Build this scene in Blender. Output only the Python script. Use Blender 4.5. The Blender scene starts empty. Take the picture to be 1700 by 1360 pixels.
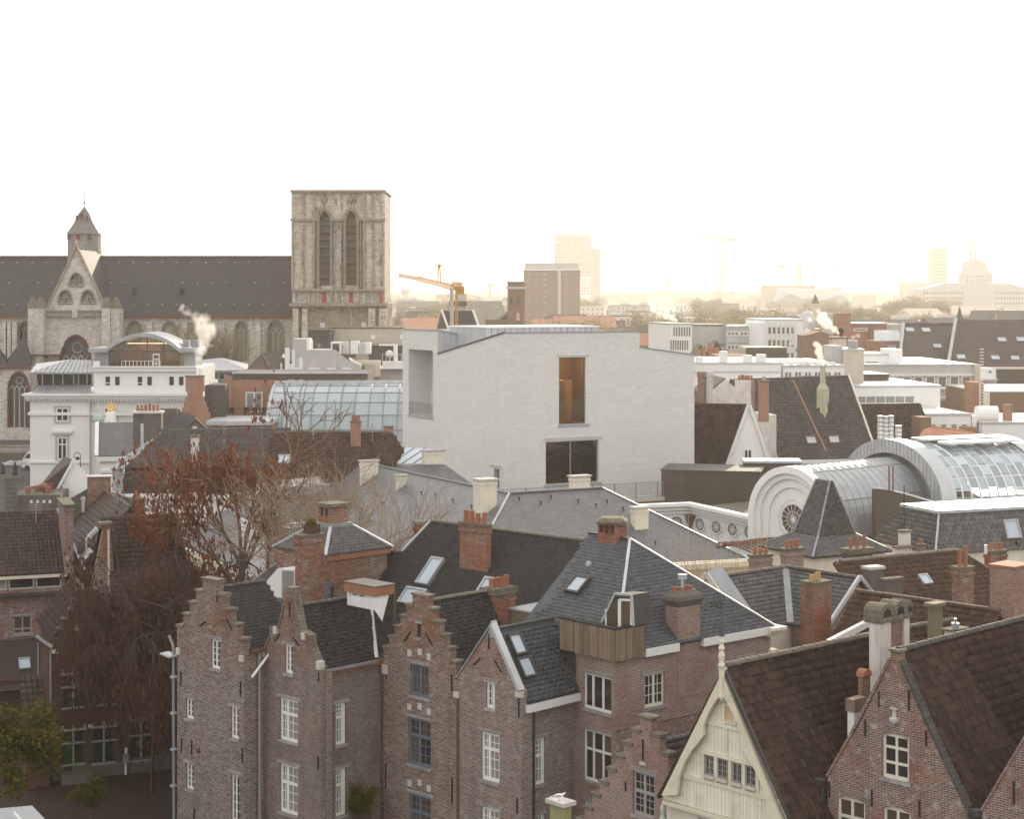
import bpy,math,random
import numpy as np
from mathutils import Vector,Matrix
from mathutils.geometry import tessellate_polygon,intersect_point_tri
rng = random.Random(7)
S = bpy.context.scene
HAZE = 0.00023
# ---------------------------------------------------------------- camera, sky, sun, exposure
F,HZ,CX,CH = 2950.0,488.0,850.0,26.0        # focal length in photo pixels, horizon row, centre column, camera height
cam_d = bpy.data.cameras.new('camera'); cam = bpy.data.objects.new('camera',cam_d); S.collection.objects.link(cam)
cam.location = (0,0,CH); cam.rotation_euler = (math.pi/2,0,0)
cam_d.sensor_width = 36; cam_d.lens = 36*F/1700; cam_d.shift_x = 0; cam_d.shift_y = (HZ-680)/1700
cam_d.clip_start = 1; cam_d.clip_end = 20000
S.camera = cam
SUN_AZ,SUN_EL = math.radians(17),math.radians(14)   # to the right of the view axis, low
wd = bpy.data.worlds.new('World'); S.world = wd; wd.use_nodes = True
nt = wd.node_tree; nt.nodes.clear()
wo = nt.nodes.new('ShaderNodeOutputWorld'); bg = nt.nodes.new('ShaderNodeBackground')
sk = nt.nodes.new('ShaderNodeTexSky'); sk.sky_type = 'NISHITA'; sk.sun_disc = False
sk.sun_elevation = SUN_EL; sk.sun_rotation = SUN_AZ; sk.air_density = 1.0; sk.dust_density = 4.0; sk.ozone_density = 1.0
# a bright veil of high thin cloud over the clear sky
vm = nt.nodes.new('ShaderNodeMix'); vm.data_type = 'RGBA'; vm.inputs[0].default_value = 0.9
vm.inputs[7].default_value = (9.9,9.75,9.45,1)
nt.links.new(sk.outputs[0],vm.inputs[6]); nt.links.new(vm.outputs[2],bg.inputs[0])
bg.inputs[1].default_value = 0.1
nt.links.new(bg.outputs[0],wo.inputs[0])
sun_d = bpy.data.lights.new('sun','SUN'); sun_d.energy = 3.0; sun_d.angle = math.radians(0.53); sun_d.color = (1.0,0.86,0.66)
sun = bpy.data.objects.new('sun',sun_d); S.collection.objects.link(sun)
sd = Vector((math.sin(SUN_AZ)*math.cos(SUN_EL),math.cos(SUN_AZ)*math.cos(SUN_EL),math.sin(SUN_EL)))
sun.rotation_euler = (-sd).to_track_quat('-Z','Y').to_euler(); sun.location = (0,0,300)
S.view_settings.view_transform = 'Standard'; S.view_settings.look = 'None'; S.view_settings.exposure = 0.66
S.view_settings.gamma = 1; S.view_settings.use_curve_mapping = False
S.render.engine = 'CYCLES'; c = S.cycles
c.use_denoising = True; c.max_bounces = 5; c.diffuse_bounces = 3; c.glossy_bounces = 3; c.transmission_bounces = 3
c.volume_bounces = 1; c.transparent_max_bounces = 8; c.volume_step_rate = 2.0; c.volume_max_steps = 96
c.sample_clamp_indirect = 6
# ---------------------------------------------------------------- node helpers
def mkmat(name):
    m = bpy.data.materials.new(name); m.use_nodes = True
    m.node_tree.nodes.clear(); return m
class N:
    def __init__(s,t): s.t = t
    def __call__(s,typ,ins=None,**kw):
        n = s.t.nodes.new('ShaderNode'+typ)
        for k,v in kw.items(): setattr(n,k,v)
        for k,v in (ins or {}).items():
            if isinstance(v,bpy.types.NodeSocket): s.t.links.new(v,n.inputs[k])
            else: n.inputs[k].default_value = v
        return n
    def math(s,op,a,b=None,c=None,clamp=False):
        i = {0: a}
        if b is not None: i[1] = b
        if c is not None: i[2] = c
        return s('Math',i,operation=op,use_clamp=clamp).outputs[0]
    def mix(s,f,a,b,blend='MIX'):
        return s('Mix',{0: f,6: a,7: b},data_type='RGBA',blend_type=blend,clamp_factor=True).outputs[2]
    def ramp(s,f,lo,hi):
        return s('MapRange',{0: f,1: lo,2: hi}).outputs[0]
def rgb(c): return (c[0],c[1],c[2],1)
# node group: coordinates that run along and up any wall or roof plane
g = bpy.data.node_groups.new('surface_coordinates','ShaderNodeTree')
g.interface.new_socket('Vector',in_out='OUTPUT',socket_type='NodeSocketVector')
n = N(g); tc = n('TexCoord'); go = g.nodes.new('NodeGroupOutput')
def vm_(op,a,b=None):
    i = {0: a}
    if b is not None: i[1] = b
    return n('VectorMath',i,operation=op)
nn = vm_('NORMALIZE',tc.outputs['Normal']).outputs[0]
tt = vm_('NORMALIZE',vm_('ADD',vm_('CROSS_PRODUCT',(0,0,1),nn).outputs[0],(1e-4,0,0)).outputs[0]).outputs[0]
bb = vm_('CROSS_PRODUCT',nn,tt).outputs[0]
cu = vm_('DOT_PRODUCT',tc.outputs['Object'],tt).outputs['Value']; cv = vm_('DOT_PRODUCT',tc.outputs['Object'],bb).outputs['Value']
cw = vm_('DOT_PRODUCT',tc.outputs['Object'],nn).outputs['Value']
g.links.new(n('CombineXYZ',{0: cu,1: cv,2: n.math('MULTIPLY',cw,0.02)}).outputs[0],go.inputs[0])
SURF = g
def start(name):
    m = mkmat(name); n = N(m.node_tree)
    gr = m.node_tree.nodes.new('ShaderNodeGroup'); gr.node_tree = SURF
    tc = n('TexCoord'); return m,n,gr.outputs[0],tc.outputs['Object']
def finish(m,n,col,rough=0.85,bump=None,bstr=0.3,bdist=0.02,spec=0.3,metal=0.0,**kw):
    ins = {'Base Color': col,'Roughness': rough,'Metallic': metal,'Specular IOR Level': spec}
    ins.update(kw)
    if bump is not None:
        ins['Normal'] = n('Bump',{'Height': bump,'Strength': bstr,'Distance': bdist}).outputs[0]
    p = n('BsdfPrincipled',ins); o = n('OutputMaterial',{0: p.outputs[0]}); return m
def noise(n,vec,scale,detail=3,rough=0.55,dist=0.0):
    return n('TexNoise',{'Vector': vec,'Scale': scale,'Detail': detail,'Roughness': rough,'Distortion': dist}).outputs[0]
def island(n):
    a = n('NewGeometry').outputs['Random Per Island']; b = n('ObjectInfo').outputs['Random']
    return n.math('FRACT',n.math('ADD',a,b))
def brick(name,c1,c2,mortar,red=(0.34,0.13,0.08),red_amt=0.35,white=0.2,dark=0.4,bw=0.26,bh=0.082,seed=0,moss=0.0,top=0):
    m,n,uv,ob = start(name)
    off = n('VectorMath',{0: uv,1: (seed*7.3,seed*3.1,seed)},operation='ADD').outputs[0]
    # courses that are not perfectly true
    wob = noise(n,off,0.4,2)
    wv = n('VectorMath',{0: off,1: n('CombineXYZ',{1: n.math('MULTIPLY',n.math('SUBTRACT',wob,0.5),0.10)}).outputs[0]},operation='ADD').outputs[0]
    b = n('TexBrick',{'Vector': wv,'Color1': rgb(c1),'Color2': rgb(c2),'Mortar': rgb(mortar),'Scale': 1.0,'Mortar Size': 0.013,
                       'Mortar Smooth': 0.15,'Bias': 0.0,'Brick Width': bw,'Row Height': bh})
    bsep = n('TexBrick',{'Vector': wv,'Color1': (0,0,0,1),'Color2': (1,1,1,1),'Mortar': (0.5,.5,.5,1),'Scale': 1.0,'Mortar Size': 0.009,
                          'Mortar Smooth': 0.1,'Bias': 0.0,'Brick Width': bw,'Row Height': bh}).outputs[0]
    big = noise(n,off,0.55,4,0.6); mid = noise(n,off,3.3,4,0.65); fine = noise(n,off,16,2)
    col = b.outputs[0]
    # masonry rebuilt in redder brick towards the gable tops
    ra = n.math('MULTIPLY',n.ramp(big,0.42,0.62),red_amt*1.6) if not top else n.math('MULTIPLY',n.math('ADD',n.math('MULTIPLY',n.ramp(big,0.42,0.62),.6),n.math('MULTIPLY',n.ramp(n('SeparateXYZ',{0: ob}).outputs[2],top,top+4),.28)),n.math('ADD',n.math('MULTIPLY',n.ramp(n('SeparateXYZ',{0: ob}).outputs[2],top,top+3),.85),red_amt*.4))
    col = n.mix(n.math('MULTIPLY',ra,1.0,clamp=True),col,n.mix(bsep,rgb(red),rgb([k*0.55 for k in red])))
    col = n.mix(n.math('MULTIPLY',n.ramp(mid,0.55,0.75),white*2,clamp=True),col,rgb((0.46,0.43,0.40)))
    st = n('Mapping',{0: off,3: (1.4,0.22,1)}).outputs[0]
    streak = noise(n,st,1.2,4,0.6)
    col = n.mix(n.math('MULTIPLY',n.ramp(streak,0.48,0.72),dark,clamp=True),col,n.mix(0.5,col,rgb((0.035,0.03,0.027)),'MIX'))
    col = n.mix(0.35,col,n.mix(fine,rgb((0.25,0.25,0.25)),rgb((1,1,1))),'MULTIPLY')
    if moss: col = n.mix(n.math('MULTIPLY',n.ramp(mid,0.5,0.6),moss,clamp=True),col,rgb((0.16,0.17,0.05)))
    h = n.math('ADD',n.math('MULTIPLY',n.math('SUBTRACT',1.0,b.outputs[1]),1.0),n.math('MULTIPLY',fine,0.6))
    return finish(m,n,col,0.92,h,0.6,0.012,0.15)
def plaster(name,col,dirt=0.25,scale=0.8,dcol=None,rough=0.8,bstr=0.1):
    m,n,uv,ob = start(name)
    a = noise(n,uv,scale,5,0.6); st = n('Mapping',{0: uv,3: (3.0,0.35,1)}).outputs[0]; b = noise(n,st,1.5,4,0.6)
    c = n.mix(n.math('MULTIPLY',n.ramp(n.math('MULTIPLY',a,b),0.22,0.42),dirt,clamp=True),rgb(col),rgb(dcol or [k*0.45 for k in col]))
    c = n.mix(0.12,c,n.mix(noise(n,uv,9,3),rgb((0.6,0.6,0.6)),rgb((1,1,1))),'MULTIPLY')
    return finish(m,n,c,rough,noise(n,uv,14,3),bstr,0.01,0.25)
def fine_brick(name,col,var=0.12,bh=0.065,bw=0.4,mortar=0.9,dirt=0.25,bstr=0.5):
    m,n,uv,ob = start(name)
    b = n('TexBrick',{'Vector': uv,'Color1': rgb([k*(1-var) for k in col]),'Color2': rgb([min(1,k*(1+var)) for k in col]),'Mortar': rgb([k*mortar for k in col]),'Scale': 1.0,
                       'Mortar Size': 0.008,'Mortar Smooth': 0.2,'Bias': 0,'Brick Width': bw,'Row Height': bh})
    lf = noise(n,n('Mapping',{0: uv,3: (0.5,1.0,1)}).outputs[0],0.8,5,0.6); big = noise(n,uv,0.13,3)
    c = n.mix(n.math('MULTIPLY',n.ramp(lf,0.4,0.75),dirt,clamp=True),b.outputs[0],rgb([k*0.7 for k in col]))
    c = n.mix(n.math('MULTIPLY',n.ramp(big,0.35,0.7),dirt*0.6,clamp=True),c,rgb([k*0.8 for k in col]))
    h = n.math('ADD',n.math('SUBTRACT',1.0,b.outputs[1]),n.math('MULTIPLY',lf,1.5))
    return finish(m,n,c,0.85,h,bstr,0.015,0.25)
def tilemat(name,col,col2,lich=None,lamt=0.3,rough=0.6,spec=0.35,bstr=0.2,rows=None,shape=None):
    """roofing: colour by piece (island / object); rows=(w,h) paints course relief where the pieces are too far to model"""
    m,n,uv,ob = start(name)
    r = island(n); big = noise(n,uv,0.45,4,0.6); mid = noise(n,uv,2.6,5,0.65); fine = noise(n,uv,22,2)
    if rows:
        b = n('TexBrick',{'Vector': uv,'Color1': (0,0,0,1),'Color2': (1,1,1,1),'Mortar': (0.35,.35,.35,1),'Scale': 1.0,'Mortar Size': 0.012,
                           'Mortar Smooth': 0.6,'Bias': 0,'Brick Width': rows[0],'Row Height': rows[1]})
        r = b.outputs[0]
    c = n.mix(r,rgb(col),rgb(col2))
    c = n.mix(n.math('MULTIPLY',n.ramp(big,0.4,0.65),0.4),c,rgb([k*0.6 for k in col]))
    if lich: c = n.mix(n.math('MULTIPLY',n.ramp(mid,0.52,0.72),lamt,clamp=True),c,rgb(lich))
    c = n.mix(0.3,c,n.mix(fine,rgb((0.4,0.4,0.4)),rgb((1,1,1))),'MULTIPLY')
    c = n.mix(n.math('MULTIPLY',n.ramp(noise(n,uv,5.5,3,.7),.66,.72),lamt,clamp=True),c,rgb((.34,.33,.31)))
    h = fine
    if rows:
        sx = n('SeparateXYZ',{0: uv}); v = n.math('FRACT',n.math('DIVIDE',sx.outputs[1],rows[1]))
        h = n.math('ADD',n.math('MULTIPLY',v,-1.5),n.math('MULTIPLY',b.outputs[1],-1.0))
        if shape == 'pan':
            h = n.math('ADD',h,n.math('MULTIPLY',n.math('SINE',n.math('MULTIPLY',sx.outputs[0],2*math.pi/rows[0])),1.2))
        c = n.mix(n.math('MULTIPLY',b.outputs[1],0.6),c,rgb([k*0.3 for k in col]))
        bstr = 0.7
    return finish(m,n,c,rough,h,bstr,0.02,spec)
def metal(name,col,rough=0.45,met=0.4,seam=0.0):
    m,n,uv,ob = start(name)
    a = noise(n,uv,0.7,5,0.6); b = noise(n,n('Mapping',{0: uv,3: (4,0.4,1)}).outputs[0],1.5,4)
    c = n.mix(n.ramp(a,0.35,0.7),rgb(col),rgb([k*0.75 for k in col])); c = n.mix(n.math('MULTIPLY',n.ramp(b,.5,.7),0.25),c,rgb([k*0.5 for k in col]))
    return finish(m,n,c,n.ramp(a,0,1) if False else rough,noise(n,uv,5,2),0.05,0.02,0.5,met)
def wood(name,col,col2,w=0.1,stain=0.3,weath=None):
    m,n,uv,ob = start(name)
    g1 = noise(n,n('Mapping',{0: uv,3: (22,0.7,1)}).outputs[0],1.5,5,0.6); r = island(n)
    big = noise(n,uv,1.1,4,0.65)
    c = n.mix(n.math('MULTIPLY',n.math('ADD',g1,r),0.5),rgb(col),rgb(col2))
    c = n.mix(n.math('MULTIPLY',n.ramp(big,0.48,0.7),stain),c,rgb(weath or [k*0.45 for k in col]))
    return finish(m,n,c,0.8,g1,0.3,0.006,0.2)
def glassmat(name,col,rough=0.06,var=0.3,spec=0.5):
    m,n,uv,ob = start(name)
    r = island(n); a = noise(n,uv,0.9,2)
    c = n.mix(n.math('MULTIPLY',n.math('ADD',r,a),0.5),rgb([k*(1-var) for k in col]),rgb([min(1,k*(1+var)) for k in col]))
    return finish(m,n,c,rough,a,0.04,0.02,spec)
def curtain(name,col):
    m,n,uv,ob = start(name)
    w = n('TexWave',{'Vector': uv,'Scale': 5.0,'Distortion': 2.0,'Detail': 2}).outputs[0]
    c = n.mix(w,rgb(col),rgb([k*0.55 for k in col])); return finish(m,n,c,0.1,w,0.02,0.01,0.5)
def stone(name,col,scale=1.0,dark=0.5,dcol=(0.06,0.045,0.035),rows=None,warm=None):
    m,n,uv,ob = start(name)
    b = n('TexBrick',{'Vector': uv,'Color1': rgb([k*1.15 for k in col]),'Color2': rgb([k*0.78 for k in col]),'Mortar': rgb([k*0.5 for k in col]),'Scale': 1.0,
                       'Mortar Size': 0.02,'Mortar Smooth': 0.3,'Bias': 0,'Brick Width': 0.75*scale,'Row Height': 0.33*scale})
    a = noise(n,uv,0.22/scale,5,0.68); c2 = noise(n,n('Mapping',{0: uv,3: (1.4,0.5,1)}).outputs[0],0.9/scale,6,0.72); f = noise(n,uv,4/scale,5,0.7)
    c = n.mix(n.math('MULTIPLY',n.ramp(a,0.42,0.66),0.5),b.outputs[0],rgb(warm or [k*0.6 for k in col]))
    c = n.mix(n.math('MULTIPLY',n.ramp(c2,0.52,0.68),dark,clamp=True),c,rgb(dcol))
    c = n.mix(n.math('MULTIPLY',n.ramp(f,0.58,0.7),dark*0.7,clamp=True),c,rgb([k*1.2 for k in dcol]))
    return finish(m,n,c,0.92,n.math('ADD',f,b.outputs[0]),0.5,0.05*scale,0.15)
def plain(name,col,rough=0.7,met=0.0,spec=0.3):
    m,n,uv,ob = start(name)
    c = n.mix(0.3,rgb(col),n.mix(noise(n,ob,3,4),rgb([k*0.5 for k in col]),rgb(col))); return finish(m,n,c,rough,None,spec=spec,metal=met)
# ---------------------------------------------------------------- mesh helpers
class MB:
    def __init__(s): s.v = []; s.f = []
    def face(s,pts):
        k = len(s.v); s.v += [tuple(p) for p in pts]; s.f.append(tuple(range(k,k+len(pts)))); return s
    def box(s,x0,x1,y0,y1,z0,z1):
        k = len(s.v); s.v += [(x,y,z) for z in (z0,z1) for y in (y0,y1) for x in (x0,x1)]
        s.f += [tuple(k+i for i in q) for q in ((0,2,3,1),(4,5,7,6),(0,1,5,4),(2,6,7,3),(0,4,6,2),(1,3,7,5))]; return s
    def prism(s,pts,vec):
        """closed prism: polygon pts (3D) swept by vec"""
        k = len(s.v); n_ = len(pts); vec = Vector(vec)
        s.v += [tuple(p) for p in pts] + [tuple(Vector(p)+vec) for p in pts]
        s.f.append(tuple(range(k,k+n_))[::-1]); s.f.append(tuple(range(k+n_,k+2*n_)))
        for i in range(n_):
            j = (i+1) % n_; s.f.append((k+i,k+j,k+n_+j,k+n_+i))
        return s
    def bar(s,p0,p1,w,h=None,up=(0,0,1)):
        """square bar from p0 to p1"""
        p0,p1 = Vector(p0),Vector(p1); h = h or w; d = (p1-p0)
        if d.length < 1e-6: return s
        d.normalize(); up = Vector(up)
        if abs(d.dot(up)) > 0.98: up = Vector((1,0,0))
        a = d.cross(up).normalized()*w/2; b = a.cross(d).normalized()*h/2
        return s.prism([p0-a-b,p0+a-b,p0+a+b,p0-a+b],p1-p0)
    def cyl(s,c,r,h,n_=10,r2=None,axis=(0,0,1),cap=True):
        c = Vector(c); ax = Vector(axis).normalized(); u = ax.orthogonal().normalized(); w = ax.cross(u); r2 = r if r2 is None else r2
        k = len(s.v)
        for rr,o in ((r,c),(r2,c+ax*h)):
            for i in range(n_):
                a = 2*math.pi*i/n_; s.v.append(tuple(o+(u*math.cos(a)+w*math.sin(a))*rr))
        for i in range(n_):
            j = (i+1) % n_; s.f.append((k+i,k+j,k+n_+j,k+n_+i))
        if cap: s.f.append(tuple(range(k,k+n_))[::-1]); s.f.append(tuple(range(k+n_,k+2*n_)))
        return s
    def tube(s,pts,r,n_=6,r_end=None):
        pts = [Vector(p) for p in pts]; k0 = len(s.v); m_ = len(pts)
        for i,p in enumerate(pts):
            d = (pts[min(i+1,m_-1)]-pts[max(i-1,0)]).normalized(); u = d.orthogonal().normalized() if abs(d.z) > 0.9 else d.cross(Vector((0,0,1))).normalized(); w = d.cross(u)
            rr = r if r_end is None else r+(r_end-r)*i/(m_-1)
            for q in range(n_):
                a = 2*math.pi*q/n_; s.v.append(tuple(p+(u*math.cos(a)+w*math.sin(a))*rr))
        for i in range(m_-1):
            for q in range(n_):
                a,b = k0+i*n_+q,k0+i*n_+(q+1) % n_; s.f.append((a,b,b+n_,a+n_))
        s.f.append(tuple(range(k0,k0+n_))[::-1]); s.f.append(tuple(range(k0+(m_-1)*n_,k0+m_*n_)))
        return s
    def lathe(s,c,prof,n_=12):
        """prof = [(r, z)...] around a vertical axis at c"""
        k = len(s.v); m_ = len(prof)
        for r,z in prof:
            for i in range(n_):
                a = 2*math.pi*i/n_; s.v.append((c[0]+r*math.cos(a),c[1]+r*math.sin(a),c[2]+z))
        for j in range(m_-1):
            for i in range(n_):
                a,b = k+j*n_+i,k+j*n_+(i+1) % n_; s.f.append((a,b,b+n_,a+n_))
        s.f.append(tuple(range(k,k+n_))[::-1]); s.f.append(tuple(range(k+(m_-1)*n_,k+m_*n_))); return s
    def data(s,name):
        me = bpy.data.meshes.new(name); me.from_pydata(s.v,[],s.f); me.update(); return me
def link(name,me,mat=None,parent=None,smooth=False):
    if isinstance(me,MB): me = me.data(name)
    o = bpy.data.objects.new(name,me); S.collection.objects.link(o)
    if mat is not None and not me.materials: me.materials.append(mat)
    if smooth: me.shade_smooth()
    if parent is not None: o.parent = parent
    return o
def tag(o,label=None,cat=None,group=None,kind=None):
    for k,v in (('label',label),('category',cat),('group',group),('kind',kind)):
        if v: o[k] = v
    return o
def Wp(px,py,Y): return Vector(((px-CX)/F*Y,Y,CH-(py-HZ)/F*Y))
def along(px0,Y0,ang,px1):
    """depth at which a plan line through column px0 at depth Y0, heading ang degrees, crosses column px1"""
    a = math.radians(ang); X0 = (px0-CX)/F*Y0; k = (px1-CX)/F
    t = (k*Y0-X0)/(math.cos(a)-k*math.sin(a)); return Y0+t*math.sin(a)
class Face:
    """vertical plane of a building: origin O (x, y), heading, outward side"""
    def __init__(s,B,O=(0,0),ang=0,sgn=1):
        a = math.radians(ang); s.B = B; s.O = Vector((O[0],O[1],0)); s.U = Vector((math.cos(a),math.sin(a),0)); s.N = Vector((math.sin(a),-math.cos(a),0))*sgn; s.holes = []
    def P(s,u,z,w=0): return s.O+s.U*u+s.N*w+Vector((0,0,z))
    def h(s,px,py):
        o,d = s.B.ray(px,py); t = (s.O-o).dot(s.N)/d.dot(s.N); p = o+d*t; return (p-s.O).dot(s.U),p.z
    def u(s,px): return s.h(px,HZ)[0]
    def z(s,px,py): return s.h(px,py)[1]
class Bld:
    def __init__(s,name,label,cat,px,Y,th=0,group=None,kind=None,z=0,xyz=None):
        s.root = bpy.data.objects.new(name,None); S.collection.objects.link(s.root); tag(s.root,label,cat,group,kind)
        s.root.empty_display_size = 0.5
        loc = Vector(xyz) if xyz else Vector(((px-CX)/F*Y,Y,z)); s.root.location = loc; s.root.rotation_euler = (0,0,math.radians(th))
        s.M = Matrix.Translation(loc) @ Matrix.Rotation(math.radians(th),4,'Z'); s.I = s.M.inverted(); s.th = th
    def loc(s,w): return s.I @ Vector(w)
    def ray(s,px,py):
        o = s.I @ Vector((0,0,CH)); return o,(s.I @ Wp(px,py,100))-o
    def hit(s,ax,c,px,py):
        o,d = s.ray(px,py); i = 'xyz'.index(ax); return o+d*((c-o[i])/d[i])
    def hitp(s,pl,px,py):
        o,d = s.ray(px,py); p,n_ = pl; return o+d*((p-o).dot(n_)/d.dot(n_))
    def R(s,c=0): return Face(s,(0,c),0,1)
    def L(s,c=0): return Face(s,(c,0),90,-1)
    def part(s,name,mb,mat,parent=None,smooth=False,kind=None,label=None):
        o = link(name,mb,mat,parent or s.root,smooth)
        if kind: o['kind'] = kind
        if label: o['label'] = label
        return o
def plane3(a,b,c):
    a,b,c = Vector(a),Vector(b),Vector(c); n_ = (b-a).cross(c-a).normalized()
    if n_.z < 0: n_ = -n_
    return (a,n_)
def inpoly(x,y,P):
    r = False; j = len(P)-1
    for i in range(len(P)):
        xi,yi = P[i]; xj,yj = P[j]
        if (yi > y) != (yj > y) and x < (xj-xi)*(y-yi)/(yj-yi)+xi: r = not r
        j = i
    return r
def wall(face,outline,mat,depth=0.14,thick=0.0,name='wall',parent=None,holes=None):
    hs = face.holes if holes is None else holes
    mb = MB(); loops = [[Vector((u,z,0)) for u,z in outline]]
    hp = []
    for h in hs:
        p = [(h[0],h[2]),(h[1],h[2]),(h[1],h[3]),(h[0],h[3])] if not isinstance(h,list) else h
        p = [q for q in p]; hp.append(p); loops.append([Vector((u,z,0)) for u,z in p])
    flat = [v for l in loops for v in l]
    k = len(mb.v); mb.v += [tuple(face.P(v.x,v.y)) for v in flat]
    for t in tessellate_polygon(loops): mb.f.append(tuple(k+i for i in t))
    for p in hp:
        for i in range(len(p)):
            a,b = p[i],p[(i+1) % len(p)]
            mb.face([face.P(*a),face.P(*b),face.P(b[0],b[1],-depth),face.P(a[0],a[1],-depth)])
    if thick:
        n_ = len(outline)
        for i in range(n_):
            a,b = outline[i],outline[(i+1) % n_]
            mb.face([face.P(*a),face.P(*b),face.P(b[0],b[1],-thick),face.P(a[0],a[1],-thick)])
        k = len(mb.v); mb.v += [tuple(face.P(u,z,-thick)) for u,z in outline]
        for t in tessellate_polygon([[Vector((u,z,0)) for u,z in outline]]): mb.f.append(tuple(k+i for i in t))
    return face.B.part(name,mb,mat,parent)
def fbox(mb,face,u0,u1,z0,z1,w0,w1):
    return mb.prism([face.P(u0,z0,w0),face.P(u1,z0,w0),face.P(u1,z1,w0),face.P(u0,z1,w0)],face.N*(w1-w0))
def window(face,u0,u1,z0,z1,mx=(0.5,),mz=(),gx=0,gz=0,fr='white',gl='pane',fw=0.07,depth=0.14,sill='sill',lint='lint',hole=True,barw=0.03,mw=None,ov=0.12,name='window'):
    """sash window: frame and bars (one part), a pane per light, stone sill and lintel"""
    B = face.B; fr = MT[fr] if isinstance(fr,str) else fr; mw = mw or fw
    if gl == 'pane': gl = rng.choice(['pane','pane','pane_w','pane_d'])
    if u0 > u1: u0,u1 = u1,u0
    if hole: face.holes.append((u0,u1,z0,z1))
    mb = MB(); a,b = -depth,-depth+0.06
    fbox(mb,face,u0,u0+fw,z0,z1,a,b); fbox(mb,face,u1-fw,u1,z0,z1,a,b); fbox(mb,face,u0+fw,u1-fw,z0,z0+fw*1.3,a,b+0.01); fbox(mb,face,u0+fw,u1-fw,z1-fw,z1,a,b)
    W_,H_ = u1-u0,z1-z0
    xs = [u0+fw]+[u0+W_*m for m in mx]+[u1-fw]; zs = [z0+fw]+[z0+H_*m for m in mz]+[z1-fw]
    for x in xs[1:-1]: fbox(mb,face,x-mw/2,x+mw/2,z0+fw,z1-fw,a,b+0.005)
    for z in zs[1:-1]: fbox(mb,face,u0+fw,u1-fw,z-mw/2,z+mw/2,a,b+0.008)
    if gx:
        for i in range(len(xs)-1):
            for k in range(1,gx): x = xs[i]+(xs[i+1]-xs[i])*k/gx; fbox(mb,face,x-barw/2,x+barw/2,z0+fw,z1-fw,a,b-0.012)
    if gz:
        for i in range(len(zs)-1):
            m_ = gz if isinstance(gz,int) else gz[i]
            for k in range(1,m_): z = zs[i]+(zs[i+1]-zs[i])*k/m_; fbox(mb,face,u0+fw,u1-fw,z-barw/2,z+barw/2,a,b-0.014)
    o = B.part(name,mb,fr)
    for i in range(len(xs)-1):
        for j in range(len(zs)-1):
            pm = MB(); fbox(pm,face,xs[i]-0.01,xs[i+1]+0.01,zs[j]-0.01,zs[j+1]+0.01,-depth+0.004,-depth+0.022)
            g_ = gl[(i+j) % len(gl)] if isinstance(gl,(list,tuple)) else gl
            B.part('pane',pm,MT[g_],o)
    if sill: s_ = MB(); fbox(s_,face,u0-ov*.7,u1+ov*.7,z0-0.12,z0-0.002,-depth+0.07,0.07); B.part('sill',s_,MT[sill],o)
    if lint: s_ = MB(); fbox(s_,face,u0-ov*1.6,u1+ov*1.6,z1+0.003,z1+0.17,-0.05,0.03); B.part('lintel',s_,MT[lint],o)
    return o
def winpx(face,px0,px1,py0,py1,**kw):
    c = (px0+px1)/2; return window(face,face.u(px0),face.u(px1),face.z(c,py1),face.z(c,py0),**kw)
def slab(B,pts,mat,th=0.12,name='roof',parent=None):
    pts = [Vector(p) for p in pts]; _,n_ = plane3(pts[0],pts[1],pts[2])
    return B.part(name,MB().prism(pts,-n_*th),mat,parent)
def tile_shape(kind,w,h):
    """one roofing piece in (along, up, out) coordinates: verts, faces"""
    if kind == 'pan':
        prof = [(0,.012),(.2,-.006),(.42,-.006),(.6,.014),(.76,.05),(.9,.05),(1.0,.016)]
        V = []; Fc = []
        for s_,z in prof: V.append((s_*w*1.03,-0.06*h,z*1.25+.052)); V.append((s_*w*1.03,h*1.02,z+.004)); V.append((s_*w*1.03,-0.06*h,z+.002))
        for i in range(len(prof)-1):
            a,b = i*3,(i+1)*3; Fc.append((a,b,b+1,a+1)); Fc.append((a+2,b+2,b,a))
        return V,Fc
    if kind == 'hex': low = [(0.03,.28),(.28,0),(.72,0),(.97,.28)]
    elif kind == 'scale': low = [(0.02,.4),(.5,-.05),(.98,.4)]
    else: low = [(0.015,0),(.985,0)]
    out = [(x*w,y*h,.014) for x,y in low]+[(w*.99,h*1.05,.004),(w*.01,h*1.05,.004)]
    k = len(low); V = out+[(x*w,y*h,.0) for x,y in low]; Fc = [tuple(range(k+2))]
    for i in range(k-1): Fc.append((k+2+i,k+2+i+1,i+1,i))
    Fc.append((k+2,0,k+1)); Fc.append((k+2+k-1,k,k-1)); return V,Fc
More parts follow.
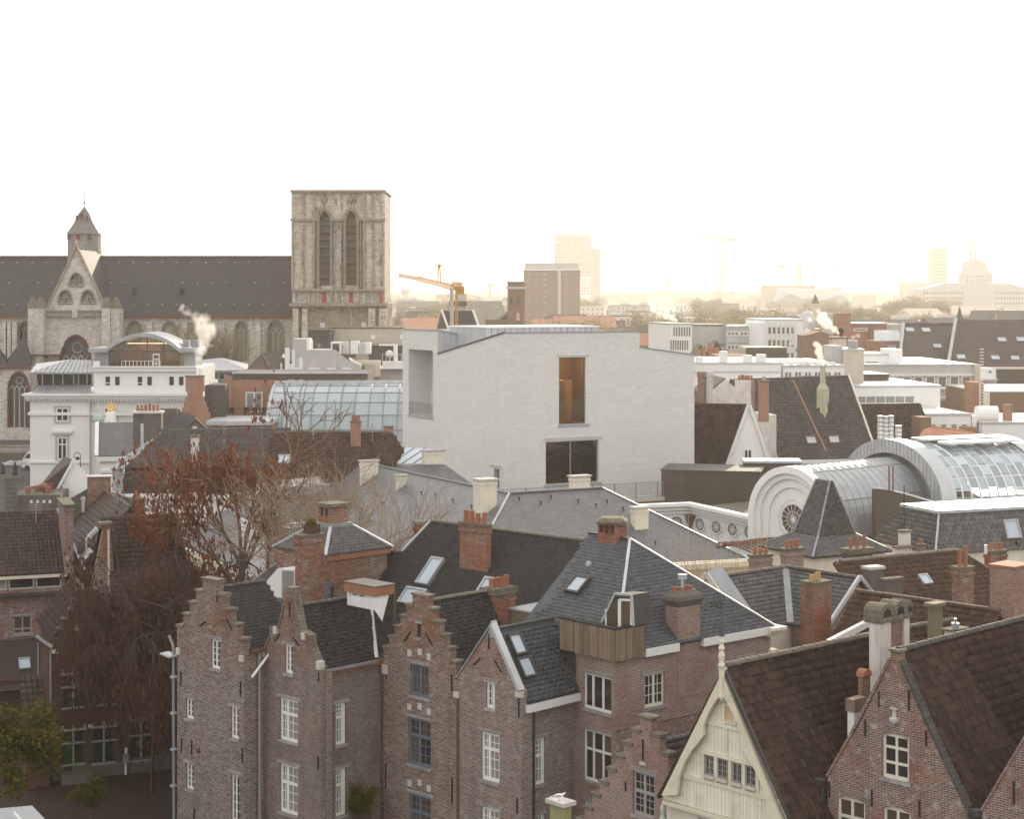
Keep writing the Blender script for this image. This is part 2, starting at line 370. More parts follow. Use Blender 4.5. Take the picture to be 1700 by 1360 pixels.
def tiles(B,poly,mat,w,h,kind='slate',parent=None,single=0,tilt=0.012,base=None,jit=0.006,name=None,edge=0.0,lift=0.0):
    """lay roofing pieces over a planar polygon; `single` of them (those nearest the camera) are objects"""
    P3 = [Vector(p) for p in poly]; p0,n_ = plane3(P3[0],P3[1],P3[2])
    t = Vector((0,0,1)).cross(n_).normalized(); b = n_.cross(t).normalized()
    Q = [((p-p0).dot(t),(p-p0).dot(b)) for p in P3]
    x0,x1 = min(q[0] for q in Q),max(q[0] for q in Q); y0,y1 = min(q[1] for q in Q),max(q[1] for q in Q)
    V,Fc = tile_shape(kind,w,h); V = np.array(V); spots = []
    nr = int(math.ceil((y1-y0)/h)); nc = int(math.ceil((x1-x0)/w))+1
    for r in range(nr):
        y = y0+r*h; off = (0.5*w if (r % 2 and kind != 'pan') else 0)
        for c_ in range(-1,nc+1):
            x = x0+c_*w+off
            if inpoly(x+w/2,y+h*0.5,Q) or (inpoly(x+w*.2,y+h*.5,Q) and inpoly(x+w*.8,y+h*.5,Q)): spots.append((x,y))
    if not spots: return None
    sp = np.array(spots); rot = np.array([[*t],[*b],[*n_]])
    nm = name or {'pan': 'roof_tile','slate': 'slate','hex': 'slate','scale': 'slate'}[kind]
    org = np.array(p0)+n_*lift if not lift else np.array(p0+n_*lift)
    R_ = np.random.RandomState(len(spots)); j = (R_.rand(len(spots),3)-0.5)*jit*2; j[:,2] = np.abs(j[:,2])
    pos = org+(np.c_[sp,np.zeros(len(sp))]+j)@rot
    order = np.arange(len(pos))
    if single:
        Mw = np.array(B.M); wy = pos@Mw[:3,:3].T+Mw[:3,3]
        order = np.argsort(np.abs(wy[:,1])+0.3*np.abs(wy[:,0]))
        me = bpy.data.meshes.new(nm); me.from_pydata([tuple(v) for v in V@rot],[],Fc); me.materials.append(mat); me.update()
        for i in order[:single]:
            o = bpy.data.objects.new(nm,me); o.location = pos[i]; o.parent = parent or B.root; S.collection.objects.link(o)
            o.rotation_euler = (float(R_.rand()-.5)*.02,float(R_.rand()-.5)*.02,float(R_.rand()-.5)*.015)
        order = order[single:]
    if len(order):
        VV = (pos[order][:,None,:]+(V@rot)[None]).reshape(-1,3); k = len(V); m_ = len(order)
        lt = []; li = []
        base_idx = np.concatenate([np.array(f) for f in Fc]); lens = np.array([len(f) for f in Fc])
        idx = (base_idx[None]+(np.arange(m_)*k)[:,None]).reshape(-1); tot = np.tile(lens,m_); st = np.concatenate([[0],np.cumsum(tot)[:-1]])
        me = bpy.data.meshes.new(nm+'s'); me.vertices.add(len(VV)); me.vertices.foreach_set('co',VV.astype(np.float32).ravel())
        me.loops.add(len(idx)); me.loops.foreach_set('vertex_index',idx.astype(np.int32)); me.polygons.add(len(tot)); me.polygons.foreach_set('loop_start',st.astype(np.int32)); me.polygons.foreach_set('loop_total',tot.astype(np.int32))
        me.materials.append(mat); me.update(); me.validate()
        o = link({'roof_tile': 'roof_tiles','slate': 'slates'}.get(nm,nm),me,None,parent or B.root); o['kind'] = 'stuff'
def troof(B,pts,mat,w=.24,h=.3,kind='slate',single=0,th=0.1,under=None,name='roof'):
    o = slab(B,pts,under or mat,th,name); tiles(B,pts,mat,w,h,kind,o if False else B.root,single); return o
def ridge(B,p0,p1,mat,r=0.13,step=0.35,name='ridge_tile',parent=None,jit=0.01):
    """half-round caps one after another"""
    p0,p1 = Vector(p0),Vector(p1); d = p1-p0; L_ = d.length; m_ = max(1,int(L_/step)); d.normalize()
    sd_ = d.cross(Vector((0,0,1))).normalized(); up = sd_.cross(d).normalized()
    mb = MB(); ring = []
    for e,rr in ((0,r*1.06),(step*0.99*L_/(m_*step),r*0.94)):
        for i in range(6):
            a = math.pi*i/5; mb.v.append(tuple(d*e+sd_*math.cos(a)*rr+up*(math.sin(a)*rr*0.9-0.03)))
    for i in range(5): mb.f.append((i,i+1,7+i,6+i))
    mb.f.append((0,1,2,3,4,5)); mb.f.append((11,10,9,8,7,6))
    me = mb.data(name); me.materials.append(mat)
    for i in range(m_):
        o = bpy.data.objects.new(name,me); S.collection.objects.link(o); o.parent = parent or B.root
        o.location = p0+d*(L_*i/m_)+Vector((rng.uniform(-jit,jit),rng.uniform(-jit,jit),rng.uniform(0,jit)))
def skylight(B,pl,q,parent=None,fr='zinc_dark',gl='sky_pane',lift=0.2,fw=0.16,split=0):
    """roof window: q = four photo corners (TL, TR, BR, BL) met with the roof plane"""
    P = [B.hitp(pl,*p) for p in q]; n_ = pl[1]; c_ = sum(P,Vector())/4
    ex = (P[1]-P[0]).length; ey = (P[3]-P[0]).length
    # square it up in the plane
    t = Vector((0,0,1)).cross(n_).normalized(); b = n_.cross(t).normalized()
    hu = max(0.2,(abs((P[1]-P[0]).dot(t))+abs((P[2]-P[3]).dot(t)))/4); hv = max(0.2,(abs((P[0]-P[3]).dot(b))+abs((P[1]-P[2]).dot(b)))/4)
    f_ = min(fw,hu*0.22)
    mb = MB(); R4 = lambda a,d,l: [c_+t*(-a)+b*d+n_*l,c_+t*a+b*d+n_*l,c_+t*a-b*d+n_*l,c_+t*(-a)-b*d+n_*l]
    o1,i1 = R4(hu,hv,0),R4(hu-f_,hv-f_,0)
    for k in range(4):
        j = (k+1) % 4; mb.prism([o1[k],o1[j],i1[j],i1[k]],n_*lift)
    o = B.part('skylight',mb,MT[fr],parent); B.part('pane',MB().prism(R4(hu-f_,hv-f_,0.03),n_*(lift*0.55)),MT[gl],o); return o
def pots(B,x0,x1,y0,y1,z,n_,parent,h=0.45,r=0.12,mat='pot'):
    lx = (x1-x0) > (y1-y0)
    for i in range(n_):
        f_ = (i+0.5)/n_; cx = x0+(x1-x0)*f_ if lx else (x0+x1)/2; cy = (y0+y1)/2 if lx else y0+(y1-y0)*f_
        hh = h*rng.uniform(.85,1.12); rr = r*rng.uniform(.9,1.1)
        B.part('chimney_pot',MB().lathe((cx+rng.uniform(-.02,.02),cy,z),[(rr*1.05,0),(rr,.06),(rr*.86,hh*.8),(rr*.95,hh*.82),(rr*.95,hh),(rr*.7,hh),(rr*.68,hh-.1)],10),MT[mat],parent,smooth=False)
def chimney(B,pxl,pxc,pxr,pyt,pyb,Y,mat='brick_ch',npots=3,cap='mortar',caph=0.14,ph=0.45,pr=0.12,extra=1.5,ovh=0.06,potmat='pot',parent=None,band=True):
    """stack whose near corner stands at photo column pxc and depth Y, its faces running to columns pxl and pxr"""
    c_ = B.loc(Wp(pxc,pyt,Y)); x0,y0,z1 = c_.x,c_.y,c_.z; z0 = B.loc(Wp(pxc,pyb,Y)).z-extra
    x1 = B.hit('y',y0,pxr,pyt).x; y1 = B.hit('x',x0,pxl,pyt).y
    x1 = max(x1,x0+0.3); y1 = max(y1,y0+0.3)
    o = B.part('chimney',MB().box(x0,x1,y0,y1,z0,z1),MT[mat],parent)
    if band: B.part('collar',MB().box(x0-.05,x1+.05,y0-.05,y1+.05,z1-.32,z1-.16),MT[mat],o)
    B.part('cap',MB().box(x0-ovh,x1+ovh,y0-ovh,y1+ovh,z1-0.002,z1+caph),MT[cap],o)
    if npots: pots(B,x0+.08,x1-.08,y0+.08,y1-.08,z1+caph-.01,npots,o,ph,pr,potmat)
    return o
def pipe(B,p0,p1,r=0.055,mat='zinc',name='downpipe',parent=None):
    return B.part(name,MB().tube([p0,(Vector(p0)+Vector(p1))/2,p1],r,8),MT[mat],parent,smooth=False)
# ---------------------------------------------------------------- materials
MT = {}
MT['brick_a'] = brick('brick grey-brown',(0.27,.20,.17),(0.085,.055,.045),(0.42,.39,.36),red=(.30,.125,.075),red_amt=.35,white=.35,dark=.4,seed=1,top=8.2)
MT['brick_b'] = brick('brick worn red',(0.30,.175,.13),(0.09,.055,.042),(0.42,.39,.35),red=(.34,.145,.09),red_amt=.5,white=.35,dark=.4,seed=2,top=8.2)
MT['brick_e'] = brick('brick mouse-brown',(0.23,.165,.135),(0.12,.085,.07),(0.36,.33,.30),red=(.33,.145,.095),red_amt=.45,white=.25,dark=.6,seed=11,top=8.2)
MT['brick_f'] = brick('brick rosy-grey',(0.30,.20,.165),(0.13,.09,.075),(0.43,.40,.36),red=(.34,.15,.10),red_amt=.4,white=.4,dark=.45,seed=12,top=8.2)
MT['brick_g'] = brick('brick pink with pale joints',(0.34,.18,.14),(0.17,.10,.085),(0.50,.46,.42),red=(0.36,.16,.11),red_amt=.3,white=.1,dark=.2,seed=3,bw=.21,bh=.075)
MT['brick_d'] = brick('brick patched with lime',(0.27,.14,.10),(0.14,.085,.07),(0.44,.40,.37),red_amt=.35,white=.65,dark=.45,seed=4)
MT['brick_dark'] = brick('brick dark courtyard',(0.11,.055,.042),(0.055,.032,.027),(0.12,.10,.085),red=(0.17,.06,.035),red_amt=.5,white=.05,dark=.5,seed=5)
MT['brick_ch'] = brick('brick of chimneys',(0.34,.14,.085),(0.14,.06,.042),(0.38,.33,.29),red=(0.42,.14,.07),red_amt=.5,white=.08,dark=.8,seed=6)
MT['brick_org'] = brick('brick orange',(0.46,.21,.12),(0.33,.14,.08),(0.45,.36,.30),red=(0.45,.18,.1),red_amt=.3,white=.05,dark=.25,seed=7)
MT['brick_far'] = fine_brick('brick brown far',(0.25,.15,.10),.2,dirt=.4)
MT['brick_white'] = fine_brick('thin pale brick',(0.78,.765,.745),.09,.07,.5,.78,.2,.9)
MT['white'] = plain('white paint',(0.80,.79,.77),.5)
MT['cream_frame'] = plain('cream paint',(0.70,.68,.58),.5)
MT['blue'] = plain('blue-grey paint',(0.13,.16,.23),.5)
MT['green'] = plain('dark green paint',(0.02,.035,.015),.6)
MT['doorgreen'] = plain('green door paint',(0.02,.06,.02),.6)
MT['greyframe'] = plain('grey paint',(0.35,.34,.33),.5)
MT['darkframe'] = plain('dark bronze frame',(0.05,.045,.04),.5)
MT['pane'] = glassmat('window glass dark',(0.035,.028,.024))
MT['pane_d'] = curtain('window glass with dim curtain',(0.13,.12,.11))
MT['pane_c'] = curtain('window glass with net curtain',(0.34,.33,.31))
MT['pane_w'] = glassmat('window glass warm',(0.10,.07,.045))
MT['pane_g'] = glassmat('window glass greenish',(0.025,.03,.02))
MT['pane_blue'] = glassmat('glass roof pane',(0.30,.345,.375),rough=.12,var=.25)
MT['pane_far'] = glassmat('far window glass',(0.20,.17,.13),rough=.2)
MT['sky_pane'] = glassmat('skylight glass',(0.42,.48,.54),rough=.12,var=.12)
MT['sill'] = stone('blue stone sill',(0.36,.35,.33),.6,.25)
MT['lint'] = stone('stone lintel',(0.34,.32,.30),.6,.35)
MT['stone_w'] = plaster('pale stone block',(0.55,.52,.48),.3)
MT['cope'] = stone('coping stone with lichen',(0.22,.195,.15),.5,.6,(0.07,.075,.03))
MT['mortar'] = stone('mossy mortar cap',(0.19,.175,.13),.4,.6,(0.09,.095,.03))
MT['iron'] = plain('wrought iron',(0.02,.018,.018),.7)
MT['slate_a'] = tilemat('slate near-black',(0.022,.020,.020),(0.044,.040,.040),(0.11,.10,.09),.25,rough=.62,spec=.3)
MT['slate_s'] = tilemat('slate grey smooth',(0.056,.059,.068),(0.098,.102,.113),(0.15,.15,.15),.25,rough=.5)
MT['slate_h'] = tilemat('slate grey classical',(0.100,.100,.108),(0.155,.155,.163),(0.24,.23,.21),.3,rough=.4,spec=.55,rows=(.3,.2))
MT['slate_far'] = tilemat('slate far',(0.07,.06,.055),(0.09,.078,.07),(0.14,.12,.1),.3,rows=(.4,.35))
MT['slate_p'] = tilemat('slate weathered',(0.075,.070,.072),(0.145,.137,.135),(0.24,.24,.14),.3,rough=.6)
MT['tile_b'] = tilemat('pantile brown',(0.06,.033,.023),(0.13,.068,.045),(0.15,.14,.08),.2,rough=.7,spec=.2)
MT['tile_c'] = tilemat('pantile dark brown',(0.036,.021,.016),(0.085,.048,.033),(0.12,.13,.05),.12,rough=.75,spec=.2)
MT['tile_r'] = tilemat('pantile red-black',(0.045,.026,.024),(0.09,.05,.044),(0.16,.14,.12),.2,rough=.65)
MT['tile_k'] = tilemat('glazed dark pantile',(0.05,.042,.041),(0.10,.085,.082),(0.16,.15,.14),.2,rough=.5)
MT['tile_far'] = tilemat('brown tile far',(0.07,.046,.035),(0.10,.066,.05),(0.15,.13,.09),.2,rows=(.3,.35),shape='pan')
MT['tile_org'] = tilemat('orange tile',(0.42,.18,.10),(0.52,.25,.15),(0.3,.24,.15),.2)
MT['ridge'] = tilemat('ridge tile lichened',(0.12,.10,.085),(0.19,.16,.13),(0.24,.23,.12),.5,rough=.8)
MT['ridge_d'] = tilemat('ridge tile dark',(0.06,.055,.05),(0.10,.09,.08),(0.15,.15,.09),.35,rough=.8)
MT['pot'] = plain('terracotta',(0.33,.135,.08),.8)
MT['pot_y'] = plain('buff clay',(0.50,.33,.15),.8)
MT['zinc'] = metal('zinc',(0.40,.41,.43),.45,.3)
MT['zinc_dark'] = metal('dark zinc',(0.07,.065,.062),.5,.2)
MT['zinc_l'] = metal('light zinc',(0.55,.56,.58),.45,.3)
MT['lead'] = metal('lead sheet',(0.30,.31,.33),.5,.25)
MT['steel'] = metal('galvanised steel',(0.38,.38,.37),.4,.6)
MT['rust'] = plain('rusty brown metal',(0.16,.08,.045),.8)
MT['copper'] = plain('verdigris copper',(0.42,.52,.47),.7)
MT['gold'] = plain('gilding',(0.85,.55,.12),.35,.6)
MT['conc'] = plaster('pale concrete',(0.50,.48,.45),.3)
MT['conc_d'] = plaster('dark render',(0.13,.115,.095),.6)
MT['render_w'] = plaster('white render',(0.84,.83,.81),.10,rough=.6)
MT['render_c'] = plaster('cream render',(0.74,.68,.56),.2)
MT['render_old'] = plaster('old whitewash',(0.66,.63,.59),.5,dcol=(0.25,.17,.12))
MT['render_g'] = plaster('grey render',(0.45,.44,.42),.3)
MT['greywall'] = plaster('beige panels',(0.55,.48,.40),.25)
MT['brown_clad'] = plaster('brown metal cladding',(0.10,.075,.055),.3,rough=.5)
MT['cream_wood'] = wood('cream painted boards',(0.66,.62,.50),(0.78,.75,.65),stain=.4,weath=(0.42,.37,.27))
MT['cream_beam'] = wood('cream painted beam',(0.60,.55,.42),(0.73,.69,.56),stain=.45,weath=(0.38,.32,.22))
MT['wood_grey'] = wood('weathered cedar',(0.12,.08,.055),(0.34,.255,.19),stain=.5,weath=(0.15,.11,.085))
MT['wood_br'] = wood('brown timber',(0.26,.12,.07),(0.33,.16,.09))
MT['ch_stone'] = stone('church limestone',(0.60,.55,.48),1.0,1.0,(0.10,.065,.04),warm=(0.36,.24,.15))
MT['ch_white'] = stone('church pale masonry',(0.60,.56,.51),1.0,.55,(0.16,.12,.10),warm=(0.42,.35,.28))
MT['ch_trim'] = stone('church trim',(0.38,.31,.24),.6,.8,(0.09,.055,.04))
MT['ch_red'] = plain('oxblood paint',(0.16,.045,.03),.7)
MT['ch_slate'] = tilemat('church slate',(0.030,.024,.027),(0.042,.034,.036),(0.10,.088,.08),.3,rough=.65,rows=(.5,.3))
MT['louver'] = plain('belfry louvre',(0.12,.085,.065),.8)
MT['trac'] = plain('tracery stone',(0.46,.42,.36),.8)
MT['bark'] = plain('bark',(0.14,.115,.08),.9)
MT['twig'] = plain('pale twig',(0.30,.215,.145),.7)
MT['craneyel'] = plain('crane yellow',(0.60,.30,.05),.6)
MT['asphalt'] = plaster('ground',(0.055,.05,.047),.3)
MT['yard'] = plaster('dark yard earth',(0.035,.018,.013),.5)
def leafmat(name,c1,c2):
    m,n,uv,ob = start(name); r = island(n); f = noise(n,ob,.7,2)
    col = n.mix(n.math('MULTIPLY',n.math('ADD',r,f),.5),rgb(c1),rgb(c2))
    d = n('BsdfDiffuse',{0: col}); t = n('BsdfTranslucent',{0: col}); x = n('MixShader',{0: .35,1: d.outputs[0],2: t.outputs[0]}); n('OutputMaterial',{0: x.outputs[0]}); return m
MT['leaf_r'] = leafmat('dead beech leaves',(0.10,.035,.02),(0.22,.085,.05))
MT['leaf_b'] = leafmat('dull brown leaves',(0.07,.035,.025),(0.14,.075,.05))
MT['leaf_g'] = leafmat('yellow-green leaves',(0.035,.045,.01),(0.17,.145,.025))
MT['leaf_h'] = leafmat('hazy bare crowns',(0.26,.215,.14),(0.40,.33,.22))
# ---------------------------------------------------------------- ground
def ground(name,pts,z,mat,kind='structure'):
    mb = MB().face([(x,y,z) for x,y in pts]); o = link(name,mb,MT[mat]); o['kind'] = kind; return o
ground('ground',[(-9000,-200),(9000,-200),(9000,14000),(-9000,14000)],0,'asphalt')
ground('courtyard',[(-60,60),(-5,60),(-5,110),(-60,110)],.004,'yard')
# ================================================================ front row of brick houses
TH = 46
def side(px0,Y0,th,px1,left=False): return along(px0,Y0,th+(90 if left else 0),px1)
# depths along the broken front line
Y_A4 = 74.5
Y_A3l = side(866,Y_A4,TH,636.5,True)
def step_profile(W_,zb,zt,topw,n_,cu=None):
    """crow-stepped gable outline from the shoulders up; returns outline upper points right->left and the tread list"""
    cu = cu if cu is not None else W_/2; pts = []; tr = []
    sw0 = (cu-topw/2)/n_; sw1 = (W_-cu-topw/2)/n_; sh = (zt-zb)/n_
    pts.append((0,zb)); tr.append((0,sw0,zb))
    for i in range(n_):
        u = sw0*(i+1); z = zb+sh*i
        pts += [(u,z),(u,z+sh)]
        if i < n_-1: tr.append((u,u+sw0,z+sh))
    tr.append((cu-topw/2,cu+topw/2,zt))
    for i in range(n_):
        u = cu+topw/2+sw1*i; z = zt-sh*i
        pts += [(u,z),(u,z-sh)]; tr.append((u,u+sw1,z-sh))
    pts.append((W_,zb)); return pts,tr
def copings(B,face,tr,thick=.35,name='coping_stone',mat='cope',ov=.07,h=.1):
    for u0,u1,z in tr:
        mb = MB(); j = rng.uniform(-.01,.01); fbox(mb,face,u0-ov,u1+ov*.5,z+.002+j*0,z+h+j,-thick-ov,ov); B.part(name,mb,MT[mat])
def anchors(B,face,lst,mat='iron'):
    """wall anchors: (px, py0, py1, lean)"""
    for px,a,b,ln in lst:
        u,z1 = face.h(px,a); _,z0 = face.h(px,b); mb = MB().bar(face.P(u-ln,z0,.03),face.P(u+ln,z1,.03),.05,.04,up=face.N); B.part('wall_anchor',mb,MT[mat])
def gutter(B,p0,p1,mat='zinc',r=.07): return B.part('gutter',MB().bar(p0,p1,r*2,r*1.6),MT[mat])
# ---- house A1: leftmost, tall stepped gable
YA1 = 79.6
A1 = Bld('stepped_gable_house','narrow brick house with tall stepped gable and small white windows, leftmost of front row','house',405,YA1,TH)
L = A1.L(); Wd = L.u(294); zsh = L.z(400,1063); ztop = L.z(361,966)
prof,tr = step_profile(Wd,zsh,ztop,abs(L.u(349)-L.u(374)),4)
for q in ((351.5,364,1063,1111,1,4),(309.8,319.8,1160,1194,1,3),(384.4,395,1175,1227,1,4),(310,319.8,1269,1311,1,4),(385,395.5,1287,1366,1,5)):
    winpx(L,q[0]-1.2,q[1]+1.5,q[2],q[3],mx=(.5,),gz=q[5],fw=.09,gl='pane')
wall(L,[(0,0)]+[(p[0],p[1]) for p in prof]+[(Wd,0)],MT['brick_a'],thick=.36)
copings(A1,L,tr)
anchors(A1,L,[(327,1040,1028,.28),(376,1030,1046,-.25)][:0]+[(301,1114,1138,0),(400,1133,1156,0),(302,1226,1250,0),(319,1230,1254,0),(403,1243,1268,0),(323,1343,1360,0),(361.5,983,1000,0)])
for px,a,b,ln in ((337,1031,1041,.22),(381,1028,1046,-.2)):
    u,z1 = L.h(px,a); z0 = L.h(px,b)[1]; A1.part('wall_anchor',MB().bar(L.P(u+ln,z0,.03),L.P(u-ln,z1,.03),.05,.04,up=L.N),MT['iron'])
R = A1.R(); Lx = 4.0; ze = R.z(415,1078)
wall(R,[(.36,0),(Lx,0),(Lx,ze),(.36,ze)],MT['brick_b'])
zr = A1.hit('y',Wd/2,376,974).z; xr1 = A1.hit('y',Wd/2,441,968).x
wall(A1.L(xr1-.1),[(0,ze),(Wd/2,zr-.1),(Wd,ze)],MT['brick_b'])
P_ = [(.3,-.12,ze-.1),(xr1,-.12,ze-.1),(xr1,Wd/2,zr),(.3,Wd/2,zr)]
troof(A1,P_,MT['slate_a'],.25,.18,'hex',th=.12); slab(A1,[(.3,Wd+.12,ze-.1),(xr1,Wd+.12,ze-.1),(xr1,Wd/2,zr),(.3,Wd/2,zr)],MT['slate_a'])
ridge(A1,(.34,Wd/2,zr+.02),(xr1,Wd/2,zr+.02),MT['ridge_d'],.12,.45)
A1.part('wall',MB().box(.36,Lx,Wd-.3,Wd,0,ze),MT['brick_dark'])
gutter(A1,(.3,-.18,ze-.1),(Lx,-.18,ze-.1),'rust')
# old lead hopper head on the left corner
c_ = L.P(Wd+.25,L.z(294,1092),.1)
A1.part('rainwater_head',MB().prism([c_+Vector((-.35,.5,.1)),c_+Vector((.2,.55,.1)),c_+Vector((.2,-.15,.0)),c_+Vector((-.3,-.15,0))],(0,0,.07)),MT['zinc_l'])
A1.part('downpipe',MB().tube([L.P(Wd+.5,zsh-.5,.1),L.P(Wd+.22,zsh-1.0,.05),L.P(Wd+.18,0,.05)],.07,8),MT['lead'])
for k_ in range(5): A1.part('pipe_bracket',MB().box(-.2,.05,Wd+.08,Wd+.28,1.2+k_*1.7,1.3+k_*1.7),MT['zinc_l'])
fbb = MB(); fbox(fbb,L,Wd-.28,Wd-.02,zsh-1.3,zsh-1.0,0,.1); fbox(fbb,L,0.0,.26,zsh-.95,zsh-.68,0,.1); A1.part('kneeler_block',fbb,MT['stone_w'])
A1.part('alarm_bell',MB().cyl(L.P(L.u(330),L.z(330,1247),0),.12,.08,10,axis=L.N),MT['ch_red'])
# ---- house A2: spout gable
YA2 = 77.6
A2 = Bld('spout_gable_house','front-row brick house whose pointed gable has curved shoulders, between two stepped gables','house',533,YA2,TH)
L = A2.L(); Wd = L.u(433.5); cu = L.u(481.5)
def LP(f,pts): return [f.h(*p) for p in pts]
rt = [(533,1112),(527,1103),(520.5,1086),(516,1075),(515,1057),(505,1051),(499.5,1049),(492,1010),(490,985)]
rz = [(cu-(cu-L.u(p[0])),L.z(*p)) for p in rt]
lf = [(2*cu-u,z) for u,z in reversed(rz)]; lf = [(min(u,Wd),z) for u,z in lf]
out = [(0,0)]+rz+lf+[(Wd,0)]
winpx(L,473,486,1071,1119,gz=4,fw=.10); winpx(L,464.5,494.5,1161.5,1232,mx=(.62,),mz=(.64,),gx=2,gz=(3,2),gl='pane_c',fw=.11,mw=.13)
winpx(L,464.5,494.5,1271,1352,mx=(.62,),mz=(.62,),gx=2,gz=(3,2),gl='pane_c',fw=.11,mw=.13)
wall(L,out,MT['brick_e'],thick=.3)
for f_,sx in ((rz,1),(lf,-1)):
    u,z = (f_[5] if sx == 1 else lf[3]); mb = MB(); fbox(mb,L,u-.12,u+.12,z-.3,z+.03,-.1,.1); A2.part('kneeler_block',mb,MT['stone_w'])
for u in (.12,Wd-.15):
    mb = MB(); fbox(mb,L,u-.13,u+.13,rz[0][1]-.02,rz[0][1]+.34,-.2,.1); A2.part('kneeler_block',mb,MT['stone_w'])
for i in range(len(rz)-1):
    for f_ in (rz,lf):
        a,b = f_[i],f_[i+1]; A2.part('coping_stone',MB().bar(L.P(a[0],a[1]+.02,-.15),L.P(b[0],b[1]+.02,-.15),.42,.07,up=L.N.cross(Vector((0,0,1))) if False else (0,0,1)),MT['cope'])
mb = MB(); fbox(mb,L,cu-.22,cu+.22,rz[-1][1],rz[-1][1]+.22,-.42,.06); A2.part('coping_stone',mb,MT['cope'])
anchors(A2,L,[(481.5,1000,1024,0),(529.5,1118,1132,0),(541-12,1256,1278,0)])
for px,a,b,ln in ((461,1052,1066,.18),(492,1060,1071,-.2)):
    u,z1 = L.h(px,a); z0 = L.h(px,b)[1]; A2.part('wall_anchor',MB().bar(L.P(u+ln,z0,.03),L.P(u-ln,z1,.03),.05,.04,up=L.N),MT['iron'])
R = A2.R(-.0); xs = R.u(636); ze = R.z(541,1116)
R2 = A2.R(.55); A2.part('wall',MB().box(.001,.62,.001,.6,0,ze),MT['brick_b'])
x1s = R2.u(637)+.6
for y0,y1 in ((1168,1237),(1277,1355)): winpx(R2,557.5,574.5,y0,y1,mx=(.72,),mz=(.66,),gx=2,gz=(2,3),gl='pane_c',fw=.1,mw=.12)
wall(R2,[(.6,0),(x1s,0),(x1s,ze),(.6,ze)],MT['brick_e'])
zr = A2.hit('y',cu,492,1007).z; xr1 = A2.hit('y',cu,611.5,991).x
P_ = [(.25,.3,ze-.0),(R2.u(618)+.1,.3,ze),(xr1,cu,zr),(.25,cu,zr)]
troof(A2,P_,MT['slate_a'],.25,.18,'hex'); slab(A2,[(.25,Wd+.12,ze+.1),(xr1,Wd+.12,ze+.1),(xr1,cu,zr),(.25,cu,zr)],MT['slate_a'])
ridge(A2,(.3,cu,zr+.02),(xr1,cu,zr+.02),MT['ridge_d'],.12,.4)
gutter(A2,(.3,.26,ze-.04),(R2.u(618),.26,ze-.04),'lead'); A2.part('eaves_board',MB().box(.6,x1s-.6,.42,.548,ze-.3,ze-.06),MT['wood_br'])
# light lead flashing down the far verge with its funnel outlet
vb = MB().bar(A2.hit('y',cu,612,992)+Vector((.05,0,.05)),Vector((R2.u(618)+.05,.35,ze+.1)),.2,.06); A2.part('verge_flashing',vb,MT['zinc_l'])
pipe(A2,(1.05-.55,.48,ze-.2),(.5,.48,0),.075,'lead'); pipe(A1,(A1.hit('y',-.2,431,1090).x,-.2,A1.R(-.2).z(431,1085)),(A1.hit('y',-.2,431,1090).x,-.2,0),.07,'lead')
A1.part('downpipe',MB().tube([Vector((1.25,-.3,0))+Vector((0,0,A1.R(-.2).z(431,1086))),Vector((.1,-.45,A1.R(-.4).z(401,1128)))],.06,8),MT['white'])
# ---- houses A3 + A4 share one front
A3 = Bld('crow_stepped_house','brick house with a mossy stepped gable and blue-grey window frames','house',757.6,side(866,Y_A4,TH,757.6,True),TH)
L = A3.L(); Wd = L.u(636.5); cu = L.u(697)
zsh = L.z(757,1101); ztop = L.z(698,990)
prof,tr = step_profile(Wd,zsh,ztop,abs(L.u(686)-L.u(711)),5,cu)
window(L,L.u(692),L.u(699.5),L.z(696,1059),L.z(696,1036),mx=(),fr='zinc_dark',gl='pane',fw=.02,ov=.05)
winpx(L,681.5,712,1104.5,1157.5,gx=2,gz=3,fr='blue',fw=.10,mw=.13); winpx(L,678,715.5,1195,1273,mx=(.54,),mz=(.63,),gx=2,gz=(3,2),fr='blue',gl=['pane','pane_w'],fw=.11,mw=.14)
winpx(L,679,715.5,1322,1400,mx=(.54,),mz=(.63,),gx=2,gz=(3,2),fr='blue',fw=.11,mw=.14)
wall(L,[(0,0)]+prof+[(Wd,0)],MT['brick_b'],thick=.36)
copings(A3,L,tr)
for y0,y1 in ((1104.5,1),(1195,1),(1322,1)):
    z = L.z(697,y0)+.32
    for u_,dz in ((L.u(680),-.02),(L.u(697),.12),(L.u(712),-.02)):
        mb = MB(); fbox(mb,L,u_-.13,u_+.13,z+dz,z+dz+.28,-.05,.02); A3.part('voussoir',mb,MT['stone_w'])
anchors(A3,L,[(642,1104,1128,0),(750.5,1120,1147,0),(641,1270,1310,0),(751,1292,1335,0)])
for px,a,b,ln in ((677,1048,1066,.2),(713,1052,1072,-.24)):
    u,z1 = L.h(px,a); z0 = L.h(px,b)[1]; A3.part('wall_anchor',MB().bar(L.P(u+ln,z0,.03),L.P(u-ln,z1,.03),.05,.04,up=L.N),MT['iron'])
mb = MB(); fbox(mb,L,Wd-.3,Wd+.03,zsh-1.15,zsh-.75,-.1,.08); A3.part('kneeler_block',mb,MT['stone_w'])
mb = MB(); fbox(mb,L,-.2,.12,L.z(757,1158),L.z(757,1149),-.1,.08); A3.part('kneeler_block',mb,MT['stone_w'])
zr = A3.hit('y',cu,713,997.5).z; xr1 = A3.hit('y',cu,806,985).x; ze = L.z(757,1135)
wall(A3.R(0),[(.36,0),(xr1+.5,0),(xr1+.5,ze),(.36,ze)],MT['brick_b'])
troof(A3,[(.3,-.05,ze),(xr1,-.05,ze),(xr1,cu,zr),(.3,cu,zr)],MT['slate_a'],.25,.18,'hex'); slab(A3,[(.3,Wd,ze),(xr1,Wd,ze),(xr1,cu,zr),(.3,cu,zr)],MT['slate_a'])
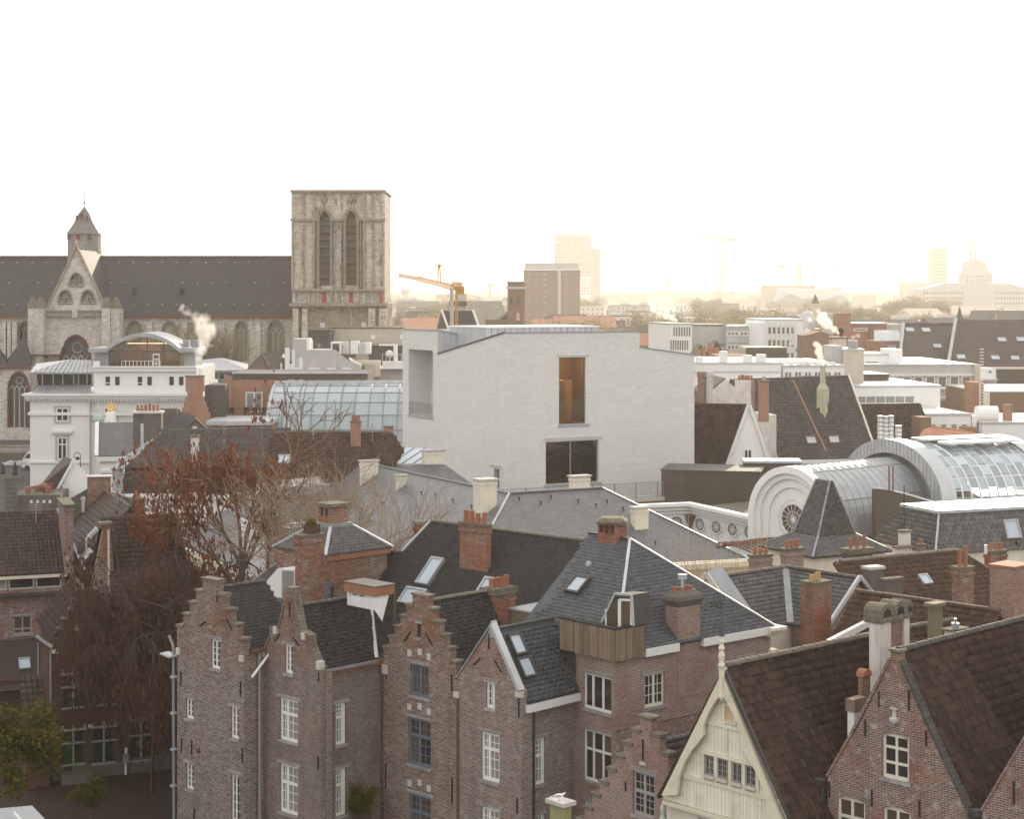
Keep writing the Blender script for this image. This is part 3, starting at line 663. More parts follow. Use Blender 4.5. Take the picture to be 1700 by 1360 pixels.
ridge(A3,(.34,cu,zr+.02),(xr1,cu,zr+.02),MT['ridge'],.12,.34)
wall(A3.R(Wd),[(.3,0),(4.5,0),(4.5,ze),(.3,ze)],MT['brick_b'])
A3.part('gutter',MB().bar((.3,Wd+.1,L.z(640,1085)),(3.2,Wd+.1,L.z(640,1085)),.12),MT['zinc'])
pipe(A3,L.P(-.12,L.z(757,1160),.06),L.P(-.12,0,.06),.05,'rust')
A4 = Bld('lead_verge_house','brick house with a pointed gable edged in pale lead and two roof windows','house',866,Y_A4,TH)
L = A4.L(); Wd = L.u(757.6); cu = L.u(816.5); zap = L.z(816.5,1040); zR = L.z(862,1144); zL = zR
uR,uL = L.u(862),Wd
winpx(L,807,821.5,1134,1177,mx=(.3,),gx=2,gz=3,fw=.1,gl='pane'); winpx(L,799,829,1218,1298,mx=(.6,),mz=(.66,),gx=2,gz=(3,2),gl='pane_c',fw=.11,mw=.13)
winpx(L,799,829,1343,1420,mx=(.6,),mz=(.66,),gx=2,gz=(3,2),gl='pane_c',fw=.11,mw=.13)
wall(L,[(0,0),(0,zR-.15),(uR,zR),(cu,zap),(uL,L.z(760,1130)),(Wd,0)],MT['brick_f'],thick=.34)
for q in ((1134,810,820),): pass
A4.part('verge_flashing',MB().bar(L.P(uR-.05,zR-.08,-.05),L.P(cu,zap+.1,-.05),.34,.16),MT['zinc_l'])
A4.part('verge_flashing',MB().bar(L.P(uL-.03,L.z(761,1128)+.06,-.05),L.P(cu,zap+.12,-.05),.2,.06),MT['zinc'])
mb = MB(); mb.prism([L.P(cu-.26,zap-.5,.03),L.P(cu+.26,zap-.5,.03),L.P(cu+.03,zap+.22,.03),L.P(cu-.03,zap+.22,.03)],L.N*-.3); A4.part('apex_plate',mb,MT['zinc'])
mb = MB(); fbox(mb,L,-.05,.3,zR-.35,zR-.12,-.1,.1); A4.part('kneeler_block',mb,MT['stone_w'])
anchors(A4,L,[(812,1052,1078,0),(862,1160,1192,0),(859,1325,1352,0)])
for px,a,b,ln in ((792,1092,1106,.2),(827,1097,1115,-.2)):
    u,z1 = L.h(px,a); z0 = L.h(px,b)[1]; A4.part('wall_anchor',MB().bar(L.P(u+ln,z0,.03),L.P(u-ln,z1,.03),.05,.04,up=L.N),MT['iron'])
R = A4.R(); ze = R.z(875,1171)+.1; xe = R.u(968); R3 = A4.R(.25)
A4.part('wall',MB().box(.34,.66,.002,.4,0,ze-.25),MT['brick_f'])
for y0,y1 in ((1226,1303),(1353,1420)): winpx(R3,889,905.5,y0,y1,mx=(.78,),mz=(.62,),gx=2,gz=(2,3),gl='pane_c',fw=.1,mw=.12)
wall(R3,[(.6,0),(xe+1,0),(xe+1,ze),(.6,ze)],MT['brick_f'])
zr = A4.hit('y',cu,826,1043.5).z; xr1 = A4.hit('y',cu,932,1030).x
P4 = [(.3,-.1,ze),(xe,-.1,ze),(xe,cu,zr),(.3,cu,zr)]
troof(A4,P4,MT['slate_s'],.34,.2,'slate',under=MT['slate_a']); slab(A4,[(.3,Wd,ze),(xe,Wd,ze),(xe,cu,zr),(.3,cu,zr)],MT['slate_a'])
ridge(A4,(.3,cu,zr+.02),(xr1,cu,zr+.02),MT['zinc_dark'],.08,1.2)
A4.part('fascia',MB().box(.25,xe,-.16,.05,ze-.42,ze-.1),MT['white'])
pl4 = plane3(P4[0],P4[1],P4[2])
skylight(A4,pl4,[(839,1055),(861,1054),(874,1088),(852,1090)],fr='zinc_dark',gl='sky_pane'); skylight(A4,pl4,[(854,1094),(877,1092),(889,1125),(867,1129)],fr='zinc_dark',gl='sky_pane')
pipe(A4,(.85,.12,ze-.45),(.85,.12,0),.075,'zinc_dark')
# ---- F: the long slate roof behind the wings
Fb = Bld('long_slate_roof_house','long house behind the front gables under a dark slate roof with roof windows','house',866,Y_A4,TH)
xe = 4.3; Fl = Fb.L(xe); zeF = Fb.hit('x',xe,640,1075).z-.2
xr = xe+5.6; r0 = Fb.hit('x',xr,717,868); r1 = Fb.hit('x',xr,985,897); zr = (r0.z+r1.z)/2
y_l = Fb.hit('x',xe,560,1000).y; hipb = Vector((xe,Fb.hit('x',xe,600,1000).y,zeF))
yL = r0.y
pF = plane3((xe,0,zeF),(xe,10,zeF),(xr,0,zr))
PF = [(xe,-1.5,zeF),(xe,yL+1.0,zeF),Fb.hitp(pF,668,917),(xr,yL,zr),(xr,r1.y,zr)]
troof(Fb,[PF[0],PF[4],PF[3],PF[2],PF[1]],MT['slate_a'],.22,.16,'hex')
zl2 = Fb.hitp(pF,640,916).z; a_ = Fb.hitp(pF,668,917); b_ = Fb.hitp(pF,628,915)
troof(Fb,[(xe,yL+.99,zeF-.02),a_+Vector((0,0,-.02)),b_+Vector((0,0,-.02)),(xe,b_.y+1.2,zeF-.02)],MT['slate_a'],.22,.16,'hex')
slab(Fb,[(xr,yL,zr),(xr,r1.y,zr),(xr+5,r1.y,zeF),(xr+5,yL,zeF)],MT['slate_a'])
ridge(Fb,(xr,yL,zr+.02),(xr,r1.y,zr+.02),MT['ridge'],.13,.36); ridge(Fb,a_,b_,MT['ridge_d'],.12,.36)
Fb.part('verge_flashing',MB().bar(a_+Vector((0,.05,.05)),Vector((xr,yL+.05,zr+.05)),.12,.08),MT['zinc_l'])
Fb.part('wall',MB().box(xe+.3,xr+4.7,-1,yL+4.5,0,zeF),MT['brick_b'])
wall(Fb.R(yL),[(xe+2,zeF-1),(xr+4,zeF-1),(xr,zr-.15)],MT['brick_b'])
for q in ([(716,928),(738,929),(716,974),(693,972)],[(677,978),(712,980),(698,1008),(661,1004)],[(805,962),(838,963),(822,995),(792,990)]): skylight(Fb,pF,q,fr='zinc',fw=.12)
def base_on(B,pl,px,py): return (B.M @ B.hitp(pl,px,py)).y
chimney(Fb,763,808,815,876,958,base_on(Fb,pF,800,945)-.4,npots=4,ph=.55,pr=.15)
chimney(Fb,801,822,856,990,1050,base_on(Fb,pF,830,1000)-3.6,npots=5,ph=.5,pr=.13,cap='mortar',caph=.3,ovh=.1)
chimney(Fb,692,694,712,871,885,base_on(Fb,pF,716,875)+2.2,'brick_ch',npots=0,cap='cope',extra=2)
# timber dormer beside the terrace
d0 = Fb.hitp(pF,895,1008)
Fb.part('dormer',MB().box(d0.x-1.8,d0.x+.6,d0.y-2.2,d0.y+.1,d0.z-.9,d0.z+.1),MT['wood_grey'])
Fb.part('dormer_edge',MB().box(d0.x-1.9,d0.x+.7,d0.y-2.3,d0.y+.2,d0.z+.102,d0.z+.18),MT['zinc_l'])
# ================================================================ G: pink brick house with the modern slate hipped roof
Ya = side(866,Y_A4,TH,960)
YG = along(960,Ya,130,1021.8)
G = Bld('pink_brick_house','pink brick house under a smooth slate hipped roof with a timber-clad roof terrace','house',1021.8,YG,40)
L,R = G.L(),G.R()
Wl = L.u(957)+.3; Wr = R.u(1279); ze = R.z(1129,1067)
kw = dict(gl='pane',fw=.09,mw=.11,fr='white',ov=.05)
winpx(L,969,1015,1121.8,1181,mx=(.34,.70),**kw); winpx(L,969,1015,1216,1301,mx=(.33,.68),mz=(.62,),gl=['pane','pane_w'],fw=.09,mw=.1,ov=.05)
winpx(L,969,1015,1337.5,1420,mx=(.33,.68),**kw)
wall(L,[(0,0),(0,ze),(Wl+2,ze),(Wl+2,0)],MT['brick_g'])
winpx(R,1070,1103.5,1118,1173.5,gx=2,gz=3,gl='pane',fw=.1,mw=.12,fr='cream_frame'); winpx(R,1225.5,1255,1091,1150,gx=2,gz=3,fr='cream_frame',fw=.09)
winpx(R,1080,1112,1300,1360,gx=2,gz=3,fr='cream_frame')
wall(R,[(0,0),(Wr,0),(Wr,ze),(0,ze)],MT['brick_g'])
mb = MB(); fbox(mb,R,0,Wr,R.z(1100,1196)-.05,R.z(1100,1196),-.02,.03);
G.part('string_course',mb,MT['brick_d'])
mb = MB(); fbox(mb,R,0,R.u(1165),0,R.z(1100,1197)-.06,0,.015); G.part('lower_wall',mb,MT['brick_d'])
a = Wr/2; r0 = G.hit('x',a,1046,894); r1 = G.hit('x',a,977,888); zr = (r0.z+r1.z)/2
ov = .15
pL = plane3((-ov,0,ze),(-ov,5,ze),(a,0,zr))
lp = G.hitp(pL,913,1003)
P_ = [(-ov,-ov,ze),(-ov,lp.y+.8,ze),lp,(a,r1.y,zr),(a,r0.y,zr)]
troof(G,[P_[0],P_[4],P_[3],P_[2],P_[1]],MT['slate_s'],.42,.2,'slate')
P2 = [(-ov,-ov,ze),(Wr+ov,-ov,ze),(a,r0.y,zr)]
troof(G,P2,MT['slate_s'],.42,.2,'slate')
slab(G,[(Wr+ov,-ov,ze),(Wr+ov,r1.y+6,ze),(a,r1.y,zr),(a,r0.y,zr)],MT['slate_s']); slab(G,[(a,r1.y,zr-.01),lp,(-ov,lp.y+.8,ze),(Wr,r1.y+6,ze)],MT['slate_s'])
G.part('hip_flashing',MB().bar((-ov,-ov,ze+.05),(a,r0.y,zr+.06),.13,.07),MT['zinc_l']); G.part('hip_flashing',MB().bar((Wr+ov,-ov,ze+.05),(a,r0.y,zr+.06),.11,.07),MT['zinc_l'])
G.part('ridge_flashing',MB().bar((a,r0.y,zr+.05),(a,r1.y,zr+.05),.14,.07),MT['zinc_dark'])
# white eaves fascia either side of the chimney, cornice at the far corner
cu0,cu1 = R.u(1112),R.u(1163)
for u0,u1 in ((R.u(1067),cu0+.4),(cu1,Wr+.1)):
    mb = MB(); fbox(mb,R,u0,u1,ze-.32,ze+.02,.001,.22); G.part('fascia',mb,MT['white'])
for i,(o_,h_) in enumerate(((.55,.14),(.38,.14),(.22,.16))):
    mb = MB(); fbox(mb,R,Wr-.4,Wr+o_,ze+.02-.15*i-.14,ze+.02-.15*i-.003,-.5,o_); G.part('cornice',mb,MT['render_c'])
mb = MB(); fbox(mb,R,Wr-.15,Wr+.3,ze-1.25,ze-1.05,-.2,.2); fbox(mb,R,Wr-.1,Wr+.14,ze-3,ze-1.26,-.2,.1); G.part('corner_bracket',mb,MT['render_c'])
# chimney on the wall line
yc = (G.M @ R.P(R.u(1125),0,.03)).y
ch = chimney(G,1105.3,1125.4,1162.3,1000,1085,yc,'brick_g',npots=5,cap='mortar',caph=.12,ph=.5,pr=.13,band=False,extra=2.0)
b_ = G.loc(Wp(1125.4,1000,yc)); x1 = G.hit('y',b_.y,1162.3,1000).x; y1 = G.hit('x',b_.x,1105.3,1000).y
mb = MB().lathe((0,0,0),[(.9,0),(.95,.22),(.7,.5)],4)
mb = MB(); q0 = [(b_.x-.0,b_.y-.0),(x1,b_.y),(x1,y1),(b_.x,y1)]; e = [.0,.13,.1,-.14]; hz = [-.25,.02,.2,.42]
k = 0
for e_,h_ in zip(e,hz): mb.v += [(q0[0][0]-e_,q0[0][1]-e_,b_.z+h_),(q0[1][0]+e_,q0[1][1]-e_,b_.z+h_),(q0[2][0]+e_,q0[2][1]+e_,b_.z+h_),(q0[3][0]-e_,q0[3][1]+e_,b_.z+h_)]
for j in range(3):
    for i in range(4): mb.f.append((j*4+i,j*4+(i+1) % 4,j*4+4+(i+1) % 4,j*4+4+i))
mb.f.append((12,13,14,15)); G.part('chimney_head',mb,MT['conc_d'],ch)
G.part('cowl',MB().cyl((x1-.75,b_.y+.35,b_.z+.9),.2,.16,12).cyl((x1-.75,b_.y+.35,b_.z+.4),.07,.5,8).cyl((x1-.75,b_.y+.35,b_.z+1.07),.22,.04,12),MT['zinc_l'],ch)
# roof light, vent, glazed cut-out, belvedere vent
skylight(G,pL,[(953,959),(978,960),(969,989),(941,987)],fr='zinc_dark',fw=.1)
c_ = G.hitp(pL,977.5,939); G.part('roof_vent',MB().lathe(c_-Vector((0,0,.05)),[(.16,0),(.16,.12),(.1,.22),(.02,.26)],12),MT['zinc'])
dx = G.hitp(pL,1045,1030).x-.6
q = [G.hit('x',dx,*p) for p in ((1000,1034),(1022,986),(1049,988),(1052,1040),(1000,1048))]
do = G.part('terrace_dormer',MB().prism(q,Vector((1.0,0,0))),MT['zinc_dark'])
for i,(a_,c2) in enumerate(((0,1),(1,2),(2,3))): G.part('dormer_edge',MB().bar(q[a_]+Vector((-.03,0,0)),q[c2]+Vector((-.03,0,0)),.1,.09,up=(1,0,0)),MT['zinc_l'],do)
fx = G.L(dx-.02); B_ = G
mb = MB()
for u in (1006.5,1028,1030.5,1048.5): mb.bar(fx.P(*fx.h(u,1046)),fx.P(*fx.h(u,996 if u > 1020 else 1012)),.09,.08,up=(1,0,0))
mb.bar(fx.P(*fx.h(1029,996)),fx.P(*fx.h(1049,997)),.09,.08,up=(1,0,0)); G.part('door_frame',mb,MT['white'],do)
for p4 in (((1007,1045),(1007,1014),(1027,994),(1027,1048)),((1031,1048),(1031,999),(1047,1000),(1047,1046))):
    G.part('pane',MB().prism([fx.P(*fx.h(*p)) for p in p4],fx.N*.01),MT['pane_w'],do)
vx,vy = a,r0.y+.7; vz = zr-.3; vo = G.part('belvedere_vent',MB().box(vx-.35,vx+.35,vy-.1,vy+1.1,vz,vz+.5),MT['brick_ch'])
for k in range(4): G.part('vent_pier',MB().box(vx-.35,vx+.35,vy-.1+k*.36,vy-.0+k*.36+.02,vz+.501,vz+.95),MT['brick_ch'],vo)
G.part('cap',MB().lathe((vx,vy+.5,vz+.95),[(.98,0),(1.0,.12),(.7,.28)],4),MT['cope'],vo)
# timber box
tb = G.L(-.28); zt = tb.z(1021.8,1046); zb = tb.z(1021.8,1099); ul = tb.u(930); rr_ = G.R(-.28); ur = rr_.u(1068)
def planks(face,u0,u1,z0,z1,w,mat,name,jz=.0,depth=.03,gap=.008,w0=0,B=None,kind='stuff'):
    mb = MB(); k = max(1,round((u1-u0)/w)); w_ = (u1-u0)/k
    for i in range(k): fbox(mb,face,u0+i*w_+gap/2,u0+(i+1)*w_-gap/2,z0+rng.uniform(-jz,jz),z1,w0,w0+depth+rng.uniform(0,.008))
    return face.B.part(name,mb,MT[mat],kind=kind)
planks(tb,-.28,ul,zb,zt,.14,'wood_grey','cladding_boards',.03,gap=.03); planks(rr_,-.28,ur,zb,zt,.14,'wood_grey','cladding_boards',.03,gap=.03)
G.part('terrace_box',MB().box(-.28,.0,-.27,ul,zb+.05,zt-.05).box(.001,ur,-.275,.0,zb+.05,zt-.05),MT['zinc_dark'])
G.part('terrace_rim',MB().box(-.36,-.12,-.36,ul+.04,zt+.001,zt+.06).box(-.119,ur+.03,-.36,-.12,zt+.001,zt+.06),MT['iron'])
G.part('terrace_floor',MB().box(0,ur,-.2,ul,zb+.3,zb+.4),MT['zinc_dark'])
sq = G.L(-.02); G.part('lead_cheek',MB().prism([sq.P(*sq.h(*p)) for p in ((932,1078),(956,1079),(956,1126))],sq.N*-.2),MT['zinc_dark'])
# ================================================================ E: slate pyramid roof with brick lantern, plus its white dormer wing
E = Bld('pyramid_roof_house','brick house with a slate pyramid roof topped by a square brick vent','house',541,89,44)
R,L = E.R(),E.L(); ze = R.z(545,921); xr_ = R.u(646)
wall(R,[(0,0),(xr_-.15,0),(xr_-.15,ze),(0,ze)],MT['brick_b']); wall(L,[(0,0),(xr_,0),(xr_,ze),(0,ze)],MT['brick_b'])
mb = MB(); fbox(mb,R,0,xr_,ze-.32,ze-.05,.001,.1); E.part('eaves_board',mb,MT['wood_br'])
s_ = xr_; tw = .72; ctr = s_/2; zt_ = E.hit('x',ctr-tw,568,878).z
sq0 = [(-.15,-.15,ze),(s_+.15,-.15,ze),(s_+.15,s_+.15,ze),(-.15,s_+.15,ze)]; sq1 = [(ctr-tw,ctr-tw,zt_),(ctr+tw,ctr-tw,zt_),(ctr+tw,ctr+tw,zt_),(ctr-tw,ctr+tw,zt_)]
for i in range(4):
    j = (i+1) % 4; q = [sq0[i],sq0[j],sq1[j],sq1[i]]
    (troof(E,q,MT['slate_p'],.26,.2,'scale') if i in (0,3) else slab(E,q,MT['slate_p']))
    E.part('hip_flashing',MB().bar(sq0[i],sq1[i],.16,.1),MT['zinc_l'])
E.part('lantern_skirt',MB().prism([(x*1.0+(x-ctr)*.06,y+(y-ctr)*.06,z-.1) for x,y,z in sq1],(0,0,.22)),MT['lead'])
zc1 = E.hit('x',ctr-tw*.75,568,845).z; t7 = tw*.75
lb = E.part('lantern',MB().box(ctr-t7,ctr+t7,ctr-t7,ctr+t7,zt_,zc1),MT['brick_ch']); E.part('cap',MB().box(ctr-t7-.12,ctr+t7+.12,ctr-t7-.12,ctr+t7+.12,zc1+.002,zc1+.16),MT['cope'],lb)
for yy in (ctr-.25,ctr+.12): E.part('vent_opening',MB().box(ctr-t7-.012,ctr-t7+.02,yy,yy+.16,zc1-.5,zc1-.1),MT['iron'],lb)
# wing with the slope that falls to the left and the white dormer
lw = E.L(.3); za = lw.z(490,914); a0 = E.hit('x',1.2,489,914); a1 = E.hit('x',0.2,410,969)
ridx = 2.4; pw = plane3(E.hit('x',-1.2,489,1000),E.hit('x',-1.2,410,998),E.hit('x',1.6,489,920))
q = [E.hitp(pw,410,972),E.hitp(pw,492,913),E.hitp(pw,545,930),E.hitp(pw,545,1010),E.hitp(pw,410,1010)]
troof(E,q,MT['slate_s'],.3,.2,'slate'); E.part('hip_flashing',MB().bar(q[0]+Vector((0,0,.05)),q[1]+Vector((0,0,.05)),.1,.06),MT['zinc_l'])
dl = E.L(-1.0); dpts = [(441,967),(461,944),(489,946),(490,1006),(455,1007)]
dq = [dl.P(*dl.h(*p)) for p in dpts]; dm = E.part('dormer',MB().prism(dq,Vector((2.4,0,0))),MT['white'])
E.part('dormer_window',MB().prism([dl.P(*dl.h(*p),.02) for p in ((469,947),(488,948),(488,1000),(469,997))],dl.N*.03),MT['greyframe'],dm)
E.part('pane',MB().prism([dl.P(*dl.h(*p),.06) for p in ((471,949),(486,950),(486,998),(471,996))],dl.N*.01),MT['pane_c'],dm)
E.part('wall',MB().box(.3,3,0,7,0,q[4].z+.2),MT['brick_dark'])
chimney(E,490,502.5,539,893,1003,86.2,'brick_b',npots=0,cap='mortar',caph=.1,extra=3)
cc = E.loc(Wp(502.5,893,86.2)); E.part('chimney_block',MB().box(cc.x+.5,cc.x+1.15,cc.y+.1,cc.y+.6,cc.z+.1,cc.z+.55),MT['brick_dark']); E.part('moss_clump',MB().lathe((cc.x+.75,cc.y+.3,cc.z+.55),[(.25,0),(.3,.1),(.15,.25),(.02,.3)],7),MT['leaf_g'])
pipe(E,R.P(.35,ze-1.6,.1),R.P(.35,0,.1),.06,'zinc_dark')
# flat-roofed dormer with brown fascia between E and F
D1 = Bld('flat_dormer','small white dormer with a brown-edged flat roof beside the pyramid roof','dormer',622,79.6,44)
R,L = D1.R(),D1.L(); zt = R.z(622,986); wl = L.u(574); wr = R.u(653)
D1.part('flat_roof',MB().box(-.1,wr,-.1,wl,zt-.12,zt+.3),MT['wood_br']); D1.part('roof_edge',MB().box(-.14,wr+.04,-.14,wl+.04,zt+.302,zt+.34),MT['zinc_dark'])
winpx(L,580,605,984,995,mx=(.5,),fr='white',sill=False,lint=False,fw=.1)
wall(L,[(0,zt-.75),(wl-.1,zt-.75),(wl-.1,zt),(0,zt)],MT['white']); wall(R,[(0,zt-.75),(wr*.4,zt-1.3),(wr-.2,zt),(0,zt)],MT['render_w'])
slab(Fb,[Fb.hitp(pF,*p)+Vector((0,0,-.06)) for p in ((560,968),(662,968),(662,1050),(646,1090),(606,1118),(560,1118))],MT['slate_a']); pipe(D1,R.P(wr,zt,.1),R.P(wr,zt-4,.1),.05,'rust')
# ================================================================ S: small stepped gable below the pink house
YS = 69.5
Sg = Bld('small_stepped_gable','low brick house with a small dark-capped stepped gable squeezed beside the cream gable','house',1072,YS,40)
L = Sg.L(); ztop = L.z(1072,1193); hw = .32
sh = (L.z(1072,1193)-L.z(1050,1213)); du = abs(L.u(1059)-L.u(1045.5)); prof = []; tr = []
n_ = 8; zb_ = ztop-sh*n_
pr = [(-hw-du*n_,zb_)]
for i in range(n_):
    u = -hw-du*(n_-i); pr += [(u,zb_+sh*i+.001),(u,zb_+sh*(i+1))]; tr.append((u,u+du,zb_+sh*(i+1)))
pr += [(-hw,ztop),(hw,ztop)]; tr[-1] = (-hw-du,-hw,ztop-sh); tr = [(-hw-du*(i+1),-hw-du*i,ztop-sh*(i+1)) for i in range(n_)]+[(-hw,hw,ztop)]+[(hw+du*i,hw+du*(i+1),ztop-sh*(i+1)) for i in range(n_)]
outl = [(-hw-du*n_,0)]
for i in range(n_,0,-1): outl += [(-hw-du*i,ztop-sh*i),(-hw-du*(i-1),ztop-sh*i)]
outl += [(-hw,ztop),(hw,ztop)]
for i in range(1,n_+1): outl += [(hw+du*(i-1),ztop-sh*i),(hw+du*i,ztop-sh*i)]
outl.append((hw+du*n_,0))
winpx(L,1050.5,1086.5,1284,1357,mz=(.55,),gx=2,gz=(3,2),fr='greyframe',fw=.1,mw=.13,lint='lint')
wall(L,outl,MT['brick_g'],thick=.34); copings(Sg,L,tr,.34,mat='cope',h=.12,ov=.08)
anchors(Sg,L,[(1068,1228,1262,0),(1039,1298,1314,0)]); mb = MB(); fbox(mb,L,L.u(1073),L.u(1063),L.z(1068,1271),L.z(1068,1266),0,.05); Sg.part('anchor_stone',mb,MT['stone_w'])
zr = Sg.hit('y',0,1092,1230).z-.1; xl = 4.2; w_ = hw+du*n_
troof(Sg,[(.2,-w_,zb_),(xl,-w_,zb_),(xl,0,zr),(.2,0,zr)],MT['tile_k'],.24,.34,'pan'); slab(Sg,[(.2,w_,zb_),(xl,w_,zb_),(xl,0,zr),(.2,0,zr)],MT['tile_k'])
ridge(Sg,(.3,0,zr+.04),(xl,0,zr+.04),MT['tile_k'],.16,.36)
Sg.part('wall',MB().box(.3,xl,-w_+.1,w_-.1,0,zb_-.05),MT['brick_b'])
# ================================================================ C: cream timber gable
Cb = Bld('cream_timber_gable_house','house with a tall cream-painted timber gable and brown pantile roof','house',1207,64,42)
L = Cb.L(); zap = L.z(1207,1112); ul,zf = L.h(1099,1318); sl = (zap-zf)/ul
zr1,zr2 = L.z(1207,1206),L.z(1207,1306); zj = L.z(1116,1331)
wins = [(1173,1187.5,1255,1288.5),(1193.5,1209,1260.5,1294.5),(1218.5,1233.5,1267,1302),(1240,1256.5,1273,1306.5)]
wz0 = min(L.z((a+b)/2,d) for a,b,c2,d in wins); wz1 = max(L.z((a+b)/2,c2) for a,b,c2,d in wins)
ru0 = L.u(1257.5)-.06; ru1 = L.u(1172)+.1
back = MB(); back.prism([L.P(ul,zj),L.P(-ul,zj),L.P(0,zap)],L.N*-.2)
Cb.part('wall',back,MT['cream_wood'])
def board(u0,u1,z0,z1f,w0=.0,w1=.035):
    """one vertical board, its head cut to the roof slope"""
    g_ = .006; u0 += g_; u1 -= g_
    za_,zb2 = z1f(u0),z1f(u1)
    if min(za_,zb2) < z0+.05: return
    r_ = rng.uniform(0,.012); P_ = [L.P(u0,z0,w0+.001),L.P(u1,z0,w0+.001),L.P(u1,zb2,w0+.001),L.P(u0,za_,w0+.001)]
    Cb.part('board',MB().prism(P_,L.N*(w1+r_)),MT['cream_wood'])
roofz = lambda u: zap-abs(u)*sl-.12
bw = .17; u = -ul+.2
while u < ul-.2:
    c_ = u+bw/2; inw = ru0 < c_ < ru1
    board(u,u+bw,max(zr1+.06,0),lambda q: roofz(q))
    top = lambda q: min(roofz(q),zr1-.06)
    if inw:
        board(u,u+bw,wz1+.12,top)
    else: board(u,u+bw,zr2+.05,top)
    board(u,u+bw,zj,lambda q: min(roofz(q),zr2-.08))
    u += bw
def rail(z0,z1,w=.1,name='rail'):
    k0 = min(ul,(zap-z0)/sl)-.15; mb = MB(); fbox(mb,L,-k0,k0,z0,z1,.03,w); Cb.part(name,mb,MT['cream_beam'])
rail(zr1-.07,zr1+.07); rail(zr2-.09,zr2+.06); rail(zj-.16,zj-.02,.16,'jetty_beam')
mb = MB(); fbox(mb,L,-.07,.05,wz1+.1,zr1-.071,.035,.075); Cb.part('post',mb,MT['cream_beam']); mb = MB(); fbox(mb,L,-.35,-.23,zj,zr2-.091,.035,.075); Cb.part('post',mb,MT['cream_beam'])
rail_w = MB(); fbox(rail_w,L,ru0-.06,ru1+.06,wz1+.03,wz1+.11,.02,.13); Cb.part('window_head',rail_w,MT['cream_beam'])
for a,b,c2,d in wins:
    u0,u1 = L.u(b),L.u(a); z0,z1 = L.z((a+b)/2,d),L.z((a+b)/2,c2)
    window(L,u0,u1,wz0+.06,wz1,gx=2,gz=3,fr='lint',gl='pane',fw=.045,depth=-.005,sill=False,lint=False,hole=False,barw=.016,mw=.05)
    s_ = MB(); fbox(s_,L,u0-.03,u1+.03,wz0-.06,wz0+.05,.0,.16); Cb.part('sill',s_,MT['stone_w'])
edges = [ru0]+[(L.u(wins[i][1])+L.u(wins[i+1][0]))/2 for i in range(3)][::-1]+[ru1]
for e_ in edges: mb = MB(); fbox(mb,L,e_-.075,e_+.075,zr2+.06,wz1+.03,.01,.09); Cb.part('window_post',mb,MT['cream_beam'])
# boarded loft hatch
h0,h1 = L.u(1225),L.u(1203.5); hz0,hz1 = L.z(1214,1201),L.z(1214,1173)
mb = MB();
for bx in ((h0,h0+.09,hz0,hz1),(h1-.09,h1,hz0,hz1),(h0-.04,h1+.04,hz1,hz1+.09),(h0+.09,h1-.09,hz0,hz0+.07)): fbox(mb,L,*bx,.03,.13)
Cb.part('hatch_frame',mb,MT['cream_beam']); mb = MB(); fbox(mb,L,h0+.09,h1-.09,hz0+.07,hz1,.03,.07); Cb.part('hatch',mb,MT['wood_br'] if False else wood('bare pine hatch',(.48,.34,.2),(.6,.45,.28),stain=.3))
# curved bargeboards
Lb = Cb.L(-.3); outp = [Lb.h(*p) for p in ((1097.5,1322),(1203,1108))]
inn = [Lb.h(*p) for p in ((1201,1149),(1190,1162),(1181,1175),(1173,1190),(1167,1208),(1167.5,1222),(1160,1232),(1146,1250),(1134,1270),(1126,1295),(1123,1321))]
ar = L.h(1207,1108)[1]
bl = [outp[1],outp[0]]+inn[::-1]
for s_ in (1,-1):
    loop = [Vector((s_*u,z,0)) for u,z in bl]; mb = MB(); k = len(loop)
    mb.v = [tuple(Lb.P(v.x,v.y)) for v in loop]+[tuple(Lb.P(v.x,v.y,-.14)) for v in loop]
    for t in tessellate_polygon([loop]): mb.f.append(tuple(t)); mb.f.append(tuple(k+i for i in t)[::-1])
    for i in range(k): mb.f.append((i,(i+1) % k,k+(i+1) % k,k+i))
    Cb.part('bargeboard',mb,MT['cream_beam'])
# finial with lead spike and iron vane
ft = Lb.P(0,zap,.05)
Cb.part('finial',MB().lathe(Lb.P(0,Lb.z(1207,1160),.0),[(.05,-.12),(.1,0),(.08,.2),(.09,1.0),(.14,1.15),(.09,1.25),(.12,1.5),(.08,1.65),(.12,1.75),(.07,1.9),(.10,2.0),(.06,2.25)],10),MT['cream_beam'])
fz = Lb.z(1207,1160)+2.2; fp = Lb.P(0,fz)
Cb.part('finial_spike',MB().lathe(fp,[(.13,0),(.11,.06),(.015,.62)],10),MT['zinc_dark']); Cb.part('vane_rod',MB().cyl(fp+Vector((0,0,.6)),.012,.62,6),MT['iron'])
vp = fp+Vector((0,0,1.02)); mb = MB(); dv = Cb.I.to_3x3() @ Vector((-1,0,0))
for (u0,u1,z0,z1) in ((.0,.34,0,.035),(0,.34,.155,.19),(.0,.03,.036,.154),(.15,.19,.036,.154),(.19,.33,.08,.11),(.34,.42,.12,.19),(.34,.42,0,.07)):
    a_ = vp+dv*u0+Vector((0,0,z0)); mb.prism([a_,vp+dv*u1+Vector((0,0,z0)),vp+dv*u1+Vector((0,0,z1)),vp+dv*u0+Vector((0,0,z1))],(Vector((0,0,1)).cross(dv))*.012)
Cb.part('vane_flag',mb,MT['iron'])
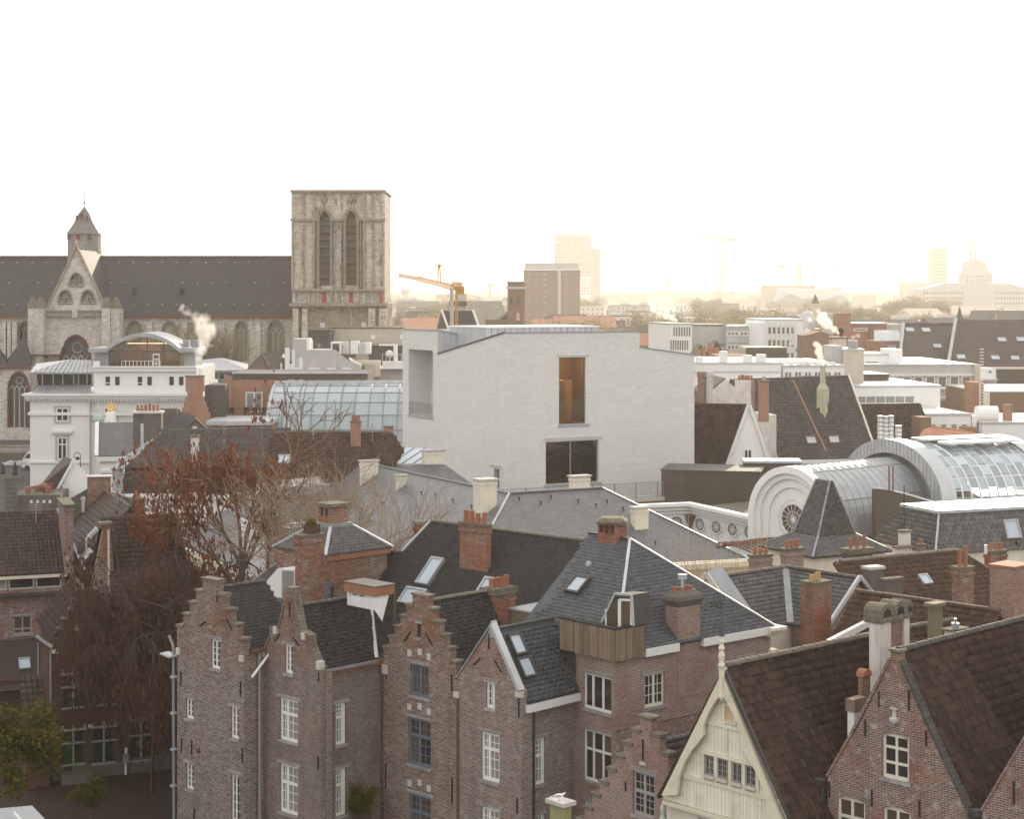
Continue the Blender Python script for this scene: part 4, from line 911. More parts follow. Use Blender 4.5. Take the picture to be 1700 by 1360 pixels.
# lower wall under the jetty
L2 = Cb.L(.25)
for a,b in ((1157,1176),(1178.5,1190),(1192,1204)): window(L2,L2.u(b),L2.u(a),zj-2.0,zj-.35,gx=3,gz=5,fr='cream_frame',gl='pane',fw=.06,depth=.05,sill=False,lint=False,barw=.015)
wall(L2,[(-ul,0),(ul,0),(ul,zj-.16),(-ul,zj-.16)],MT['cream_wood'])
Cb.part('rail',MB().prism([L2.P(-ul,zj-.25,0),L2.P(ul,zj-.25,0),L2.P(ul,zj-.17,0),L2.P(-ul,zj-.17,0)],L2.N*.1),MT['cream_beam'])
bk = Lb.P(ul-.25,zj-.1,-.05); Cb.part('corner_bracket',MB().lathe(bk-Vector((0,0,1.3)),[(.06,-2),(.06,0),(.1,.1),(.06,.25),(.13,.5),(.12,.7),(.06,.9),(.09,1.1),(.05,1.25)],10),MT['copper'])
xl = Cb.hit('y',0,1470,1050).x; zr = zap+.12
TR = [(-.18,-ul-.25,zf-.2),(xl,-ul-.25,zf-.2),(xl,0,zr),(-.18,0,zr)]
troof(Cb,TR,MT['tile_c'],.235,.33,'pan',single=300,under=MT['tile_c']); slab(Cb,[(-.18,ul+.1,zf-.1),(xl,ul+.1,zf-.1),(xl,0,zr),(-.18,0,zr)],MT['tile_c'])
ridge(Cb,(-.15,0,zr+.05),(xl,0,zr+.05),MT['ridge'],.15,.36)
Cb.part('verge_strip',MB().bar((-.22,-ul-.25,zf-.17),(-.22,0,zr+.03),.1,.12),MT['zinc_dark'])
Cb.part('wall',MB().box(.26,xl,-ul,ul,0,zf-.3),MT['brick_b'])
# ================================================================ D: right-hand brick gable, and its neighbour
YD = 61
Dh = Bld('lime_patched_brick_house','brick house with a plain pointed gable patched with lime and a cream window','house',1486,YD,45)
L = Dh.L(); zap = L.z(1486,1083); uf,zf = L.h(1374,1288); topw = abs(L.u(1493.5)-L.u(1478.5))/2
def arcpts(u0,u1,z0,z1,rise,n_=6): return [(u0+(u1-u0)*i/n_,z1+rise*(1-(2*i/n_-1)**2)) for i in range(n_+1)]
w0,w1 = L.u(1509),L.u(1464.5); wz0,wz1 = L.z(1487,1296),L.z(1487,1226)
L.holes.append([(w0,wz0),(w1,wz0)]+arcpts(w1,w0,0,wz1,.14))
window(L,w0,w1,wz0,wz1+.1,mx=(.5,),mz=(.36,.7),fr='cream_frame',gl='pane',fw=.1,mw=.09,sill='sill',lint=None,hole=False)
for (a,b,c2,d,e_) in ((1390,1436.5,1331,1400,.12),(1466,1512,1348,1420,.12)):
    q0,q1 = L.u(b),L.u(a); z1 = L.z((a+b)/2,c2); z0 = z1-1.7; L.holes.append([(q0,z0),(q1,z0)]+arcpts(q1,q0,0,z1,e_))
    window(L,q0,q1,z0,z1+.08,mx=(.5,),mz=(.62,),fr='cream_frame',gl='pane',fw=.1,lint=None,hole=False)
fs_ = [(-uf,zf),(-uf*.55,zf+(zap-zf)*.40),(-uf*.28,zf+(zap-zf)*.69),(-topw-.05,zap-.35),(-topw,zap-.3),(-topw,zap),(topw,zap),(topw,zap-.3),(topw+.05,zap-.35),(uf*.28,zf+(zap-zf)*.69),(uf*.55,zf+(zap-zf)*.40),(uf,zf)]
wall(L,[(-uf,0)]+fs_+[(uf,0)],MT['brick_d'],thick=.35)
# soldier course of small stones down the verges, single pieces
for s_ in (1,-1):
    a,b = Vector((s_*uf,zf)),Vector((s_*(topw+.02),zap-.25)); k_ = 26
    for i in range(k_):
        p = a.lerp(b,(i+.0)/k_); q = a.lerp(b,(i+.93)/k_); bend = lambda v,t: v+Vector((0,-0.10*math.sin(math.pi*t)))
        Dh.part('verge_brick',MB().bar(L.P(*bend(p,i/k_),-.12),L.P(*bend(q,(i+1)/k_),-.12),.36,.10),MT['ridge_d'] if s_ < 0 else MT['brick_d'])
mb = MB(); fbox(mb,L,-topw-.05,topw+.05,zap+.002,zap+.1,-.42,.06); Dh.part('coping_stone',mb,MT['cope'])
anchors(Dh,L,[(1459.5,1148,1174,0),(1509.5,1146,1180,0),(1437,1195,1223,0),(1538,1213,1240,0),(1377.5,1298,1325,0),(1448,1312,1340,0),(1527,1330,1357,0)])
# herringbone tumbling at the verges and a tiny niche
n0 = L.h(1485,1180); mb = MB(); fbox(mb,L,n0[0]-.07,n0[0]+.07,L.z(1485,1192),L.z(1485,1178),.0,.03); fbox(mb,L,n0[0]-.13,n0[0]+.13,L.z(1485,1178),L.z(1485,1176),0,.09); Dh.part('niche',mb,MT['stone_w'])
Dh.part('niche_stone',MB().lathe(L.P(n0[0],L.z(1485,1198),.02),[(.05,-.12),(.16,0),(.18,.1),(.05,.14)],8),MT['stone_w'])
xl = 13.0; zr = zap-.02; zv = zf-.75
TR = [(.3,-uf-.45,zv),(xl,-uf-.45,zv),(xl,0,zr),(.3,0,zr)]
troof(Dh,TR,MT['tile_c'],.235,.33,'pan',single=300); slab(Dh,[(.3,uf+.1,zf-.1),(xl,uf+.1,zf-.1),(xl,0,zr),(.3,0,zr)],MT['tile_c'])
ridge(Dh,(.2,0,zr+.06),(xl,0,zr+.06),MT['ridge_d'],.15,.36)
Dh.part('wall',MB().box(.35,xl,-uf,uf,0,zf-.3),MT['brick_d']); pipe(Dh,L.P(uf+.12,zf-.1,.15),L.P(uf+.12,0,.15),.07,'zinc_dark')
Dh.part('rainwater_head',MB().prism([L.P(uf,zf-.12,.1),L.P(uf+.35,zf-.12,.1),L.P(uf+.28,zf-.35,.1),L.P(uf+.05,zf-.35,.1)],L.N*.25),MT['zinc_dark'])
D2 = Bld('neighbouring_brick_house','brick house at the lower right corner showing only the left slope of its gable','house',0,0,45,xyz=tuple(Dh.M @ Vector((0,-2*uf-.55,0))))
L = D2.L(); wall(L,[(-uf,0),(-uf,zf),(0,zap),(uf,zf),(uf,0)],MT['brick_d'],thick=.3); a,b = L.P(uf,zf+.03,-.1),L.P(0,zap+.03,-.1)
for i in range(30): D2.part('verge_brick',MB().bar(a.lerp(b,i/30),a.lerp(b,(i+.93)/30),.3,.08),MT['brick_d'])
anchors(D2,L,[(1683.5,1297,1337,0)]); slab(D2,[(.3,uf+.1,zf-.1),(9,uf+.1,zf-.1),(9,0,zap-.1),(.3,0,zap-.1)],MT['tile_c']); slab(D2,[(.3,-uf,zf-.1),(9,-uf,zf-.1),(9,0,zap-.1),(.3,0,zap-.1)],MT['tile_c']); D2.part('wall',MB().box(.3,9,-uf,uf,0,zf-.1),MT['brick_d'])
D2.part('valley_outlet',MB().lathe(L.P(uf+.2,zf-.9,.0),[(.12,0),(.12,.5),(.2,.7),(.2,.9)],8),MT['zinc_dark'])
# chimney with the three barrel hoods, behind the ridge of C / D
W5 = Bld('hooded_white_chimney','whitewashed chimney with three mossy barrel-shaped hoods','chimney',1460.5,66.5,45)
zt = W5.R().z(1460.5,1032); l5 = W5.L().u(1443); r5 = W5.R().u(1479); r6 = W5.R().u(1512)
W5.part('stack',MB().box(0,r5,0,l5,0,zt),MT['render_old']); W5.part('stack',MB().box(r5+.001,r6-.4,.15,l5+.2,0,zt-.15),MT['brick_g']); W5.part('stack',MB().box(r6-.399,r6,0.05,l5+.2,0,zt+.02),MT['render_old'])
for x0,x1,hh in ((-.05,r5+.1,.62),(r5+.15,r6-.42,.62),(r6-.4,r6+.02,.58)):
    mb = MB(); xc = (x0+x1)/2; rw = (x1-x0)/2; pts = [(x0,-.08,zt-.1)]+[(xc-rw*math.cos(t*math.pi/8),-.08,zt+.3+math.sin(t*math.pi/8)*(hh-.3)) for t in range(9)]+[(x1,-.08,zt-.1)]
    W5.part('hood',mb.prism(pts,Vector((0,l5+.3,0))),MT['cope'])
    W5.part('hood_opening',MB().prism([(xc-rw*.6*math.cos(t*math.pi/6),-.1,zt+.12+math.sin(t*math.pi/6)*(hh-.32)) for t in range(7)],Vector((0,.015,0))),MT['iron'])
S2 = Bld('boarded_stack_box','small white box with a boarded lid beside the white chimney','roof box',1418,64,45); r = S2.R(); zt = r.z(1418,1183); S2.part('box',MB().box(0,r.u(1436),0,S2.L().u(1407),zt-2.5,zt),MT['render_w']); S2.part('lid',MB().box(-.05,r.u(1436),-.05,S2.L().u(1407)+.05,zt+.001,zt+.45),MT['wood_grey'])
S3 = Bld('short_brick_chimney','short brick chimney with a clay half-round cap, left of the white chimney','chimney',1432,65.2,45); zt = S3.R().z(1432,1125); S3.part('stack',MB().box(0,.5,0,.2,0,zt),MT['brick_ch']); S3.part('hood',MB().prism([(-.03+.28*(1-math.cos(t*math.pi/6)),-.06,zt+.27*math.sin(t*math.pi/6)) for t in range(7)],Vector((0,.34,0))),MT['pot'])
# gull on a mossy chimney
Gc = Bld('mossy_chimney','squat yellow-green mossy chimney with a flat stone cap, on which the gull stands','chimney',936,61,42)
r = Gc.R(); l = Gc.L(); zt = r.z(936,1341); Gc.part('stack',MB().box(0,r.u(948.5),0,l.u(913),0,zt),plaster('mossy render',(.30,.29,.14),.7,dcol=(.22,.19,.12))); Gc.part('cap',MB().box(-.1,r.u(953)+.02,-.1,l.u(911)+.08,zt+.002,zt+.14),MT['conc'])
cx,cy = r.u(948.5)/2,l.u(913)/2
gull = Bld('seagull','white and grey gull standing on the mossy chimney cap','bird',0,0,0,xyz=tuple(Gc.M @ Vector((cx-.1,cy,zt+.14))))
mb = MB(); rings = [(-.24,.125,.005),(-.16,.14,.03),(-.06,.165,.062),(.04,.17,.075),(.12,.175,.065),(.16,.205,.042),(.185,.235,.036),(.21,.255,.034),(.235,.255,.02),(.25,.25,.006)]
for x,z,r_ in rings:
    for i in range(10): a_ = 2*math.pi*i/10; mb.v.append((x,r_*math.cos(a_)*.85,z+r_*math.sin(a_)))
for j in range(len(rings)-1):
    for i in range(10): mb.f.append((j*10+i,j*10+(i+1) % 10,j*10+10+(i+1) % 10,j*10+10+i))
gull.part('body',mb,plain('gull white',(.85,.85,.85)),smooth=True)
for s_ in (-1,1):
    gull.part('wing',MB().prism([(.1,s_*.066,.2),(-.02,s_*.072,.215),(-.2,s_*.045,.165),(-.31,s_*.02,.135),(-.14,s_*.062,.135),(.06,s_*.07,.15)],(0,s_*.012,.006)),plain('gull grey',(.42,.44,.47)))
    gull.part('leg',MB().cyl((.0,s_*.025,0),.006,.12,6).box(-.01,.04,s_*.025-.015,s_*.025+.015,0,.006),plain('gull leg',(.5,.1,.04)))
gull.part('beak',MB().cyl((.245,0,.25),.011,.05,6,.003,axis=(1,0,-.2)),plain('gull beak',(.6,.12,.03)))
gull.part('tail',MB().prism([(-.2,-.02,.14),(-.2,.02,.14),(-.3,.03,.118),(-.3,-.03,.118)],(0,0,.012)),plain('gull tail',(.85,.85,.85)))
def proj(B,p):
    w = B.M @ Vector(p); return (CX+w.x/w.y*F,HZ-(w.z-CH)/w.y*F)
def solve(f,lo,hi,target,n_=40):
    """bisection: f monotone between lo and hi"""
    flo = f(lo)-target
    for _ in range(n_):
        m = (lo+hi)/2; fm = f(m)-target
        if (fm > 0) == (flo > 0): lo = m
        else: hi = m
    return (lo+hi)/2
def simple_win(face,u0,u1,z0,z1,fr='white',gl='pane_far',fw=.08,mull=0,name='window',w=.0,trans=0):
    """small far window: a frame standing round a pane, all proud of the wall by a few centimetres"""
    if u0 > u1: u0,u1 = u1,u0
    mb = MB(); fbox(mb,face,u0,u1,z0,z0+fw,w,w+.06); fbox(mb,face,u0,u1,z1-fw,z1,w,w+.06); fbox(mb,face,u0,u0+fw,z0+fw,z1-fw,w,w+.06); fbox(mb,face,u1-fw,u1,z0+fw,z1-fw,w,w+.06)
    for k in range(1,mull+1): x = u0+(u1-u0)*k/(mull+1); fbox(mb,face,x-fw/2,x+fw/2,z0+fw,z1-fw,w,w+.05)
    if trans: zz = z0+(z1-z0)*trans; fbox(mb,face,u0+fw,u1-fw,zz-fw/2,zz+fw/2,w,w+.045)
    o = face.B.part(name,mb,MT[fr]); pm = MB(); fbox(pm,face,u0+fw*.5,u1-fw*.5,z0+fw*.5,z1-fw*.5,w+.004,w+.02); face.B.part('pane',pm,MT[gl],o); return o
def swpx(face,px0,px1,py0,py1,**k):
    c_ = (px0+px1)/2; return simple_win(face,face.u(px0),face.u(px1),face.z(c_,py1),face.z(c_,py0),**k)
def wrow(face,px0,px1,py0,py1,n_,fill=.6,**k):
    for i in range(n_):
        a = px0+(px1-px0)*i/n_; b = px0+(px1-px0)*(i+fill)/n_; swpx(face,a,b,py0,py1,**k)
def boxb(B,px1,pyt,dep,mat,R=None,z0=0,pxl=None,name='wall',cap=None):
    """plain block: front along local x from the root to column px1, top at row pyt over the root"""
    R = R or B.R(); rp = proj(B,(0,0,0))[0]; x1 = R.u(px1); zt = R.z(rp,pyt); y1 = dep if pxl is None else B.L().u(pxl)
    B.part(name,MB().box(min(0,x1),max(0,x1),0,y1,z0,zt),MT[mat])
    if cap: B.part('roof_edge',MB().box(min(0,x1)-.12,max(0,x1)+.12,-.12,y1+.12,zt+.002,zt+.22),MT[cap])
    return R,x1,y1,zt
def gable(B,x1,y1,ze,zr,mat,wmat,axis='x',ov=.15,tiles_=None,th=.12):
    """saddle roof over the box 0..x1, 0..y1, ridge along the axis, with gable walls"""
    if axis == 'x':
        m = y1/2
        A_ = [(-ov,-ov,ze),(x1+ov,-ov,ze),(x1+ov,m,zr),(-ov,m,zr)]; C_ = [(-ov,y1+ov,ze),(x1+ov,y1+ov,ze),(x1+ov,m,zr),(-ov,m,zr)]
        for x in (0,x1): B.part('gable_wall',MB().face([(x,0,ze-.1),(x,y1,ze-.1),(x,m,zr-.15)]),MT[wmat])
    else:
        m = x1/2
        A_ = [(-ov,-ov,ze),(-ov,y1+ov,ze),(m,y1+ov,zr),(m,-ov,zr)]; C_ = [(x1+ov,-ov,ze),(x1+ov,y1+ov,ze),(m,y1+ov,zr),(m,-ov,zr)]
        for y in (0,y1): B.part('gable_wall',MB().face([(0,y,ze-.1),(x1,y,ze-.1),(m,y,zr-.15)]),MT[wmat])
    if tiles_: troof(B,A_,MT[mat],*tiles_)
    else: slab(B,A_,MT[mat],th)
    slab(B,C_,MT[mat],th); return A_,C_
# ================================================================ Q: slate roofs with a cream pediment, right of the pink house
Q = Bld('pediment_house','cream house with a pediment and slate roofs meeting in a pale lead valley','house',1304,93,40)
zr = Q.hit('y',0,1250,950).z; xl = Q.hit('y',0,1183,953).x; L2 = -Q.hit('x',0,1425,958).y
k_ = .9; v = solve(lambda t: proj(Q,(t,t,zr+k_*t))[1],-8,0,1037)
zv = zr+k_*v
troof(Q,[(xl,v,zv),(v,v,zv),(0,0,zr),(xl,0,zr)],MT['slate_p'],.34,.26,'scale',under=MT['slate_a'])
q2 = [(v,v,zv),(v,-L2,zv),(0,-L2,zr),(0,0,zr)]; troof(Q,q2,MT['slate_p'],.34,.26,'scale',under=MT['slate_a'])
Q.part('valley_lead',MB().bar((v,v,zv+.06),(0,0,zr+.07),.34,.1),MT['lead'])
slab(Q,[(xl,-v,zv),(0,-v,zv),(0,0,zr),(xl,0,zr)],MT['slate_a']); slab(Q,[(-v,1,zv),(-v,-L2,zv),(0,-L2,zr),(0,1,zr)],MT['slate_a'])
Q.part('wall',MB().box(xl,-v-.2,-v*0+v+.15,-v-.2,0,zv-.1),MT['render_c']); Q.part('wall',MB().box(v+.15,-v-.2,-L2+.1,v,0,zv-.1),MT['brick_b'])
wall(Q.R(-L2+.1),[(v,zv-.2),(-v,zv-.2),(0,zr-.1)],MT['brick_b'])
Q.part('verge_board',MB().bar((v-.1,-L2-.1,zv+.05),(0,-L2-.1,zr+.1),.16,.2),MT['zinc_l']); Q.part('verge_board',MB().bar((-v,-L2-.1,zv+.05),(0,-L2-.1,zr+.1),.16,.2),MT['zinc_l'])
ridge(Q,(xl+.3,0,zr+.04),(0,0,zr+.04),MT['ridge'],.14,.45); ridge(Q,(0,0,zr+.04),(0,-L2,zr+.04),MT['ridge_d'],.14,.45)
Lq = Q.L(xl-.1); ww = -v+.4
Lq.holes.append([(.0+.32*math.cos(t*math.pi/8),zr-2.3+.5*math.sin(t*math.pi/8)) for t in range(16)])
wall(Lq,[(-ww,zv-.6),(ww,zv-.6),(0,zr+.15)],MT['render_c'],depth=.2); Q.part('pane',MB().prism([Lq.P(.5*math.cos(t*math.pi/8),zr-2.3+.6*math.sin(t*math.pi/8),-.18) for t in range(16)],Lq.N*-.02),MT['pane_w'])
Q.part('ring',MB().tube([Lq.P(.38*math.cos(t*math.pi/10),zr-2.3+.58*math.sin(t*math.pi/10),.02) for t in range(21)],.05,6),MT['render_c'])
for i,(o_,w0,th_) in enumerate(((.0,.42,.30),(.30,.3,.16),(.52,.12,.1))):
    for s_ in (-1,1): Q.part('raking_cornice',MB().bar(Lq.P(s_*(ww+.2-o_),zv-.55,w0/2-.02),Lq.P(0,zr+.25-o_*1.0,w0/2-.02),w0,th_),MT['render_c'])
for s_ in (-1,1): Q.part('lead_capping',MB().bar(Lq.P(s_*(ww+.3),zv-.42,-.25),Lq.P(0,zr+.42,-.25),1.15,.07),MT['lead'])
mb = MB(); fbox(mb,Lq,-ww-.6,ww+.6,zv-1.0,zv-.65,-.3,.35); fbox(mb,Lq,-ww-.45,ww+.45,zv-1.25,zv-1.002,-.3,.2); Q.part('cornice',mb,MT['render_c'])
chimney(Q,1330,1352,1380,972,1075,84,'brick_ch',npots=0,caph=.12,extra=4,band=False)
cb = Q.loc(Wp(1352,972,84)); pots(Q,cb.x+.15,cb.x+.9,cb.y+.2,cb.y+.6,cb.z+.11,4,Q.root,.35,.09,'pot_y')
# ---- brown pantile roofs
B1 = Bld('brown_pantile_house','house whose brown pantile ridge runs down to the right behind the white chimney','house',1421,84,45)
zr = B1.hit('y',0,1421,983).z; Ln = -B1.hit('x',0,1660,1016).y; t = 4.6
troof(B1,[(-t,0,zr-t*.95),(-t,-Ln,zr-t*.95),(0,-Ln,zr),(0,0,zr)],MT['tile_b'],.24,.33,'pan'); slab(B1,[(t,0,zr-t*.95),(t,-Ln,zr-t*.95),(0,-Ln,zr),(0,0,zr)],MT['tile_b'])
ridge(B1,(0,0,zr+.05),(0,-Ln,zr+.05),MT['tile_b'],.15,.36); B1.part('wall',MB().box(-t+.3,t-.3,-Ln,-.1,0,zr-t*.95),MT['brick_b']); wall(B1.R(-.05),[(-t,zr-t*.95-.2),(t,zr-t*.95-.2),(0,zr-.1)],MT['brick_b'])
vb = [B1.hit('y',.3,1442,1034),B1.hit('y',.3,1376,1068)];
chimney(B1,1645-2,1684,1712,945,1035,80.5,'brick_g',npots=0,cap='pot',caph=.1,extra=2.5,band=False)
B2 = Bld('brown_pantile_hall','larger house behind with a wide brown pantile slope and two small roof lights','house',1452,100,30)
zr = B2.hit('y',0,1452,928).z; Ln = B2.hit('y',0,1589,914).x; t = solve(lambda t: proj(B2,(Ln+t,-t,zr-t*.85))[1],0,9,958)
tb2 = 6.5; P_ = [(-3,-tb2,zr-tb2*.85),(Ln+tb2,-tb2,zr-tb2*.85),(Ln,0,zr),(-3,0,zr)]
troof(B2,P_,MT['tile_b'],.24,.33,'pan'); pl = plane3(P_[0],P_[1],P_[2]); slab(B2,[(Ln+tb2,-tb2,zr-tb2*.85),(Ln+tb2,tb2,zr-tb2*.85),(Ln,0,zr)],MT['tile_b'])
ridge(B2,(-2.5,0,zr+.05),(Ln,0,zr+.05),MT['ridge'],.15,.4); ridge(B2,(Ln+t*1.3,-t*1.3,zr-t*1.3*.85+.05),(Ln,0,zr+.05),MT['tile_b'],.15,.4)
skylight(B2,pl,[(1521,957),(1536,956),(1548,971),(1533,973)],fr='zinc_l',fw=.07); skylight(B2,pl,[(1644,985),(1656,984),(1668,999),(1656,1000)],fr='zinc_l',fw=.07)
B2.part('wall',MB().box(-2.8,Ln+tb2-.3,-tb2+.3,tb2-.3,0,zr-tb2*.85-.1),MT['brick_b'])
chimney(B2,1580,1594,1617,947,1008,89.5,'brick_b',npots=2,ph=.95,pr=.12,caph=.14,extra=3)
chimney(B2,1432,1445,1467.5,947,992,91,'conc_d',npots=0,cap='conc',extra=3,band=False)
chimney(B2,1465,1470,1499,966,1000,89,'conc_d',npots=0,cap='mortar',extra=3,band=False)
chimney(B2,1398,1412,1449,921,940,104,'conc_d',npots=3,cap='mortar',caph=.3,ph=.7,extra=4,ovh=.12,band=False)
chimney(B2,1296,1306,1334,916,946,102,'brick_g',npots=3,cap='conc_d',caph=.15,ph=.45,extra=4)
chimney(B2,1243,1252,1282,926,950,103,'brick_g',npots=3,cap='conc_d',caph=.12,ph=.4,extra=4)
chimney(B2,1634,1644,1672,919,950,106,'brick_ch',npots=3,cap='mortar',caph=.14,ph=.45,extra=3)
chimney(B2,1491,1497,1512,885,912,106,'render_old',npots=0,cap='cope',extra=2,band=False); chimney(B2,1484,1492,1514,912,930,105.5,'render_old',npots=0,cap='brick_b',extra=2,band=False)
chimney(B2,1524,1528,1536.5,908,925,105,'brick_b',npots=1,ph=.3,cap='mortar',extra=2,band=False)
pipe(B2,B2.loc(Wp(1636.5,920,106)),B2.loc(Wp(1636.5,905,106)),.09,'white','flue')
ap = B2.loc(Wp(1501,878,106)); mb = MB().cyl(ap,.03,2.6,6)
for i in range(3): mb.bar(ap+Vector((-.35+.1*i,0,1.0+.35*i)),ap+Vector((.35-.1*i,0,1.0+.35*i)),.03)
B2.part('antenna',mb.tube([ap+Vector((-.1+.22*math.cos(a_),0,.4+.22*math.sin(a_))) for a_ in [i*.6 for i in range(11)]],.02,5),MT['iron'])
B3 = Bld('low_brown_roof_house','low house with a short brown pantile roof just behind the big lower-right roof','house',1500,77.5,38)
zr = B3.hit('y',0,1512,1042).z; Ln = B3.hit('y',0,1640,1022).x
troof(B3,[(-1,-3.4,zr-3),(Ln,-3.4,zr-3),(Ln,0,zr),(-1,0,zr)],MT['tile_b'],.24,.33,'pan'); slab(B3,[(-1,3.4,zr-3),(Ln,3.4,zr-3),(Ln,0,zr),(-1,0,zr)],MT['tile_b']); B3.part('wall',MB().box(-.8,Ln-.2,-3.2,3.2,0,zr-3),MT['brick_b'])
ridge(B3,(-1,0,zr+.04),(Ln,0,zr+.04),MT['ridge'],.14,.36)
MT['mossy'] = plaster('mossy stack',(.17,.165,.10),.6,dcol=(.12,.10,.07)); chimney(B3,1542,1549,1565,1008,1038,77,'mossy',npots=0,cap='mossy',extra=1.2,ovh=.12,band=False)
chimney(B3,1568,1580,1604,1049,1066,73.5,'render_old',npots=0,cap='cope',caph=.08,extra=2,ovh=.1,band=False)
cb = B3.loc(Wp(1585,1046,73.2)); B3.part('cowl',MB().cyl(cb+Vector((.3,.2,0)),.16,.22,10).cyl(cb+Vector((.3,.2,.22)),.06,.18,8),MT['zinc'])
Q.part('verge_board',MB().bar(Q.loc(Wp(1442,1034,82)),Q.loc(Wp(1376,1068,80)),.25,.3),MT['white'])
# ================================================================ P: flared slate pyramid, M: slate mansard
Pb = Bld('flared_pyramid_roof','steep slate pyramid roof with flared eaves and green lichen, before the white museum vault','roof tower',1349,112,27)
R,L = Pb.R(),Pb.L(); ze = R.z(1349,926); wx = R.u(1482); wy = L.u(1258)
i_ = solve(lambda t: proj(Pb,(t,t,ze+.6*t))[1],0,6,891); zi = ze+.6*i_
xm,ym = wx/2,wy/2; r0 = Pb.hit('x',xm,1380,799); zt = r0.z; ya = max(r0.y,i_+.5); yb = max(ya+.5,Pb.hit('x',xm,1357,797).y)
low = [(0,0,ze),(wx,0,ze),(wx,wy,ze),(0,wy,ze)]; mid = [(i_,i_,zi),(wx-i_,i_,zi),(wx-i_,wy-i_,zi),(i_,wy-i_,zi)]
ya = min(ya,ym-.3); yb = max(yb,ym+.3); top = [(xm-.1,ya,zt),(xm+.1,ya,zt),(xm+.1,yb,zt),(xm-.1,yb,zt)]
for A_,B__ in ((low,mid),(mid,top)):
    for i in range(4):
        j = (i+1) % 4; q = [A_[i],A_[j],B__[j],B__[i]]
        if i in (0,3): troof(Pb,q,MT['slate_p'],.24,.16,'slate',under=MT['slate_a'])
        else: slab(Pb,q,MT['slate_p'])
        Pb.part('hip_flashing',MB().bar(Vector(A_[i])+Vector((0,0,.04)),Vector(B__[i])+Vector((0,0,.04)),.12,.08),MT['lead'])
Pb.part('wall',MB().box(.35,wx-.35,.35,wy-.35,0,ze-.05),MT['render_c'])
Mb = Bld('slate_mansard_house','low house at the right edge under a steep slate mansard with flat top','house',1553,114,22)
R,L = Mb.R(),Mb.L(); ze = R.z(1553,922); wx = R.u(1790); wy = L.u(1452)
i_ = solve(lambda t: proj(Mb,(t,t,Mb.hit('x',t,1559,853).z))[0],.1,3,1559); zt = Mb.hit('x',i_,1559,853).z
low = [(0,0,ze),(wx,0,ze),(wx,wy,ze),(0,wy,ze)]; yt = Mb.hit('x',i_,1499,840).y; topq = [(i_,i_,zt),(wx,i_,zt),(wx,yt,zt),(i_,yt,zt)]
qR = [low[0],(wx,0,ze),(wx,i_,zt),topq[0]]; qL = [low[0],low[3],topq[3],topq[0]]
troof(Mb,qR,MT['slate_p'],.38,.30,'hex',single=300,under=MT['slate_a']); troof(Mb,qL,MT['slate_p'],.38,.30,'hex',under=MT['slate_a'])
slab(Mb,[low[3],low[2],topq[2],topq[3]],MT['slate_a'])
Mb.part('hip_flashing',MB().bar(Vector(low[0])+Vector((0,0,.08)),Vector(topq[0])+Vector((0,0,.08)),.12,.1),MT['zinc_l'])
Mb.part('flat_roof',MB().box(i_-.15,wx,i_-.15,yt+.15,zt+.002,zt+.2),MT['zinc_l']);
for x in (3.2,9.0): Mb.part('roof_seam',MB().bar((i_,i_+.2,zt+.21),(x,yt,zt+.22),.08,.05) if x < 4 else MB().bar((x,i_,zt+.22),(x+2,yt,zt+.22),.1,.06),MT['zinc'])
skylight(Mb,plane3(*qR[:3]),[(1661,864),(1684,863),(1697,893),(1672,896)],fr='zinc',fw=.12)
c_ = Mb.hitp(plane3(*qR[:3]),1690,903); Mb.part('roof_vent',MB().lathe(c_,[(.2,-.1),(.2,.1),(.08,.25)],10),MT['zinc_dark'])
Mb.part('wall',MB().box(.2,wx-.2,.2,wy-.2,0,ze-.03),MT['render_c'])
# ================================================================ H: large grey slate building
H = Bld('grey_slate_mansion','large building with broad smooth grey slate roofs and cream box chimneys','building',846,130,28)
zr = H.R().z(846,820); k_ = .62; yl = H.hit('x',0,569,765).y; xr_ = H.hit('y',0,1000,812).x; t = 12.5
zb = zr-k_*t
slab(H,[(-t,-t,zb),(-t,yl+t,zb),(0,yl,zr),(0,0,zr)],MT['slate_h']); slab(H,[(-t,-t,zb),(xr_+t,-t,zb),(xr_,0,zr),(0,0,zr)],MT['slate_h'])
slab(H,[(xr_+t,-t,zb),(xr_+t,10,zb),(xr_,0,zr)],MT['slate_h']); slab(H,[(0,0,zr),(xr_,0,zr),(xr_+t,10,zb),(t,t,zb)],MT['slate_h']); slab(H,[(0,0,zr),(0,yl,zr),(t,yl,zb),(t,t,zb)],MT['slate_h'])
slab(H,[(-t,yl+t,zb),(t,yl+t,zb),(0,yl,zr)],MT['slate_h'])
H.part('hip_flashing',MB().bar((0,0,zr+.06),(-t,-t,zb+.06),.16,.08),MT['zinc_l']); H.part('hip_flashing',MB().bar((xr_,0,zr+.06),(xr_+t,-t,zb+.06),.12,.08),MT['zinc_l'])
H.part('ridge_flashing',MB().bar((0,0,zr+.05),(xr_,0,zr+.05),.16,.1),MT['slate_h']); H.part('ridge_flashing',MB().bar((0,0,zr+.05),(0,yl,zr+.05),.16,.1),MT['lead'])
H.part('wall',MB().box(-t+.5,t-.5,-t+.5,yl+t-1,0,zb-.15).box(t-.5,xr_+t-.5,-t+.5,6,0,zb-.16),MT['render_c'])
H.part('cornice',MB().box(-t-.2,xr_+t+.2,-t-.2,-t+.45,zb-.55,zb-.12),MT['render_c']); H.part('cornice',MB().box(-t-.2,-t+.45,-t+.451,yl+t,zb-.55,zb-.12),MT['render_c'])
plL = plane3((-t,0,zb),(-t,5,zb),(0,0,zr)); plR = plane3((0,-t,zb),(5,-t,zb),(0,0,zr))
